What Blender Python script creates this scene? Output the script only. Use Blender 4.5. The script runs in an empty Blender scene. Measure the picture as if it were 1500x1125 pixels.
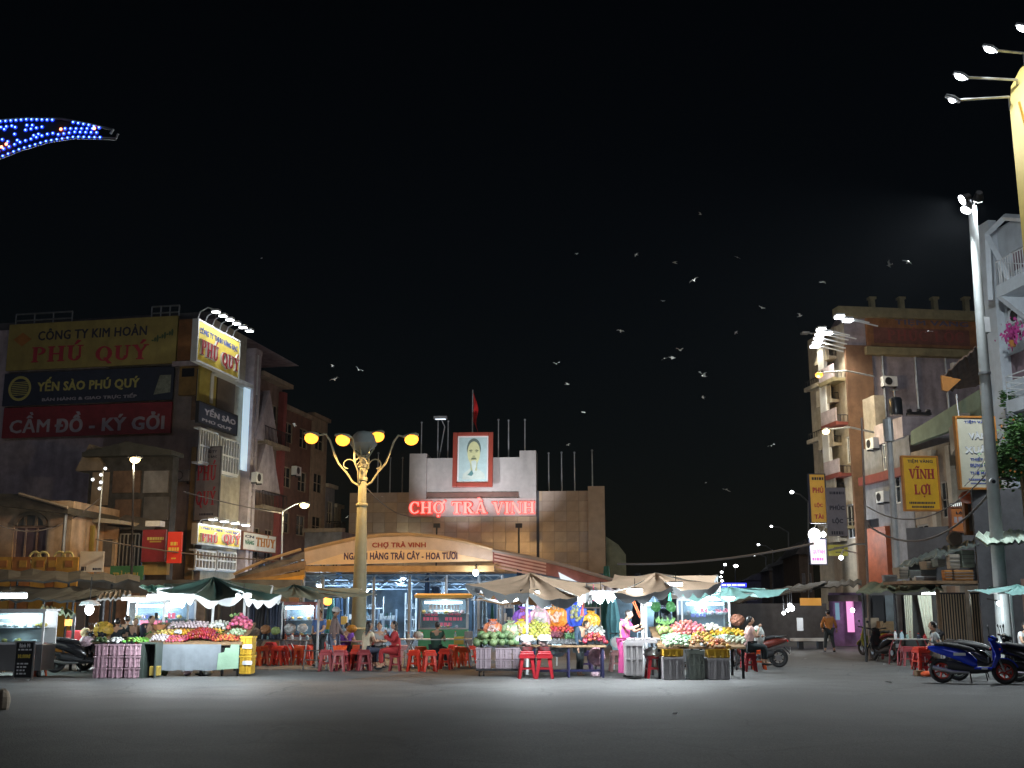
import bpy, math, random
from mathutils import Vector, Matrix
random.seed(7)
R = math.radians
sc = bpy.context.scene
col = sc.collection
# ---------------------------------------------------------------- camera, night sky, weak fill sun, exposure
F_PX, PITCH, CAMH = 1638.0, R(11.5), 1.55
cam_d = bpy.data.cameras.new('camera'); cam = bpy.data.objects.new('camera', cam_d); col.objects.link(cam)
cam.location = (0, 0, CAMH); cam.rotation_euler = (R(90) + PITCH, 0, 0)
cam_d.sensor_width = 36; cam_d.lens = F_PX / 1500 * 36
cam_d.clip_start = .1; cam_d.clip_end = 3000
sc.camera = cam
world = bpy.data.worlds.new('World'); sc.world = world; world.use_nodes = True
wn = world.node_tree; bg = wn.nodes['Background']
sky = wn.nodes.new('ShaderNodeTexSky'); sky.sky_type = 'NISHITA'; sky.sun_disc = False
sky.sun_elevation = R(24); sky.sun_rotation = R(200); sky.air_density = 1.2; sky.dust_density = .6
wn.links.new(sky.outputs[0], bg.inputs[0]); bg.inputs[1].default_value = .00045
sun_d = bpy.data.lights.new('fill_sun', 'SUN'); sun_d.energy = .085; sun_d.angle = R(14); sun_d.color = (.84, .84, 1.0)  # weak soft sun added as general fill on the facades
sun = bpy.data.objects.new('fill_sun', sun_d); col.objects.link(sun)
sun.rotation_euler = Vector((-.30, -.80, .42)).to_track_quat('Z', 'Y').to_euler()
sc.view_settings.view_transform = 'Standard'; sc.view_settings.look = 'None'
sc.view_settings.exposure = .22; sc.view_settings.gamma = 1; sc.view_settings.use_curve_mapping = False
sc.render.engine = 'CYCLES'
sc.cycles.use_denoising = True; sc.cycles.max_bounces = 5; sc.cycles.diffuse_bounces = 2; sc.cycles.glossy_bounces = 2
sc.cycles.transparent_max_bounces = 12; sc.cycles.transmission_bounces = 3; sc.cycles.use_light_tree = True
sc.cycles.sample_clamp_indirect = 3; sc.cycles.caustics_reflective = False; sc.cycles.caustics_refractive = False

# ---------------------------------------------------------------- measuring helpers (photo pixel + distance -> metres)
def ray(px, py):
    xc, yc = (px - 750) / F_PX, (562.5 - py) / F_PX
    return (xc, math.cos(PITCH) - yc * math.sin(PITCH), math.sin(PITCH) + yc * math.cos(PITCH))
def at(px, py, Y):
    d = ray(px, py); t = Y / d[1]
    return Vector((d[0] * t, Y, CAMH + d[2] * t))
def X(px, Y, py=915): return at(px, py, Y).x
def Z(py, Y): return at(750, py, Y).z
def gy(py):
    d = ray(750, py); return -CAMH / d[2] * d[1]
class Fr:                                    # a vertical plane: origin, direction of u (rightwards seen from the plaza)
    def __init__(s, x, y, deg):
        s.x, s.y, s.a = x, y, R(deg); s.c, s.s = math.cos(s.a), math.sin(s.a)
    def pt(s, px, py, out=0.0):
        d = ray(px, py); ox, oy = s.x + s.s * out, s.y - s.c * out
        det = d[0] * (-s.s) - (-s.c) * d[1]
        t = (ox * (-s.s) - (-s.c) * oy) / det
        u = (t * d[0] - ox) * s.c + (t * d[1] - oy) * s.s
        return u, CAMH + d[2] * t
    def rect(s, x0, yt, x1, yb, out=0.0):    # left edge x0 from yt to yb, right edge x1
        ua, zt = s.pt(x0, yt, out); ub_, zb = s.pt(x0, yb, out)
        u1, _ = s.pt(x1, (yt + yb) / 2, out)
        return (ua + ub_) / 2, u1, zb, zt
    def W(s, u, out, z):
        return Vector((s.x + s.c * u + s.s * out, s.y + s.s * u - s.c * out, z))

# ---------------------------------------------------------------- materials
MATS = {}
def mat(name, c, rough=.6, metal=0.0, var=.18, scale=2.5, bump=0.0, bscale=30, emit=None, es=0.0, alpha=1.0, stain=0.0, coat=0.0, back=None, grit=0.0, each=0.0):
    if name in MATS: return MATS[name]
    m = bpy.data.materials.new(name); m.use_nodes = True; nt = m.node_tree; N = nt.nodes; L = nt.links
    b = N['Principled BSDF']; b.inputs['Roughness'].default_value = rough; b.inputs['Metallic'].default_value = metal
    c4 = (*c, 1); tc = N.new('ShaderNodeTexCoord')
    src = None
    if var > 0:
        n = N.new('ShaderNodeTexNoise'); n.inputs['Scale'].default_value = scale; n.inputs['Detail'].default_value = 8
        n.inputs['Roughness'].default_value = .65
        L.new(tc.outputs['Object'], n.inputs['Vector'])
        mr = N.new('ShaderNodeMapRange'); mr.inputs['From Min'].default_value = .3; mr.inputs['From Max'].default_value = .7
        mr.inputs['To Min'].default_value = 1 - var * 1.5; mr.inputs['To Max'].default_value = 1 + var
        L.new(n.outputs['Fac'], mr.inputs['Value'])
        mx = N.new('ShaderNodeVectorMath'); mx.operation = 'SCALE'; mx.inputs[0].default_value = c
        L.new(mr.outputs[0], mx.inputs['Scale']); src = mx.outputs[0]
        if stain > 0:                        # rain streaks and grime
            mp = N.new('ShaderNodeMapping'); mp.inputs['Scale'].default_value = (1.1, 1.1, .28)
            L.new(tc.outputs['Object'], mp.inputs['Vector'])
            n2 = N.new('ShaderNodeTexNoise'); n2.inputs['Scale'].default_value = 1.5; n2.inputs['Detail'].default_value = 6
            L.new(mp.outputs[0], n2.inputs['Vector'])
            r2 = N.new('ShaderNodeMapRange'); r2.inputs['From Min'].default_value = .42; r2.inputs['From Max'].default_value = .68
            r2.inputs['To Min'].default_value = 1; r2.inputs['To Max'].default_value = 1 - stain * .7
            L.new(n2.outputs['Fac'], r2.inputs['Value'])
            m2 = N.new('ShaderNodeVectorMath'); m2.operation = 'SCALE'
            L.new(src, m2.inputs[0]); L.new(r2.outputs[0], m2.inputs['Scale']); src = m2.outputs[0]
    if grit > 0:                             # worn patches, hairline cracks and speckle of a road surface
        n3 = N.new('ShaderNodeTexNoise'); n3.inputs['Scale'].default_value = 26; n3.inputs['Detail'].default_value = 9; L.new(tc.outputs['Object'], n3.inputs['Vector'])
        n4 = N.new('ShaderNodeTexNoise'); n4.inputs['Scale'].default_value = .16; n4.inputs['Detail'].default_value = 5; L.new(tc.outputs['Object'], n4.inputs['Vector'])
        nw = N.new('ShaderNodeTexNoise'); nw.inputs['Scale'].default_value = 1.1; nw.inputs['Detail'].default_value = 4; L.new(tc.outputs['Object'], nw.inputs['Vector'])
        wm_ = N.new('ShaderNodeMix'); wm_.data_type = 'VECTOR'; wm_.inputs['Factor'].default_value = .35; L.new(tc.outputs['Object'], wm_.inputs['A']); L.new(nw.outputs['Color'], wm_.inputs['B'])
        vo_ = N.new('ShaderNodeTexVoronoi'); vo_.feature = 'DISTANCE_TO_EDGE'; vo_.inputs['Scale'].default_value = .5; L.new(wm_.outputs['Result'], vo_.inputs['Vector'])
        cr_ = N.new('ShaderNodeMapRange'); cr_.inputs['From Max'].default_value = .012; cr_.inputs['To Min'].default_value = .55; L.new(vo_.outputs['Distance'], cr_.inputs['Value'])
        for nd, lo_, hi_ in ((n3, 1 - grit, 1 + grit), (n4, .86, 1.13)):
            q_ = N.new('ShaderNodeMapRange'); q_.inputs['From Min'].default_value = .36; q_.inputs['From Max'].default_value = .64; q_.inputs['To Min'].default_value = lo_; q_.inputs['To Max'].default_value = hi_; L.new(nd.outputs['Fac'], q_.inputs['Value'])
            s_ = N.new('ShaderNodeVectorMath'); s_.operation = 'SCALE'; L.new(src, s_.inputs[0]); L.new(q_.outputs[0], s_.inputs['Scale']); src = s_.outputs[0]
        s_ = N.new('ShaderNodeVectorMath'); s_.operation = 'SCALE'; L.new(src, s_.inputs[0]); L.new(cr_.outputs[0], s_.inputs['Scale']); src = s_.outputs[0]
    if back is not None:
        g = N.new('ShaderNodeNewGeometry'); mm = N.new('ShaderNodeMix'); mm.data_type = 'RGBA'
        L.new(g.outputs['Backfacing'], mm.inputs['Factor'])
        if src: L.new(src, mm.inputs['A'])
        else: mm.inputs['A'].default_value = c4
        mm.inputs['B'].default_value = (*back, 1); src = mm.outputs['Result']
    if each > 0 and src:                     # every fruit a little riper, duller or paler than its neighbour
        oi = N.new('ShaderNodeObjectInfo'); hs = N.new('ShaderNodeHueSaturation'); r1 = N.new('ShaderNodeMapRange'); r1.inputs['To Min'].default_value = .5 - .035; r1.inputs['To Max'].default_value = .5 + .035
        rv = N.new('ShaderNodeMapRange'); rv.inputs['To Min'].default_value = 1 - each; rv.inputs['To Max'].default_value = 1 + each * .4
        m5 = N.new('ShaderNodeMath'); m5.operation = 'MULTIPLY'; m5.inputs[1].default_value = 7.31; f5 = N.new('ShaderNodeMath'); f5.operation = 'FRACT'
        L.new(oi.outputs['Random'], r1.inputs['Value']); L.new(oi.outputs['Random'], m5.inputs[0]); L.new(m5.outputs[0], f5.inputs[0]); L.new(f5.outputs[0], rv.inputs['Value'])
        L.new(r1.outputs[0], hs.inputs['Hue']); L.new(rv.outputs[0], hs.inputs['Value']); L.new(src, hs.inputs['Color']); src = hs.outputs['Color']
    if src: L.new(src, b.inputs['Base Color'])
    else: b.inputs['Base Color'].default_value = c4
    if bump > 0:
        nb = N.new('ShaderNodeTexNoise'); nb.inputs['Scale'].default_value = bscale; nb.inputs['Detail'].default_value = 6
        L.new(tc.outputs['Object'], nb.inputs['Vector'])
        bp = N.new('ShaderNodeBump'); bp.inputs['Strength'].default_value = bump; bp.inputs['Distance'].default_value = .02
        L.new(nb.outputs['Fac'], bp.inputs['Height']); L.new(bp.outputs[0], b.inputs['Normal'])
    if emit is not None:
        b.inputs['Emission Color'].default_value = (*emit, 1); b.inputs['Emission Strength'].default_value = es
    if coat: b.inputs['Coat Weight'].default_value = coat
    if alpha < 1: b.inputs['Alpha'].default_value = alpha
    MATS[name] = m; return m
def glow(name, c, s): return mat(name, (.03, .03, .03), .4, var=0, emit=c, es=s)
def plastic(name, c, r=.38, var=.1): return mat(name, c, r, var=var, scale=6)
def glass(name, tint=(.8, .9, .92), a=.16):
    if name in MATS: return MATS[name]
    m = bpy.data.materials.new(name); m.use_nodes = True; nt = m.node_tree; N = nt.nodes; L = nt.links
    N.remove(N['Principled BSDF']); out = N['Material Output']
    t = N.new('ShaderNodeBsdfTransparent'); t.inputs[0].default_value = (*tint, 1)
    g = N.new('ShaderNodeBsdfGlossy'); g.inputs['Roughness'].default_value = .08
    d = N.new('ShaderNodeBsdfDiffuse'); d.inputs[0].default_value = (.6, .65, .7, 1)
    a1 = N.new('ShaderNodeMixShader'); a1.inputs[0].default_value = .5; L.new(g.outputs[0], a1.inputs[1]); L.new(d.outputs[0], a1.inputs[2])
    fr = N.new('ShaderNodeFresnel'); mth = N.new('ShaderNodeMath'); mth.operation = 'ADD'; mth.inputs[1].default_value = a * .6
    L.new(fr.outputs[0], mth.inputs[0])
    mx = N.new('ShaderNodeMixShader'); L.new(mth.outputs[0], mx.inputs[0]); L.new(t.outputs[0], mx.inputs[1]); L.new(a1.outputs[0], mx.inputs[2])
    L.new(mx.outputs[0], out.inputs[0]); MATS[name] = m; return m

def fade_to_plaza(m, y0, y1):                # dust thins out gradually where the plaza meets the road
    nt = m.node_tree; N = nt.nodes; L = nt.links; b = N['Principled BSDF']; src = b.inputs['Base Color'].links[0].from_socket
    tc = N.new('ShaderNodeTexCoord'); sp = N.new('ShaderNodeSeparateXYZ'); L.new(tc.outputs['Object'], sp.inputs[0])
    n = N.new('ShaderNodeTexNoise'); n.inputs['Scale'].default_value = .45; n.inputs['Detail'].default_value = 8; L.new(tc.outputs['Object'], n.inputs['Vector'])
    a = N.new('ShaderNodeMath'); a.operation = 'MULTIPLY_ADD'; a.inputs[1].default_value = 5.0; L.new(n.outputs['Fac'], a.inputs[0]); L.new(sp.outputs['Y'], a.inputs[2])
    r = N.new('ShaderNodeMapRange'); r.interpolation_type = 'SMOOTHSTEP'; r.inputs['From Min'].default_value = y0 + 2.5; r.inputs['From Max'].default_value = y1 + 2.5; L.new(a.outputs[0], r.inputs['Value'])
    x = N.new('ShaderNodeMix'); x.data_type = 'RGBA'; L.new(r.outputs[0], x.inputs['Factor']); L.new(src, x.inputs['A']); x.inputs['B'].default_value = (.098, .100, .100, 1); L.new(x.outputs['Result'], b.inputs['Base Color'])

# ---------------------------------------------------------------- mesh building
class MB:
    def __init__(s): s.v = []; s.f = []; s.smooth = False
    def add(s, vs, fs):
        n = len(s.v); s.v += [tuple(v) for v in vs]; s.f += [tuple(i + n for i in f) for f in fs]; return s
    def box(s, x0, x1, y0, y1, z0, z1, taper=0.0, M=None):
        t = taper
        vs = [(x0 + t, y0 + t, z0), (x1 - t, y0 + t, z0), (x1 - t, y1 - t, z0), (x0 + t, y1 - t, z0), (x0, y0, z1), (x1, y0, z1), (x1, y1, z1), (x0, y1, z1)]
        if M is not None: vs = [M @ Vector(v) for v in vs]
        return s.add(vs, [(3, 2, 1, 0), (4, 5, 6, 7), (0, 1, 5, 4), (1, 2, 6, 5), (2, 3, 7, 6), (3, 0, 4, 7)])
    def cyl(s, p0, p1, r0, r1=None, n=8, cap=True):
        r1 = r0 if r1 is None else r1; p0 = Vector(p0); p1 = Vector(p1); d = p1 - p0
        if d.length < 1e-6: return s
        q = d.to_track_quat('Z', 'Y').to_matrix(); vs = []
        for p, r in ((p0, r0), (p1, r1)):
            for i in range(n):
                a = 2 * math.pi * i / n; vs.append(p + q @ Vector((math.cos(a) * r, math.sin(a) * r, 0)))
        fs = [(i, (i + 1) % n, n + (i + 1) % n, n + i) for i in range(n)]
        if cap: fs += [tuple(range(n - 1, -1, -1)), tuple(range(n, 2 * n))]
        return s.add(vs, fs)
    def tube(s, pts, r, n=6):
        pts = [Vector(p) for p in pts]; rs = r if isinstance(r, (list, tuple)) else [r] * len(pts); vs = []; up = None
        for i, p in enumerate(pts):
            d = (pts[min(i + 1, len(pts) - 1)] - pts[max(i - 1, 0)]).normalized()
            if up is None: up = Vector((0, 0, 1)) if abs(d.z) < .9 else Vector((1, 0, 0))
            a = d.cross(up).normalized(); b = a.cross(d).normalized(); up = b
            for k in range(n):
                t = 2 * math.pi * k / n; vs.append(p + a * math.cos(t) * rs[i] + b * math.sin(t) * rs[i])
        fs = []
        for i in range(len(pts) - 1):
            for k in range(n): fs.append((i * n + k, i * n + (k + 1) % n, (i + 1) * n + (k + 1) % n, (i + 1) * n + k))
        fs += [tuple(range(n - 1, -1, -1)), tuple(range((len(pts) - 1) * n, len(pts) * n))]
        return s.add(vs, fs)
    def lathe(s, prof, n=12, c=(0, 0, 0)):
        vs = []
        for r, z in prof:
            for k in range(n):
                t = 2 * math.pi * k / n; vs.append((c[0] + math.cos(t) * r, c[1] + math.sin(t) * r, c[2] + z))
        fs = []
        for i in range(len(prof) - 1):
            for k in range(n): fs.append((i * n + k, i * n + (k + 1) % n, (i + 1) * n + (k + 1) % n, (i + 1) * n + k))
        fs += [tuple(range(n - 1, -1, -1)), tuple(range((len(prof) - 1) * n, len(prof) * n))]
        return s.add(vs, fs)
    def ell(s, c, rx, ry, rz, n=10, m=6, jit=0.0, M=None):
        vs = [(0, 0, -1)]
        for j in range(1, m):
            ph = math.pi * j / m
            for k in range(n):
                t = 2 * math.pi * k / n; q = 1 + random.uniform(-jit, jit)
                vs.append((math.sin(ph) * math.cos(t) * q, math.sin(ph) * math.sin(t) * q, -math.cos(ph) * q))
        vs.append((0, 0, 1)); fs = []
        for k in range(n): fs.append((0, 1 + (k + 1) % n, 1 + k))
        for j in range(m - 2):
            for k in range(n):
                a = 1 + j * n + k; b = 1 + j * n + (k + 1) % n; fs.append((a, b, b + n, a + n))
        l = len(vs) - 1; o = 1 + (m - 2) * n
        for k in range(n): fs.append((o + k, o + (k + 1) % n, l))
        vs = [Vector((v[0] * rx, v[1] * ry, v[2] * rz)) for v in vs]
        if M is not None: vs = [M @ v for v in vs]
        return s.add([v + Vector(c) for v in vs], fs)
    def prism(s, poly, y0, y1, axis='y'):    # polygon in x,z extruded along y (counter-clockwise seen from -y)
        n = len(poly)
        if axis == 'y': vs = [(p[0], y0, p[1]) for p in poly] + [(p[0], y1, p[1]) for p in poly]
        elif axis == 'x': vs = [(y0, p[0], p[1]) for p in poly] + [(y1, p[0], p[1]) for p in poly]
        else: vs = [(p[0], p[1], y0) for p in poly] + [(p[0], p[1], y1) for p in poly]
        return s.add(vs, [tuple(range(n)), tuple(range(2 * n - 1, n - 1, -1))] + [((i + 1) % n, i, n + i, n + (i + 1) % n) for i in range(n)])
    def loft(s, secs, n=12, axis='x', pw=2.4):   # sections (pos, centre_z, half_w, half_h[, centre_y])
        vs = []
        for sec in secs:
            p, cz, w, h = sec[:4]; cy = sec[4] if len(sec) > 4 else 0
            for k in range(n):
                t = 2 * math.pi * k / n; ct, st = math.cos(t), math.sin(t)
                a = math.copysign(abs(ct) ** (2 / pw), ct) * w + cy; b = math.copysign(abs(st) ** (2 / pw), st) * h
                vs.append((p, a, cz + b) if axis == 'x' else (a, b + cz, p))
        fs = []
        for i in range(len(secs) - 1):
            for k in range(n): fs.append((i * n + k, i * n + (k + 1) % n, (i + 1) * n + (k + 1) % n, (i + 1) * n + k))
        fs += [tuple(range(n - 1, -1, -1)), tuple(range((len(secs) - 1) * n, len(secs) * n))]
        return s.add(vs, fs)
    def torus(s, c, Rr, r, n=20, m=8, sq=1.0):   # wheel in the x-z plane
        vs = []
        for i in range(n):
            a = 2 * math.pi * i / n
            for k in range(m):
                b = 2 * math.pi * k / m; q = Rr + r * math.cos(b)
                vs.append((c[0] + q * math.cos(a), c[1] + r * sq * math.sin(b), c[2] + q * math.sin(a)))
        return s.add(vs, [(i * m + k, i * m + (k + 1) % m, ((i + 1) % n) * m + (k + 1) % m, ((i + 1) % n) * m + k) for i in range(n) for k in range(m)])
    def wall(s, u0, u1, z0, z1, holes=(), y=0.0, rev=.2):
        us = sorted({u0, u1, *[min(max(h[i], u0), u1) for h in holes for i in (0, 1)]}); zs = sorted({z0, z1, *[min(max(h[i], z0), z1) for h in holes for i in (2, 3)]})
        for i in range(len(us) - 1):
            for j in range(len(zs) - 1):
                cu, cz = (us[i] + us[i + 1]) / 2, (zs[j] + zs[j + 1]) / 2
                if any(h[0] < cu < h[1] and h[2] < cz < h[3] for h in holes): continue
                s.add([(us[i], y, zs[j]), (us[i + 1], y, zs[j]), (us[i + 1], y, zs[j + 1]), (us[i], y, zs[j + 1])], [(0, 1, 2, 3)])
        for a, b, c, d in [h[:4] for h in holes]:
            s.add([(a, y, c), (b, y, c), (b, y, d), (a, y, d), (a, y + rev, c), (b, y + rev, c), (b, y + rev, d), (a, y + rev, d)],
                  [(0, 4, 5, 1), (1, 5, 6, 2), (2, 6, 7, 3), (3, 7, 4, 0)])
        return s
    def mesh(s, name, m=None, smooth=None):
        me = bpy.data.meshes.new(name); me.from_pydata(s.v, [], s.f)
        if m: me.materials.append(m)
        if smooth if smooth is not None else s.smooth:
            me.polygons.foreach_set('use_smooth', [True] * len(me.polygons))
            try: me.set_sharp_from_angle(angle=R(42))
            except Exception: pass
        me.update(); return me
def obj(name, mb, m=None, parent=None, loc=None, rot=None, bevel=0.0, smooth=False, label=None, kind=None):
    me = mb if isinstance(mb, bpy.types.Mesh) else mb.mesh(name, m, smooth)
    o = bpy.data.objects.new(name, me); col.objects.link(o)
    if parent: o.parent = parent
    if loc is not None: o.location = loc
    if rot is not None: o.rotation_euler = rot
    if bevel:
        b = o.modifiers.new('bevel', 'BEVEL'); b.width = bevel; b.segments = 2; b.limit_method = 'ANGLE'
    if label: o['label'] = label
    if kind: o['kind'] = kind
    return o
def tag(o, label, cat, group=None):
    o['label'] = label; o['category'] = cat
    if group: o['group'] = group
    return o
def thing(name, label, cat, loc=(0, 0, 0), rz=0.0, group=None):
    o = bpy.data.objects.new(name, None); col.objects.link(o); o.empty_display_size = .2
    o.location = loc; o.rotation_euler = (0, 0, rz); return tag(o, label, cat, group)
def copy_tree(o, parent=None, kids=None):
    if kids is None:
        kids = {}
        for q in bpy.data.objects:
            if q.parent: kids.setdefault(q.parent, []).append(q)
    c = o.copy(); col.objects.link(c)
    if parent: c.parent = parent
    for ch in kids.get(o, []): copy_tree(ch, c, kids)
    return c
def remat(o, swap):                          # a copy in other colours: own meshes with swapped materials
    for ch in [o] + list(o.children_recursive):
        if ch.type == 'MESH' and ch.data.materials and ch.data.materials[0] in swap:
            ch.data = ch.data.copy(); ch.data.materials[0] = swap[ch.data.materials[0]]
    return o
def point(name, loc, power, c, r=.08, parent=None):
    d = bpy.data.lights.new(name, 'POINT'); d.energy = power; d.color = c; d.shadow_soft_size = r
    o = bpy.data.objects.new(name, d); col.objects.link(o); o.location = loc
    if parent: o.parent = parent
    return o
def spot(name, loc, aim, power, c, ang=110, r=.1, blend=.6, parent=None):
    d = bpy.data.lights.new(name, 'SPOT'); d.energy = power; d.color = c; d.shadow_soft_size = r; d.spot_size = R(ang); d.spot_blend = blend
    o = bpy.data.objects.new(name, d); col.objects.link(o); o.location = loc
    o.rotation_euler = (Vector(loc) - Vector(aim)).to_track_quat('Z', 'Y').to_euler()
    if parent: o.parent = parent
    return o

# ---------------------------------------------------------------- lettering
def text_mesh(s, m, bold=.012, ext=.01):
    cu = bpy.data.curves.new('lettering', 'FONT'); cu.body = s; cu.size = 1; cu.offset = 0 if 'M' in s else .014; cu.extrude = ext; cu.resolution_u = 2
    cu.space_character = 1.06
    o = bpy.data.objects.new('t', cu); col.objects.link(o)
    dg = bpy.context.evaluated_depsgraph_get()
    me = bpy.data.meshes.new_from_object(o.evaluated_get(dg)); bpy.data.objects.remove(o); bpy.data.curves.remove(cu)
    if bold > 0:                             # heavier strokes: shifted copies, each a hair in front of the last
        vs = [tuple(v.co) for v in me.vertices]; fs = [tuple(p.vertices) for p in me.polygons]; n_ = len(vs); me2 = bpy.data.meshes.new('lettering')
        offs = ((0, 0, 0), (.022, .012, .0012), (-.022, -.012, .0024), (.022, -.012, .0036), (-.022, .012, .0048))
        me2.from_pydata([(x + a, y + b, z + c) for a, b, c in offs for x, y, z in vs], [], [tuple(i + k * n_ for i in f) for k in range(len(offs)) for f in fs]); me2.update(); me = me2
    me.materials.clear(); me.materials.append(m); return me
def fit(me, u0, u1, z0, z1, y):              # x,y text plane -> u,z; depth along y
    xs = [v.co.x for v in me.vertices]; ys = [v.co.y for v in me.vertices]
    if not xs: return me
    a, b, c, d = min(xs), max(xs), min(ys), max(ys)
    for v in me.vertices:
        x, yy, z = v.co
        v.co = (u0 + (x - a) / (b - a + 1e-9) * (u1 - u0), y - z, z0 + (yy - c) / (d - c + 1e-9) * (z1 - z0))
    return me
def letters(s, parent, u0, u1, z0, z1, y, m, bold=.012, ext=.012, name='lettering'):
    return obj(name, fit(text_mesh(s, m, bold, ext), u0, u1, z0, z1, y), parent=parent, kind='stuff')
def arc(cx, cz, ro, zo, ri, zi, a0, a1, n=10):
    p = [(cx + ro * math.cos(R(a0 + (a1 - a0) * i / n)), cz + zo * math.sin(R(a0 + (a1 - a0) * i / n))) for i in range(n + 1)]
    q = [(cx + ri * math.cos(R(a1 + (a0 - a1) * i / n)), cz + zi * math.sin(R(a1 + (a0 - a1) * i / n))) for i in range(n + 1)]
    return [[p[i], p[i + 1], q[n - 1 - i], q[n - i]] for i in range(n)]
def rc(x0, x1, z0, z1): return [(x0, z0), (x1, z0), (x1, z1), (x0, z1)]
S, T = .17, .07                              # stem, hairline
def stem(x, w=S, z0=0, z1=1): return [rc(x, x + w, z0, z1), rc(x - .07, x + w + .07, z0, z0 + T), rc(x - .07, x + w + .07, z1 - T, z1)]
def ser(x, z, h=.1, w=.13): return [rc(x - w, x + w, z, z + T)]
SER = {
 'H': (.78, stem(.07) + stem(.54) + [rc(.24, .54, .46, .55)]),
 'I': (.32, stem(.075)),
 'P': (.66, stem(.07) + arc(.3, .74, .32, .26, .16, .19, -90, 90)),
 'R': (.74, stem(.07) + arc(.3, .76, .3, .24, .15, .17, -90, 90) + [[(.26, .52), (.5, 0), (.7, 0), (.42, .52)], rc(.46, .76, 0, T)]),
 'T': (.7, [rc(.265, .435, 0, 1), rc(.17, .53, 0, T), rc(.02, .68, 1 - T * 1.3, 1), rc(.02, .09, .76, 1), rc(.61, .68, .76, 1)]),
 'C': (.72, arc(.38, .5, .37, .51, .2, .43, 50, 310, 16) + [rc(.58, .66, .66, .98), rc(.58, .65, .08, .26)]),
 'O': (.78, arc(.39, .5, .38, .51, .2, .43, 0, 360, 20)),
 'Q': (.78, arc(.39, .5, .38, .51, .2, .43, 0, 360, 20) + [[(.36, .2), (.62, -.2), (.8, -.2), (.52, .22)]]),
 'V': (.76, [[(.04, 1), (.31, 0), (.42, 0), (.24, 1)], [(.34, 0), (.43, 0), (.7, 1), (.6, 1)]] + ser(.13, 1 - T, w=.15) + ser(.65, 1 - T)),
 'A': (.78, [[(.06, 0), (.35, 1), (.43, 1), (.15, 0)], [(.34, 1), (.47, 1), (.74, 0), (.54, 0)], rc(.2, .6, .3, .38)] + ser(.12, 0) + ser(.64, 0, w=.15)),
 'N': (.8, [rc(.08, .15, 0, 1), rc(.65, .72, 0, 1), [(.04, 1), (.22, 1), (.72, 0), (.58, 0)], rc(0, .24, 0, T), rc(.54, .84, 1 - T, 1)]),
 'U': (.78, [rc(.1, .27, .28, 1), rc(.58, .66, .28, 1), rc(.02, .35, 1 - T, 1), rc(.5, .76, 1 - T, 1)] + arc(.38, .3, .28, .31, .11, .22, 180, 360)),
 'Y': (.74, [rc(.29, .46, 0, .5), [(.03, 1), (.22, 1), (.46, .48), (.3, .45)], [(.58, 1), (.68, 1), (.45, .5), (.36, .48)], rc(.2, .55, 0, T)] + ser(.12, 1 - T) + ser(.63, 1 - T, w=.12)),
 'L': (.66, stem(.07) + [rc(.2, .6, 0, T * 1.2), rc(.53, .6, 0, .28)]),
 ' ': (.34, []),
}
ACC = {'grave': [[(.18, 1.3), (.34, 1.36), (.5, 1.08), (.42, 1.06)]], 'acute': [[(.34, 1.07), (.42, 1.05), (.64, 1.3), (.48, 1.36)]],
       'tilde': [[(.1, 1.1), (.17, 1.1), (.28, 1.26), (.25, 1.34)], [(.25, 1.34), (.28, 1.24), (.42, 1.1), (.5, 1.18)], [(.42, 1.1), (.5, 1.1), (.6, 1.32), (.53, 1.32)]],
       'dot': [rc(.31, .45, -.3, -.14)], 'horn': [[(.6, .84), (.7, .78), (.9, 1.0), (.78, 1.14)]],
       'hook': arc(.36, 1.28, .13, .12, .06, .06, -60, 160, 6) + [rc(.33, .4, 1.06, 1.18)], 'circ': [[(.16, 1.08), (.25, 1.06), (.43, 1.26), (.35, 1.3)], [(.35, 1.3), (.35, 1.22), (.5, 1.06), (.6, 1.08)]]}
VI = {'Ợ': ('O', 'horn', 'dot'), 'À': ('A', 'grave'), 'Ú': ('U', 'acute'), 'Ý': ('Y', 'acute'), 'Ĩ': ('I', 'tilde'), 'Ủ': ('U', 'hook'), 'Ộ': ('O', 'circ', 'dot')}
def serif_word(s, parent, u0, u1, z0, z1, y, m, ext=.03, name='letter', each=True, pad=0.0, m2=None):
    adv = [SER[VI.get(ch, (ch,))[0]][0] + .08 for ch in s]; sx = (u1 - u0) / (sum(adv) - .08); sz = z1 - z0; x = 0; allmb = MB()
    for ch, ad in zip(s, adv):
        base, *acc = VI.get(ch, (ch,)); mb = MB() if each else allmb; k = 0
        polys = list(SER[base][1])
        for a in acc:
            dx = (-.2 if base == 'I' else 0) + (.03 if base in 'OUQ' else 0) * 0; polys += [[(p[0] + dx, p[1]) for p in q] for q in ACC[a]]
        def put(mb, g, yy, e):
            for k, q in enumerate(polys):
                cx = sum(p[0] for p in q) / len(q); cz = sum(p[1] for p in q) / len(q)
                def gr(v, c): return v + (g if v > c else -g)
                mb.prism([(u0 + (x + gr(p[0], cx)) * sx, z0 + gr(p[1], cz) * sz) for p in q], yy - e - .0012 * (k % 7), yy)
        put(mb, pad, y, ext)
        if each and polys:
            o = obj(name, mb, m, parent)
            if m2 is not None:
                mf = MB(); put(mf, 0, y - ext - .012, .012); obj('letter_face', mf, m2, o)
        x += ad
    if not each: return obj('lettering', allmb, m, parent, kind='stuff')

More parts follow.
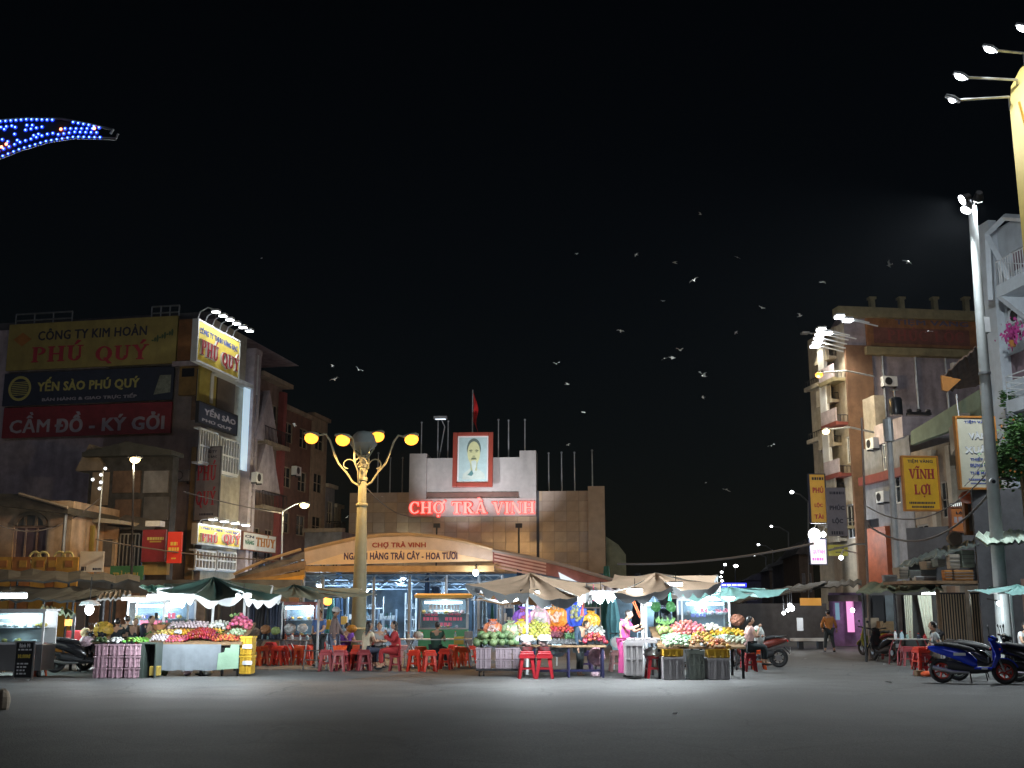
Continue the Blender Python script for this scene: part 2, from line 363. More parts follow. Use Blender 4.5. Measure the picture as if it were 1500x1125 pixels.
# ---------------------------------------------------------------- common materials
M_asphalt = mat('asphalt', (.030, .033, .033), .75, var=.22, scale=1.3, bump=.7, bscale=45, grit=.45)
M_plaza = mat('plaza_concrete', (.098, .100, .100), .72, var=.2, scale=.9, bump=.5, bscale=30, grit=.38)
M_pale = mat('pale_plaster', (.52, .45, .49), .85, stain=.45, bump=.2)
M_cream = mat('cream_plaster', (.46, .41, .33), .85, stain=.4, bump=.2)
M_tan = mat('tan_plaster', (.34, .27, .20), .85, stain=.45, bump=.2)
M_grey = mat('grey_plaster', (.26, .26, .28), .85, stain=.5, bump=.2)
M_dkgrey = mat('dark_plaster', (.12, .12, .13), .85, stain=.4, bump=.2)
M_white = mat('white_paint', (.72, .74, .76), .6, var=.08, stain=.2)
M_brown = mat('brown_paint', (.25, .10, .06), .7, var=.2, stain=.3)
M_dark = mat('dark_opening', (.015, .017, .022), .3, var=0)
M_pane = mat('window_pane', (.02, .028, .035), .08, var=0)
M_steel = mat('stainless_steel', (.55, .56, .58), .28, 1.0, var=.08)
M_galv = mat('galvanised_steel', (.42, .44, .46), .45, .7, var=.15)
M_iron = mat('dark_iron', (.05, .05, .055), .5, .6, var=.1)
M_black = plastic('black_rubber', (.018, .018, .02), .6)
M_lampiron = mat('cream_lamp_paint', (.27, .29, .21), .5, var=.1, stain=.15)
M_rust = mat('rusty_sheet', (.16, .10, .07), .8, var=.3, stain=.4)
M_tin = mat('tin_roof', (.22, .21, .20), .6, .3, var=.3, stain=.4)
M_wood = mat('worn_wood', (.24, .15, .08), .7, var=.25, scale=6)
G_white = glow('cool_tube_light', (.86, .95, 1.0), 16)
G_bulb = glow('white_bulb', (.92, .97, 1.0), 15)
G_sod = glow('sodium_lamp', (1.0, .33, .03), 2.9)
G_warm = glow('warm_lamp', (1.0, .72, .30), 4)
G_clear = glass('clear_glass')

# ================================================================ THE SETTING
g = MB(); n = 60
def sheet(name, x0, x1, y0, y1, z, m, edge=None, kind='structure'):
    mb = MB(); nx, ny = 400, 8; vs = []
    for j in range(ny + 1):
        for i in range(nx + 1):
            x = x0 + (x1 - x0) * i / nx; y = y0 + (y1 - y0) * j / ny
            if edge and j == ny: y += edge(x)
            vs.append((x, y, z))
    fs = [(j * (nx + 1) + i, j * (nx + 1) + i + 1, (j + 1) * (nx + 1) + i + 1, (j + 1) * (nx + 1) + i) for j in range(ny) for i in range(nx)]
    mb.add(vs, fs); return obj(name, mb, m, kind=kind)
obj('ground', MB().add([(-1500, -400, 0), (1500, -400, 0), (1500, 2500, 0), (-1500, 2500, 0)], [(0, 1, 2, 3)]), M_plaza, kind='structure')
fade_to_plaza(M_asphalt, 15.0, 20.5)
sheet('road', -90, 90, -60, 21.5, .004, M_asphalt, lambda x: .5 * math.sin(x * .31) + .2 * math.sin(x * 1.7) + .09 * math.sin(x * 5.3) + .05 * math.sin(x * 13.1))
sheet('side_street', 11.6, 17.2, 48, 400, .004, mat('street_asphalt', (.05, .05, .052), .8, var=.2, scale=1, bump=.5))

def window(parent, u0, u1, z0, z1, nx=2, nz=2, mf=None, mp=None, y=.06, t=.07):
    mf = mf or M_white; mb = MB(); y0 = y - .05
    mb.box(u0, u0 + t, y0, y, z0, z1).box(u1 - t, u1, y0, y, z0, z1)
    mb.box(u0 + t, u1 - t, y0, y, z0, z0 + t).box(u0 + t, u1 - t, y0, y, z1 - t, z1)
    for i in range(1, nx):
        u = u0 + (u1 - u0) * i / nx; mb.box(u - t * .4, u + t * .4, y0 + .01, y, z0 + t, z1 - t)
    for j in range(1, nz):
        z = z0 + (z1 - z0) * j / nz; mb.box(u0 + t, u1 - t, y0 + .014, y - .004, z - t * .3, z + t * .3)
    w = obj('window', mb, mf, parent)
    obj('pane', MB().box(u0, u1, y + .01, y + .03, z0, z1), mp or M_pane, w); return w
def bars(parent, u0, u1, z0, z1, y, n, m, t=.03, name='window_bars'):
    mb = MB()
    for i in range(n + 1):
        u = u0 + (u1 - u0) * i / n; mb.box(u - t / 2, u + t / 2, y - t, y, z0, z1)
    for z in (z0, (z0 + z1) / 2, z1): mb.box(u0, u1, y - t - .008, y - t + .004, z - t / 2, z + t / 2)
    return obj(name, mb, m, parent)
def body(parent, u0, u1, z1, depth, m, holes=(), z0=0.0, name='wall'):
    mb = MB(); mb.wall(u0, u1, z0, z1, holes, 0, .2)
    mb.add([(u0, 0, z0), (u1, 0, z0), (u1, depth, z0), (u0, depth, z0), (u0, 0, z1), (u1, 0, z1), (u1, depth, z1), (u0, depth, z1)],
           [(4, 5, 6, 7), (1, 2, 6, 5), (2, 3, 7, 6), (3, 0, 4, 7)])
    w = obj(name, mb, m, parent)
    for h in holes:
        if len(h) == 4: obj('room_interior', MB().box(h[0] - .02, h[1] + .02, .2, .24, h[2] - .02, h[3] + .02), M_dark, w)  # near-black sheet behind each opening stands in for the unlit room
    return w
def railing(parent, u0, u1, y0, y1, z0, h, m, step=.14, name='railing', t=.025, horiz=0):
    mb = MB(); pts = [(u0, y1), (u0, y0), (u1, y0), (u1, y1)]
    for (a, b), (c, d) in zip(pts, pts[1:]):
        L = math.hypot(c - a, d - b)
        if L < .05: continue
        mb.tube([(a, b, z0 + h), (c, d, z0 + h)], t, 5)
        if horiz:
            for k in range(1, horiz): mb.tube([(a, b, z0 + h * k / horiz), (c, d, z0 + h * k / horiz)], t * .8, 5)
            k = max(1, int(L / 1.2))
        else: k = max(1, int(L / step))
        for i in range(k + 1):
            q = i / k; mb.box(a + (c - a) * q - t * .5, a + (c - a) * q + t * .5, b + (d - b) * q - t * .5, b + (d - b) * q + t * .5, z0, z0 + h)
    return obj(name, mb, m, parent)
def balcony(parent, u0, u1, z, dep=1.0, m=None, mr=None, h=.9, step=.14, horiz=0):
    b = obj('balcony', MB().box(u0, u1, -dep, -.002, z - .16, z).box(u0 - .04, u1 + .04, -dep - .04, -dep + .1, z - .2, z + .03), m or M_cream, parent)
    railing(b, u0 + .04, u1 - .04, -dep + .05, -.03, z + .03, h, mr or M_iron, step, horiz=horiz); return b
def put(fr, name, label, cat, u=0, out=0, z=0, group=None):
    return thing(name, label, cat, fr.W(u, out, z), fr.a, group)
def sign(fr, name, label, x0, yt, x1, yb, m_face, lines=(), out=.15, th=.12, m_frame=None, cat='sign', group=None, fb=.05, arms=True):
    u0, u1, z0, z1 = fr.rect(x0, yt, x1, yb, out + th); t = put(fr, name, label, cat, u0, out, z0, group)
    w, h = u1 - u0, z1 - z0
    obj('board', MB().box(0, w, -th, 0, 0, h), m_face, t)
    if m_frame: obj('frame', MB().box(-fb, 0, -th - .03, .004, -fb, h + fb).box(w, w + fb, -th - .03, .004, -fb, h + fb).box(0, w, -th - .03, .004, -fb, 0).box(0, w, -th - .03, .004, h, h + fb), m_frame, t)
    if arms and out > .1:
        k = MB()
        for q in (.2, .8): k.box(w * q - .03, w * q + .03, 0.001, out, h * .78, h * .78 + .06).box(w * q - .03, w * q + .03, 0.001, out, h * .2, h * .2 + .06)
        obj('bracket', k, M_iron, t)
    for L in lines:
        s, m, a, yt_, b, yb_ = L[:6]; style = L[6] if len(L) > 6 else ''
        ua, zt = fr.pt(a, yt_, out + th); _, zb = fr.pt(a, yb_, out + th); ub, _ = fr.pt(b, (yt_ + yb_) / 2, out + th)
        if style.startswith('serif'): serif_word(s, t, ua - u0, ub - u0, zb - z0, zt - z0, -th, m, .04, each='one' not in style, pad=0)
        elif style == 'plain': letters(s, t, ua - u0, ub - u0, zb - z0, zt - z0, -th, m, .0)
        elif style == 'bars':
            mb = MB(); x = ua - u0
            while x < ub - u0: ww = random.uniform(.12, .3) * (zt - zb) * 3; mb.box(x, min(x + ww, ub - u0), -th - .01, -th, zb - z0, zt - z0); x += ww + .25 * (zt - zb)
            obj('small_print', mb, m, t)
        else: letters(s, t, ua - u0, ub - u0, zb - z0, zt - z0, -th, m, .014)
    return t

# ---------------- gold-shop building on the left corner
FS = Fr(*at(290, 895, 58).xy, -11.4); FF = Fr(FS.x, FS.y, 78.6)
P_yel = mat('sign_yellow', (.40, .32, .09), .5, var=.1, stain=.2); P_navy = mat('sign_navy', (.03, .04, .07), .5, var=.15)
P_red = mat('sign_red', (.27, .03, .04), .5, var=.15, stain=.2); P_blue = mat('print_blue', (.05, .09, .35), .5, var=0)  # dim lighting of the boards is put into the yellow and red paint
P_rl = mat('print_red', (.48, .04, .06), .5, var=0); P_blk = mat('print_black', (.03, .03, .05), .5, var=0)
P_sil = mat('print_silver', (.42, .40, .46), .5, var=.1); P_gold = mat('print_gold', (.55, .50, .15), .5, var=.1)
P_or = mat('sign_orange', (.50, .20, .04), .5, var=.15, stain=.3); P_wh = mat('sign_white', (.72, .70, .66), .5, var=.06, stain=.15)
t = put(FS, 'shop_building', 'tall pinkish corner building with three stacked signboards on its side wall', 'building')
zt = FS.pt(258, 470)[1]
A = [FF.rect(*r) for r in ((294, 540, 315, 590), (319, 552, 342, 598), (296, 640, 318, 690), (324, 650, 346, 692), (290, 812, 315, 836), (320, 814, 346, 836))]
mb = MB().add([(-19, 0, 0), (0, 0, 0), (0, 0, zt), (-19, 0, zt), (-19, 12, 0), (-19, 12, zt), (0, 12, zt), (0, 12, 0)], [(0, 1, 2, 3), (4, 0, 3, 5), (3, 2, 6, 5)])
obj('side_wall', mb, M_pale, t)
tf = put(FF, 'narrow_building', 'narrow lit street front with white window bars and yellow signs', 'building', group=None)
wf = FF.pt(352, 700)[0]
body(tf, 0, wf, zt, 6, M_cream, A)
for h in A[:4]: window(tf, *h, nx=2, nz=2, mf=M_white, y=.1)
for h in A[4:]: window(tf, *h, nx=3, nz=1, mf=M_white, y=.1)
for r, n_ in (((292, 627, 318, 676), 7), ((322, 640, 349, 690), 7), ((286, 806, 315, 832), 6), ((318, 808, 345, 834), 6)):
    a, b, c, d = FF.rect(*r, .35); cage = obj('window_cage', MB().box(a - .05, b + .05, -.35, .0, c - .1, c), M_white, tf); obj('cage_top', MB().box(a - .05, b + .05, -.35, .0, d, d + .08), M_white, cage); bars(cage, a, b, c, d, -.31, n_, M_white, .09)
a, b, c, d = FF.rect(290, 527, 351, 534, .5); obj('ledge', MB().box(-.1, wf, -.55, 0, c, d), M_white, tf)
a, b, c, d = FF.rect(293, 534, 318, 580, .12); obj('glazed_panel', MB().box(a, b, -.1, 0, c - .8, d), mat('ochre_panel', (.42, .33, .07), .4, var=.15), tf)
a, b, c, d = FF.rect(319, 548, 345, 600, .12); obj('glazed_panel', MB().box(a, b, -.1, 0, c, d), mat('brown_panel', (.16, .12, .09), .4, var=.15), tf)
a, b, c, d = FF.rect(310, 546, 314, 590, .2); obj('tube_strip', MB().box(a, b, -.16, -.1, c, d), P_wh, tf)
# white stair tower at the right end of the front
ax, _ = FF.pt(353, 700)
bx_, _ = FF.pt(363, 700)
zz = FF.pt(356, 515)[1]; mb = MB().box(ax, ax + .35, -.5, .8, 0, zz).box(bx_ - .3, bx_, -.5, .8, 0, zz)
for k in range(7): z = zz * (.12 + k * .125); mb.box(ax + .35, bx_ - .3, -.45, .8, z, z + .18)
mb.box(ax, bx_, -.55, .8, zz, zz + .3)
tw = obj('stair_tower', mb, M_pale, tf); bars(tw, ax + .35, bx_ - .3, zz - 2.3, zz, -.42, 4, M_white, .07, 'railing')
obj('light_panel', MB().box(ax - .75, ax, -.32, -.25, FF.pt(352, 690)[1], FF.pt(352, 560)[1]), mat('cool_white_panel', (.7, .82, .88), .4, var=.06, emit=(.6, .82, 1), es=.5), tf)

sign(FS, 'signboard', 'dim yellow CÔNG TY KIM HOÀN PHÚ QUÝ board, topmost on the side wall', 11, 476, 258, 543, P_yel, [
    ('CÔNG TY KIM HOÀN', P_blk, 57, 482, 215, 499), ('PHÚ', P_rl, 48, 509, 122, 531, 'serif'), ('QUÝ', P_rl, 141, 508, 217, 529, 'serif')], .1, .15)
em = bpy.data.objects['signboard']
u0, u1, z0, z1 = FS.rect(20, 488, 46, 508, .25); b0 = FS.rect(11, 476, 258, 543, .25)
dmd = MB().prism([(u0 - b0[0], (z0 + z1) / 2 - b0[2]), ((u0 + u1) / 2 - b0[0], z0 - b0[2]), (u1 - b0[0], (z0 + z1) / 2 - b0[2]), ((u0 + u1) / 2 - b0[0], z1 - b0[2])], -.17, -.15)
obj('diamond_emblem', dmd, P_or, em)
u0, u1, z0, z1 = FS.rect(224, 484, 252, 505, .25); lf = MB()
for k in range(9):
    q = k / 8; lf.ell((u0 - b0[0] + (u1 - u0) * q, -.16, z0 - b0[2] + (z1 - z0) * (.3 + .5 * q)), .07, .02, .05 + .08 * (k % 3), 6, 4)
obj('sprig_emblem', lf, mat('print_green', (.08, .12, .05), .5, var=0), em)
s2 = sign(FS, 'signboard', 'dark navy YẾN SÀO PHÚ QUÝ board with a round emblem', 5, 548, 253, 595, P_navy, [
    ('YẾN SÀO PHÚ QUÝ', P_gold, 56, 553, 204, 576), ('BÁN HÀNG & GIAO TRỰC TIẾP', P_sil, 62, 581, 200, 589)], .1, .13)
b2 = FS.rect(5, 548, 253, 595, .23); u0, u1, z0, z1 = FS.rect(10, 552, 48, 588, .23); cx, cz, rr = (u0 + u1) / 2 - b2[0], (z0 + z1) / 2 - b2[2], (z1 - z0) / 2
rg = MB()
for q in arc(cx, cz, rr, rr, rr * .8, rr * .8, 0, 360, 24): rg.prism(q, -.15, -.13)
for k in range(8): rg.prism([(cx - .5, cz - .4 + k * .1), (cx + .5, cz - .36 + k * .1), (cx + .45, cz - .32 + k * .1), (cx - .5, cz - .36 + k * .1)], -.146, -.13)
obj('round_emblem', rg, P_gold, s2)
u0, u1, z0, z1 = FS.rect(226, 550, 250, 578, .23)
obj('picture_panel', MB().prism([(u0 - b2[0], z0 - b2[2]), (u1 - b2[0], z0 - b2[2] + .1), (u1 - b2[0], z1 - b2[2]), (u0 - b2[0] + .3, z1 - b2[2])], -.145, -.13), mat('pale_print', (.3, .33, .26), .5, var=.3, scale=4), s2)
sign(FS, 'signboard', 'dull red CẦM ĐỒ - KÝ GỞI board, lowest of the three on the side wall', 4, 598, 250, 642, P_red, [('CẦM', P_sil, 16, 605, 73, 635), ('ĐỒ - KÝ GỞI', P_sil, 82, 604, 241, 634)], .1, .13)
# returns and dim boxes at the corner
u0, u1, z0, z1 = FS.rect(260, 468, 289, 528, .3); obj('sign_return', MB().box(u0, u1 + .05, -.25, 0, z0, z1), mat('orange_brown_panel', (.26, .11, .03), .6, var=.2, stain=.3), t)
u0, u1, z0, z1 = FS.rect(262, 532, 289, 579, .2); c2 = obj('corner_box', MB().box(u0, u1, -.18, 0, z0, z1), mat('ochre_box', (.30, .18, .05), .6, var=.2, stain=.3), t)
obj('dark_grille', MB().box(u0 + .15, u1 - .2, -.2, -.18, z1 - .75, z1 - .3), M_dark, c2)
u0, u1, z0, z1 = FS.rect(252, 530, 290, 536, .3); obj('cornice', MB().box(u0, u1 + .06, -.3, 0, z1 - .25, z1 + .02), M_pale, t)
u0, u1, z0, z1 = FS.rect(279, 580, 288, 615, .1); obj('side_window', MB().box(u0, u1, -.02, 0, z0, z1), M_rust, t)
u0, u1, z0, z1 = FS.rect(275, 655, 286, 860, .2); obj('corner_pilaster', MB().box(u0, u1, -.2, 0, 0, z1), mat('ochre_plaster', (.34, .22, .09), .8, var=.2, stain=.3), t)
P_side = MB().box(-19, -.1, .3, .5, zt, zt + .5); obj('parapet', P_side, M_dkgrey, t)
mb = MB()
u0, u1, z0, z1 = FS.rect(24, 461, 106, 473, 0)
for (a, b) in ((24, 106), (222, 262)):
    ua, _ = FS.pt(a, 465); ub, _ = FS.pt(b, 465)
    for z in (z0 + .1, z1): mb.tube([(ua, 0, z), (ub, 0, z)], .05, 5)
    for k in range(4): u = ua + (ub - ua) * k / 3; mb.tube([(u, 0, zt), (u, 0, z1)], .04, 5)
obj('roof_railing', mb, M_galv, t)
# lit street-front signs
G_sy = mat('lit_sign_yellow', (.85, .66, .12), .45, var=.06); L_w = mat('letter_white', (.8, .78, .76), .4, var=0)
def lit_sign(label, x0, yt, x1, yb, l1, l2a, l2b, out=.5):
    s = sign(FF, 'lit_signboard', label, x0, yt, x1, yb, G_sy, [(l1[0], P_blue, *l1[1:])], out, .3, M_white, fb=.1)
    u0, u1, z0, z1 = FF.rect(x0, yt, x1, yb, out + .3)
    for w, a, yt_, b, yb_ in (l2a, l2b):
        ua, ztp = FF.pt(a, yt_, out + .3); _, zb = FF.pt(a, yb_, out + .3); ub, _ = FF.pt(b, (yt_ + yb_) / 2, out + .3)
        serif_word(w, s, ua - u0, ub - u0, zb - z0, ztp - z0, -.3, L_w, .10, pad=.035, m2=P_rl)
    return s, u0, u1, z0, z1
# right-hand pixel rows follow the street perspective; letters use their left-edge rows
s, u0, u1, z0, z1 = lit_sign('brightly lit yellow PHÚ QUÝ sign with curved lamp arms on the roof corner', 290, 469, 351, 527,
    ('CÔNG TY TNHH VÀNG BẠC', 293, 477, 349, 490), ('PHÚ', 293, 497, 318, 519), ('QUÝ', 323, 515, 348, 534))
for k in range(6):
    u = (u1 - u0) * (.06 + k * .17); h = z1 - z0
    la = thing('sign_lamp', ['frontmost', 'second', 'third', 'fourth', 'fifth', 'farthest'][k] + ' curved arm lamp above the lit yellow PHÚ QUÝ roof sign', 'lamp', FF.W(u0 + u, .5, z0 + h), FF.a, 'lamps on the yellow roof sign')
    obj('arm', MB().tube([(0, 0, 0), (0, -.2, .55), (0, -.6, .75), (0, -1.0, .62)], .035, 6), M_white, la)
    hd = obj('lamp_head', MB().box(-.16, .16, -1.25, -.85, .5, .62), M_white, la); obj('lens', MB().box(-.13, .13, -1.22, -.88, .47, .498), G_bulb, hd)
    spot('sign_lamp_light', (0, -1.1, .44), (0, -.1, -1.2), 46, (.93, .97, 1), 120, .08, parent=la)
s, u0, u1, z0, z1 = lit_sign('lit yellow PHÚ QUÝ sign low on the front beside the THỦY sign', 290, 769, 351, 794,
    ('CÔNG TY TNHH VÀNG BẠC', 294, 770, 349, 776), ('PHÚ', 293, 781, 317, 793), ('QUÝ', 325, 782, 349, 795))
for k in range(4):
    u = (u1 - u0) * (.1 + k * .27); h = z1 - z0
    la = thing('sign_lamp', ['frontmost', 'second', 'third', 'farthest'][k] + ' short lamp above the low yellow PHÚ QUÝ sign', 'lamp', FF.W(u0 + u, .5, z0 + h), FF.a, 'lamps on the low yellow sign')
    obj('arm', MB().tube([(0, 0, 0), (0, -.2, .3), (0, -.7, .38)], .03, 6), M_white, la)
    hd = obj('lamp_head', MB().box(-.2, .2, -1.0, -.65, .3, .42), M_white, la); obj('lens', MB().box(-.17, .17, -.97, -.68, .27, .298), G_bulb, hd)
    spot('sign_lamp_light', (0, -.85, .22), (0, -.1, -.8), 22, (.93, .97, 1), 130, .08, parent=la)
sign(FF, 'signboard', 'black sign with pale letters under the lit roof sign', 291, 588, 348, 618, P_navy, [('YẾN SÀO', P_sil, 300, 594, 346, 607, ''), ('PHÚ QUÝ', P_sil, 296, 611, 340, 617, '')], .35, .15, M_iron)
FB = Fr(*FF.W(-.35, .0, 0).xy, -11.4)
sign(FB, 'hanging_banner', 'tall grey vertical banner with dark red PHÚ QUÝ letters', 287, 656, 321, 762, mat('banner_grey', (.27, .25, .26), .6, var=.15), [
    ('CÔNG TY', P_blk, 294, 659, 318, 664), ('VÀNG BẠC', P_blk, 294, 667, 318, 672), ('PHÚ', P_rl, 290, 682, 317, 704, 'serif'), ('QUÝ', P_rl, 288, 720, 316, 740, 'serif'), ('x', P_blk, 292, 752, 312, 755, 'bars')], .02, .1, M_dkgrey, arms=False)
a = put(FF, 'air_conditioner', 'grey condenser unit on the pink wall left of the vertical banner', 'air conditioner', 0, 0, 0)
a.location = FS.W(*[FS.pt(270, 700)[0]], .0, FS.pt(270, 706)[1]); a.rotation_euler.z = FS.a
obj('casing', MB().box(-.45, .45, -.4, 0, 0, .6), M_grey, a, bevel=.03); fan = obj('fan_guard', MB().torus((-.1, -.41, .3), .22, .02, 20, 5), M_iron, a); obj('bracket', MB().box(-.4, -.35, -.38, 0, -.15, -.001).box(.35, .4, -.38, 0, -.15, -.001), M_iron, a)

# ---------------- houses further down the left street
def gable_house(name, label, x0, x1, ytop, m, m2, depth=9, dormers=(), trims=True):
    ua, _ = FF.pt(x0, 800); ub, _ = FF.pt(x1, 800); z1 = FF.pt(x0, ytop)[1]
    t = put(FF, name, label, 'building', ua, 0, 0); w = ub - ua; holes = []
    nf = 4
    for f in range(1, nf):
        for c in range(2):
            holes.append((w * (.12 + c * .46), w * (.40 + c * .46), z1 * (f + .2) / nf, z1 * (f + .68) / nf))
    body(t, 0, w, z1, depth, m, holes)
    for h in holes: window(t, *h, mf=m2, y=.1)
    for f in range(1, nf): balcony(t, w * .05, w * .95, z1 * f / nf, .7, m2, M_iron, .8, .2)
    obj('side_column', MB().box(w - .5, w - .01, -.35, -.002, 0, z1 - .3), mat('red_column', (.28, .07, .07), .7, var=.2, stain=.3), t)
    for (dx, dy, s) in dormers:
        u, z = FF.pt(dx, dy, .5); u -= ua
        gb = MB().prism([(u - s, z - s * 1.9), (u + s, z - s * 1.9), (u, z)], -.6, -.002); obj('gable', gb, M_pale, t)
    obj('roof', MB().box(-.2, w + .3, -.6, depth, z1, z1 + .25), m2, t); return t
hb = gable_house('street_house', 'brown town house with pointed pale gables beyond the gold shop', 363, 404, 545, mat('brown_plaster', (.22, .15, .13), .85, stain=.45, bump=.2), M_tan, 8, ((393, 572, 1.6), (393, 630, 1.9)))
sign(FF, 'signboard', 'white sign reading THỦY in brown letters under the gables', 356, 779, 404, 804, P_wh, [('CN', P_navy, 359, 783, 372, 787), ('VÀNG', mat('print_dkgreen', (.04, .16, .08), .5, var=0), 359, 789, 372, 797), ('THỦY', P_or, 375, 787, 402, 800, 'serif')], .4, .2, M_brown)
def plain_house(fr, name, label, x0, x1, ytop, m, depth=8, nf=3, nc=2, mf=None, bal=True, base=800, gap=.2, z0=0, seed=0, cat='building'):
    rnd = random.Random(seed); ua, _ = fr.pt(x0, base); ub, _ = fr.pt(x1, base); z1 = fr.pt((x0 if fr is not FRW else x1), ytop)[1]
    t = put(fr, name, label, cat, ua, 0, 0); w = ub - ua; holes = []
    for f in range(0, nf):
        for c in range(nc):
            a = w * (c + .5) / nc; hw = w / nc * .28
            holes.append((a - hw, a + hw, z1 * (f + (.25 if f else .02)) / nf, z1 * (f + .72) / nf))
    body(t, 0, w, z1, depth, m, holes)
    for i, h in enumerate(holes):
        if i >= nc: window(t, *h, mf=mf or M_white, y=.1)
        else:
            s = obj('shutter', MB().box(h[0], h[1], .1, .14, h[2], h[3]), M_tin, t)
    if bal:
        for f in range(1, nf): balcony(t, w * .04, w * .96, z1 * f / nf + .05, .9, m, M_iron, .85, .18)
    obj('cornice', MB().box(-.12, w + .12, -.2, .3, z1 - .02, z1 + .22), mf or m, t); return t
FRW = None
plain_house(FF, 'street_house', 'tall plain brown block with a pale corner beside the lamppost head', 404, 450, 592, mat('redbrown_plaster', (.17, .09, .07), .85, stain=.4), 9, 5, 2, M_tan, False)
plain_house(FF, 'street_house', 'pale narrow tower at the right end of the brown block', 451, 474, 606, M_tan, 9, 5, 1, M_tan, False)
plain_house(FF, 'street_house', 'lower grey house behind the lamppost, left of the market wall', 475, 488, 712, M_grey, 10, 3, 1, M_cream)
plain_house(FF, 'street_house', 'small pale house nearest the market wall', 489, 498, 742, M_cream, 12, 2, 1, M_cream)
plain_house(Fr(FF.W(14, 3, 0).x, FF.W(14, 3, 0).y, -11.4), 'side_house', 'low grey house behind the thin lamp pole', 410, 500, 780, M_grey, 8, 2, 5, M_tan, False)
# old low buildings in front of the pink side wall
FO = Fr(*at(100, 895, 47).xy, -6)
def rct(fr, *a, out=0): return fr.rect(*a, out)
t = put(FO, 'old_house', 'dim brown house with a fanlight arched window at the far left', 'building')
u0, u1, z0, z1 = rct(FO, -60, 735, 100, 842); hz = rct(FO, 18, 770, 68, 836)
wm = mat('ochre_old_plaster', (.56, .40, .27), .85, stain=.45, bump=.2)
mb = MB(); mb.wall(u0, u1, 0, z1, [hz], 0, .2); mb.box(u0, u1, .21, 7, 0, z1); obj('wall', mb, wm, t)
window(t, *hz, nx=3, nz=1, mf=mat('pinkish_frame', (.42, .30, .24), .7, var=.1), mp=mat('curtained_pane', (.16, .11, .12), .5, var=.2), y=.1, t=.1)
cx, r = (hz[0] + hz[1]) / 2, (hz[1] - hz[0]) / 2
fan = MB()
for q in arc(cx, hz[3], r, r * .78, r - .16, r * .78 - .16, 0, 180, 16): fan.prism(q, -.12, -.002)
for q in (-.33, .33): fan.box(cx + r * q - .05, cx + r * q + .05, -.09, -.003, hz[3], hz[3] + r * .68)
fl = obj('fanlight', fan, M_tan, t)
gl = MB().prism([(cx + (r - .16) * math.cos(R(a)), hz[3] + (r * .78 - .16) * math.sin(R(a))) for a in range(0, 181, 15)], -.03, -.004); obj('pane', gl, mat('fanlight_pane', (.12, .12, .11), .3, var=.1), fl)
ua, za = FO.pt(42, 726); ub, zb = FO.pt(112, 746)
obj('roof', MB().prism([(u0, z1 + .002), (ub, zb - .25), (ub, zb), (ua, za), (u0, za + .1)], -.7, 4), mat('old_roof', (.08, .07, .055), .8, var=.3, bump=.4), t)
obj('gutter', MB().tube([(ua, -.75, za), (ub, -.75, zb)], .07, 6), M_tan, t)
u, z = FO.pt(106, 745); obj('drainpipe', MB().tube([(u, -.5, 0), (u, -.5, z)], .07, 6), M_galv, t)
# yellow-orange low wall with rings, far left
t = put(Fr(*at(60, 895, 44).xy, -4), 'barrier', 'row of yellow and orange painted barrier panels below the arched window', 'barrier', 0, 0, 0)
fb = Fr(*at(60, 895, 44).xy, -4); oy = mat('orange_yellow_paint', (.55, .30, .05), .6, var=.25, stain=.3); ob = mat('burnt_orange_paint', (.38, .15, .04), .6, var=.25)
for i, (a, b) in enumerate(((-10, 18), (20, 46), (48, 68), (70, 82), (84, 116))):
    u0, u1, z0, z1 = fb.rect(a, 816, b, 833); obj('panel', MB().box(u0, u1, -.1, 0, 0, z1), oy if i % 2 == 0 else ob, t)
    u0, u1, z0, z1 = fb.rect((a + b) / 2 - 5, 821, (a + b) / 2 + 6, 831, .12); obj('panel_inset', MB().box(u0, u1, -.13, -.1, z0, z1), ob if i % 2 == 0 else oy, t)
for a in (52, 64, 88, 100):
    u, z = fb.pt(a, 817); rg = MB().torus((u, -.05, z), .22, .05, 14, 6); obj('ring', rg, mat('yellow_paint', (.6, .5, .2), .6, var=.1), t)
M_dtin_ = mat('dark_roof', (.06, .06, .055), .8, var=.3)
# clutter of dark houses and signs in the middle left
FD = Fr(*at(180, 895, 50).xy, -9)
def slab(fr, name, label, cat, x0, yt, x1, yb, m, dep=.3, out=0, ground=False, extra=None, group=None):
    u0, u1, z0, z1 = fr.rect(x0, yt, x1, yb, out); t = put(fr, name, label, cat, u0, out, 0 if ground else z0, group)
    o = obj('panel' if not ground else 'wall', MB().box(0, u1 - u0, 0, dep, 0, z1 if ground else z1 - z0), m, t); return t
t = slab(FD, 'old_house', 'dark two storey house behind the thin floodlight pole', 'building', 128, 668, 250, 800, mat('charcoal_plaster', (.07, .068, .07), .9, var=.4, stain=.5), .6, -1.5, True)  # plaster in a very dark base tone
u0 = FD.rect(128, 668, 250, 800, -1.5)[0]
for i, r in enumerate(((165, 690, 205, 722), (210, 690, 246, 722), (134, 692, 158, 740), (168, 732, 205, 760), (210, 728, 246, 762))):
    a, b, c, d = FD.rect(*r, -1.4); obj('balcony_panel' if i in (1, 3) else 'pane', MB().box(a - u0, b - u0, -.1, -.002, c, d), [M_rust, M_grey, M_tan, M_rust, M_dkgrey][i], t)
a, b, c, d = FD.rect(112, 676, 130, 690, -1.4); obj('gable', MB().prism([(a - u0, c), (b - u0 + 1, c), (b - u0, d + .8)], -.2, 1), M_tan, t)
a, b, c, d = FD.rect(125, 662, 255, 670, -1.2); obj('roof', MB().prism([(a - u0, c), (b - u0, c), (b - u0, c + .2), ((a + b) / 2 - u0, d + .4), (a - u0, c + .2)], -.6, .7), M_dtin_, t)
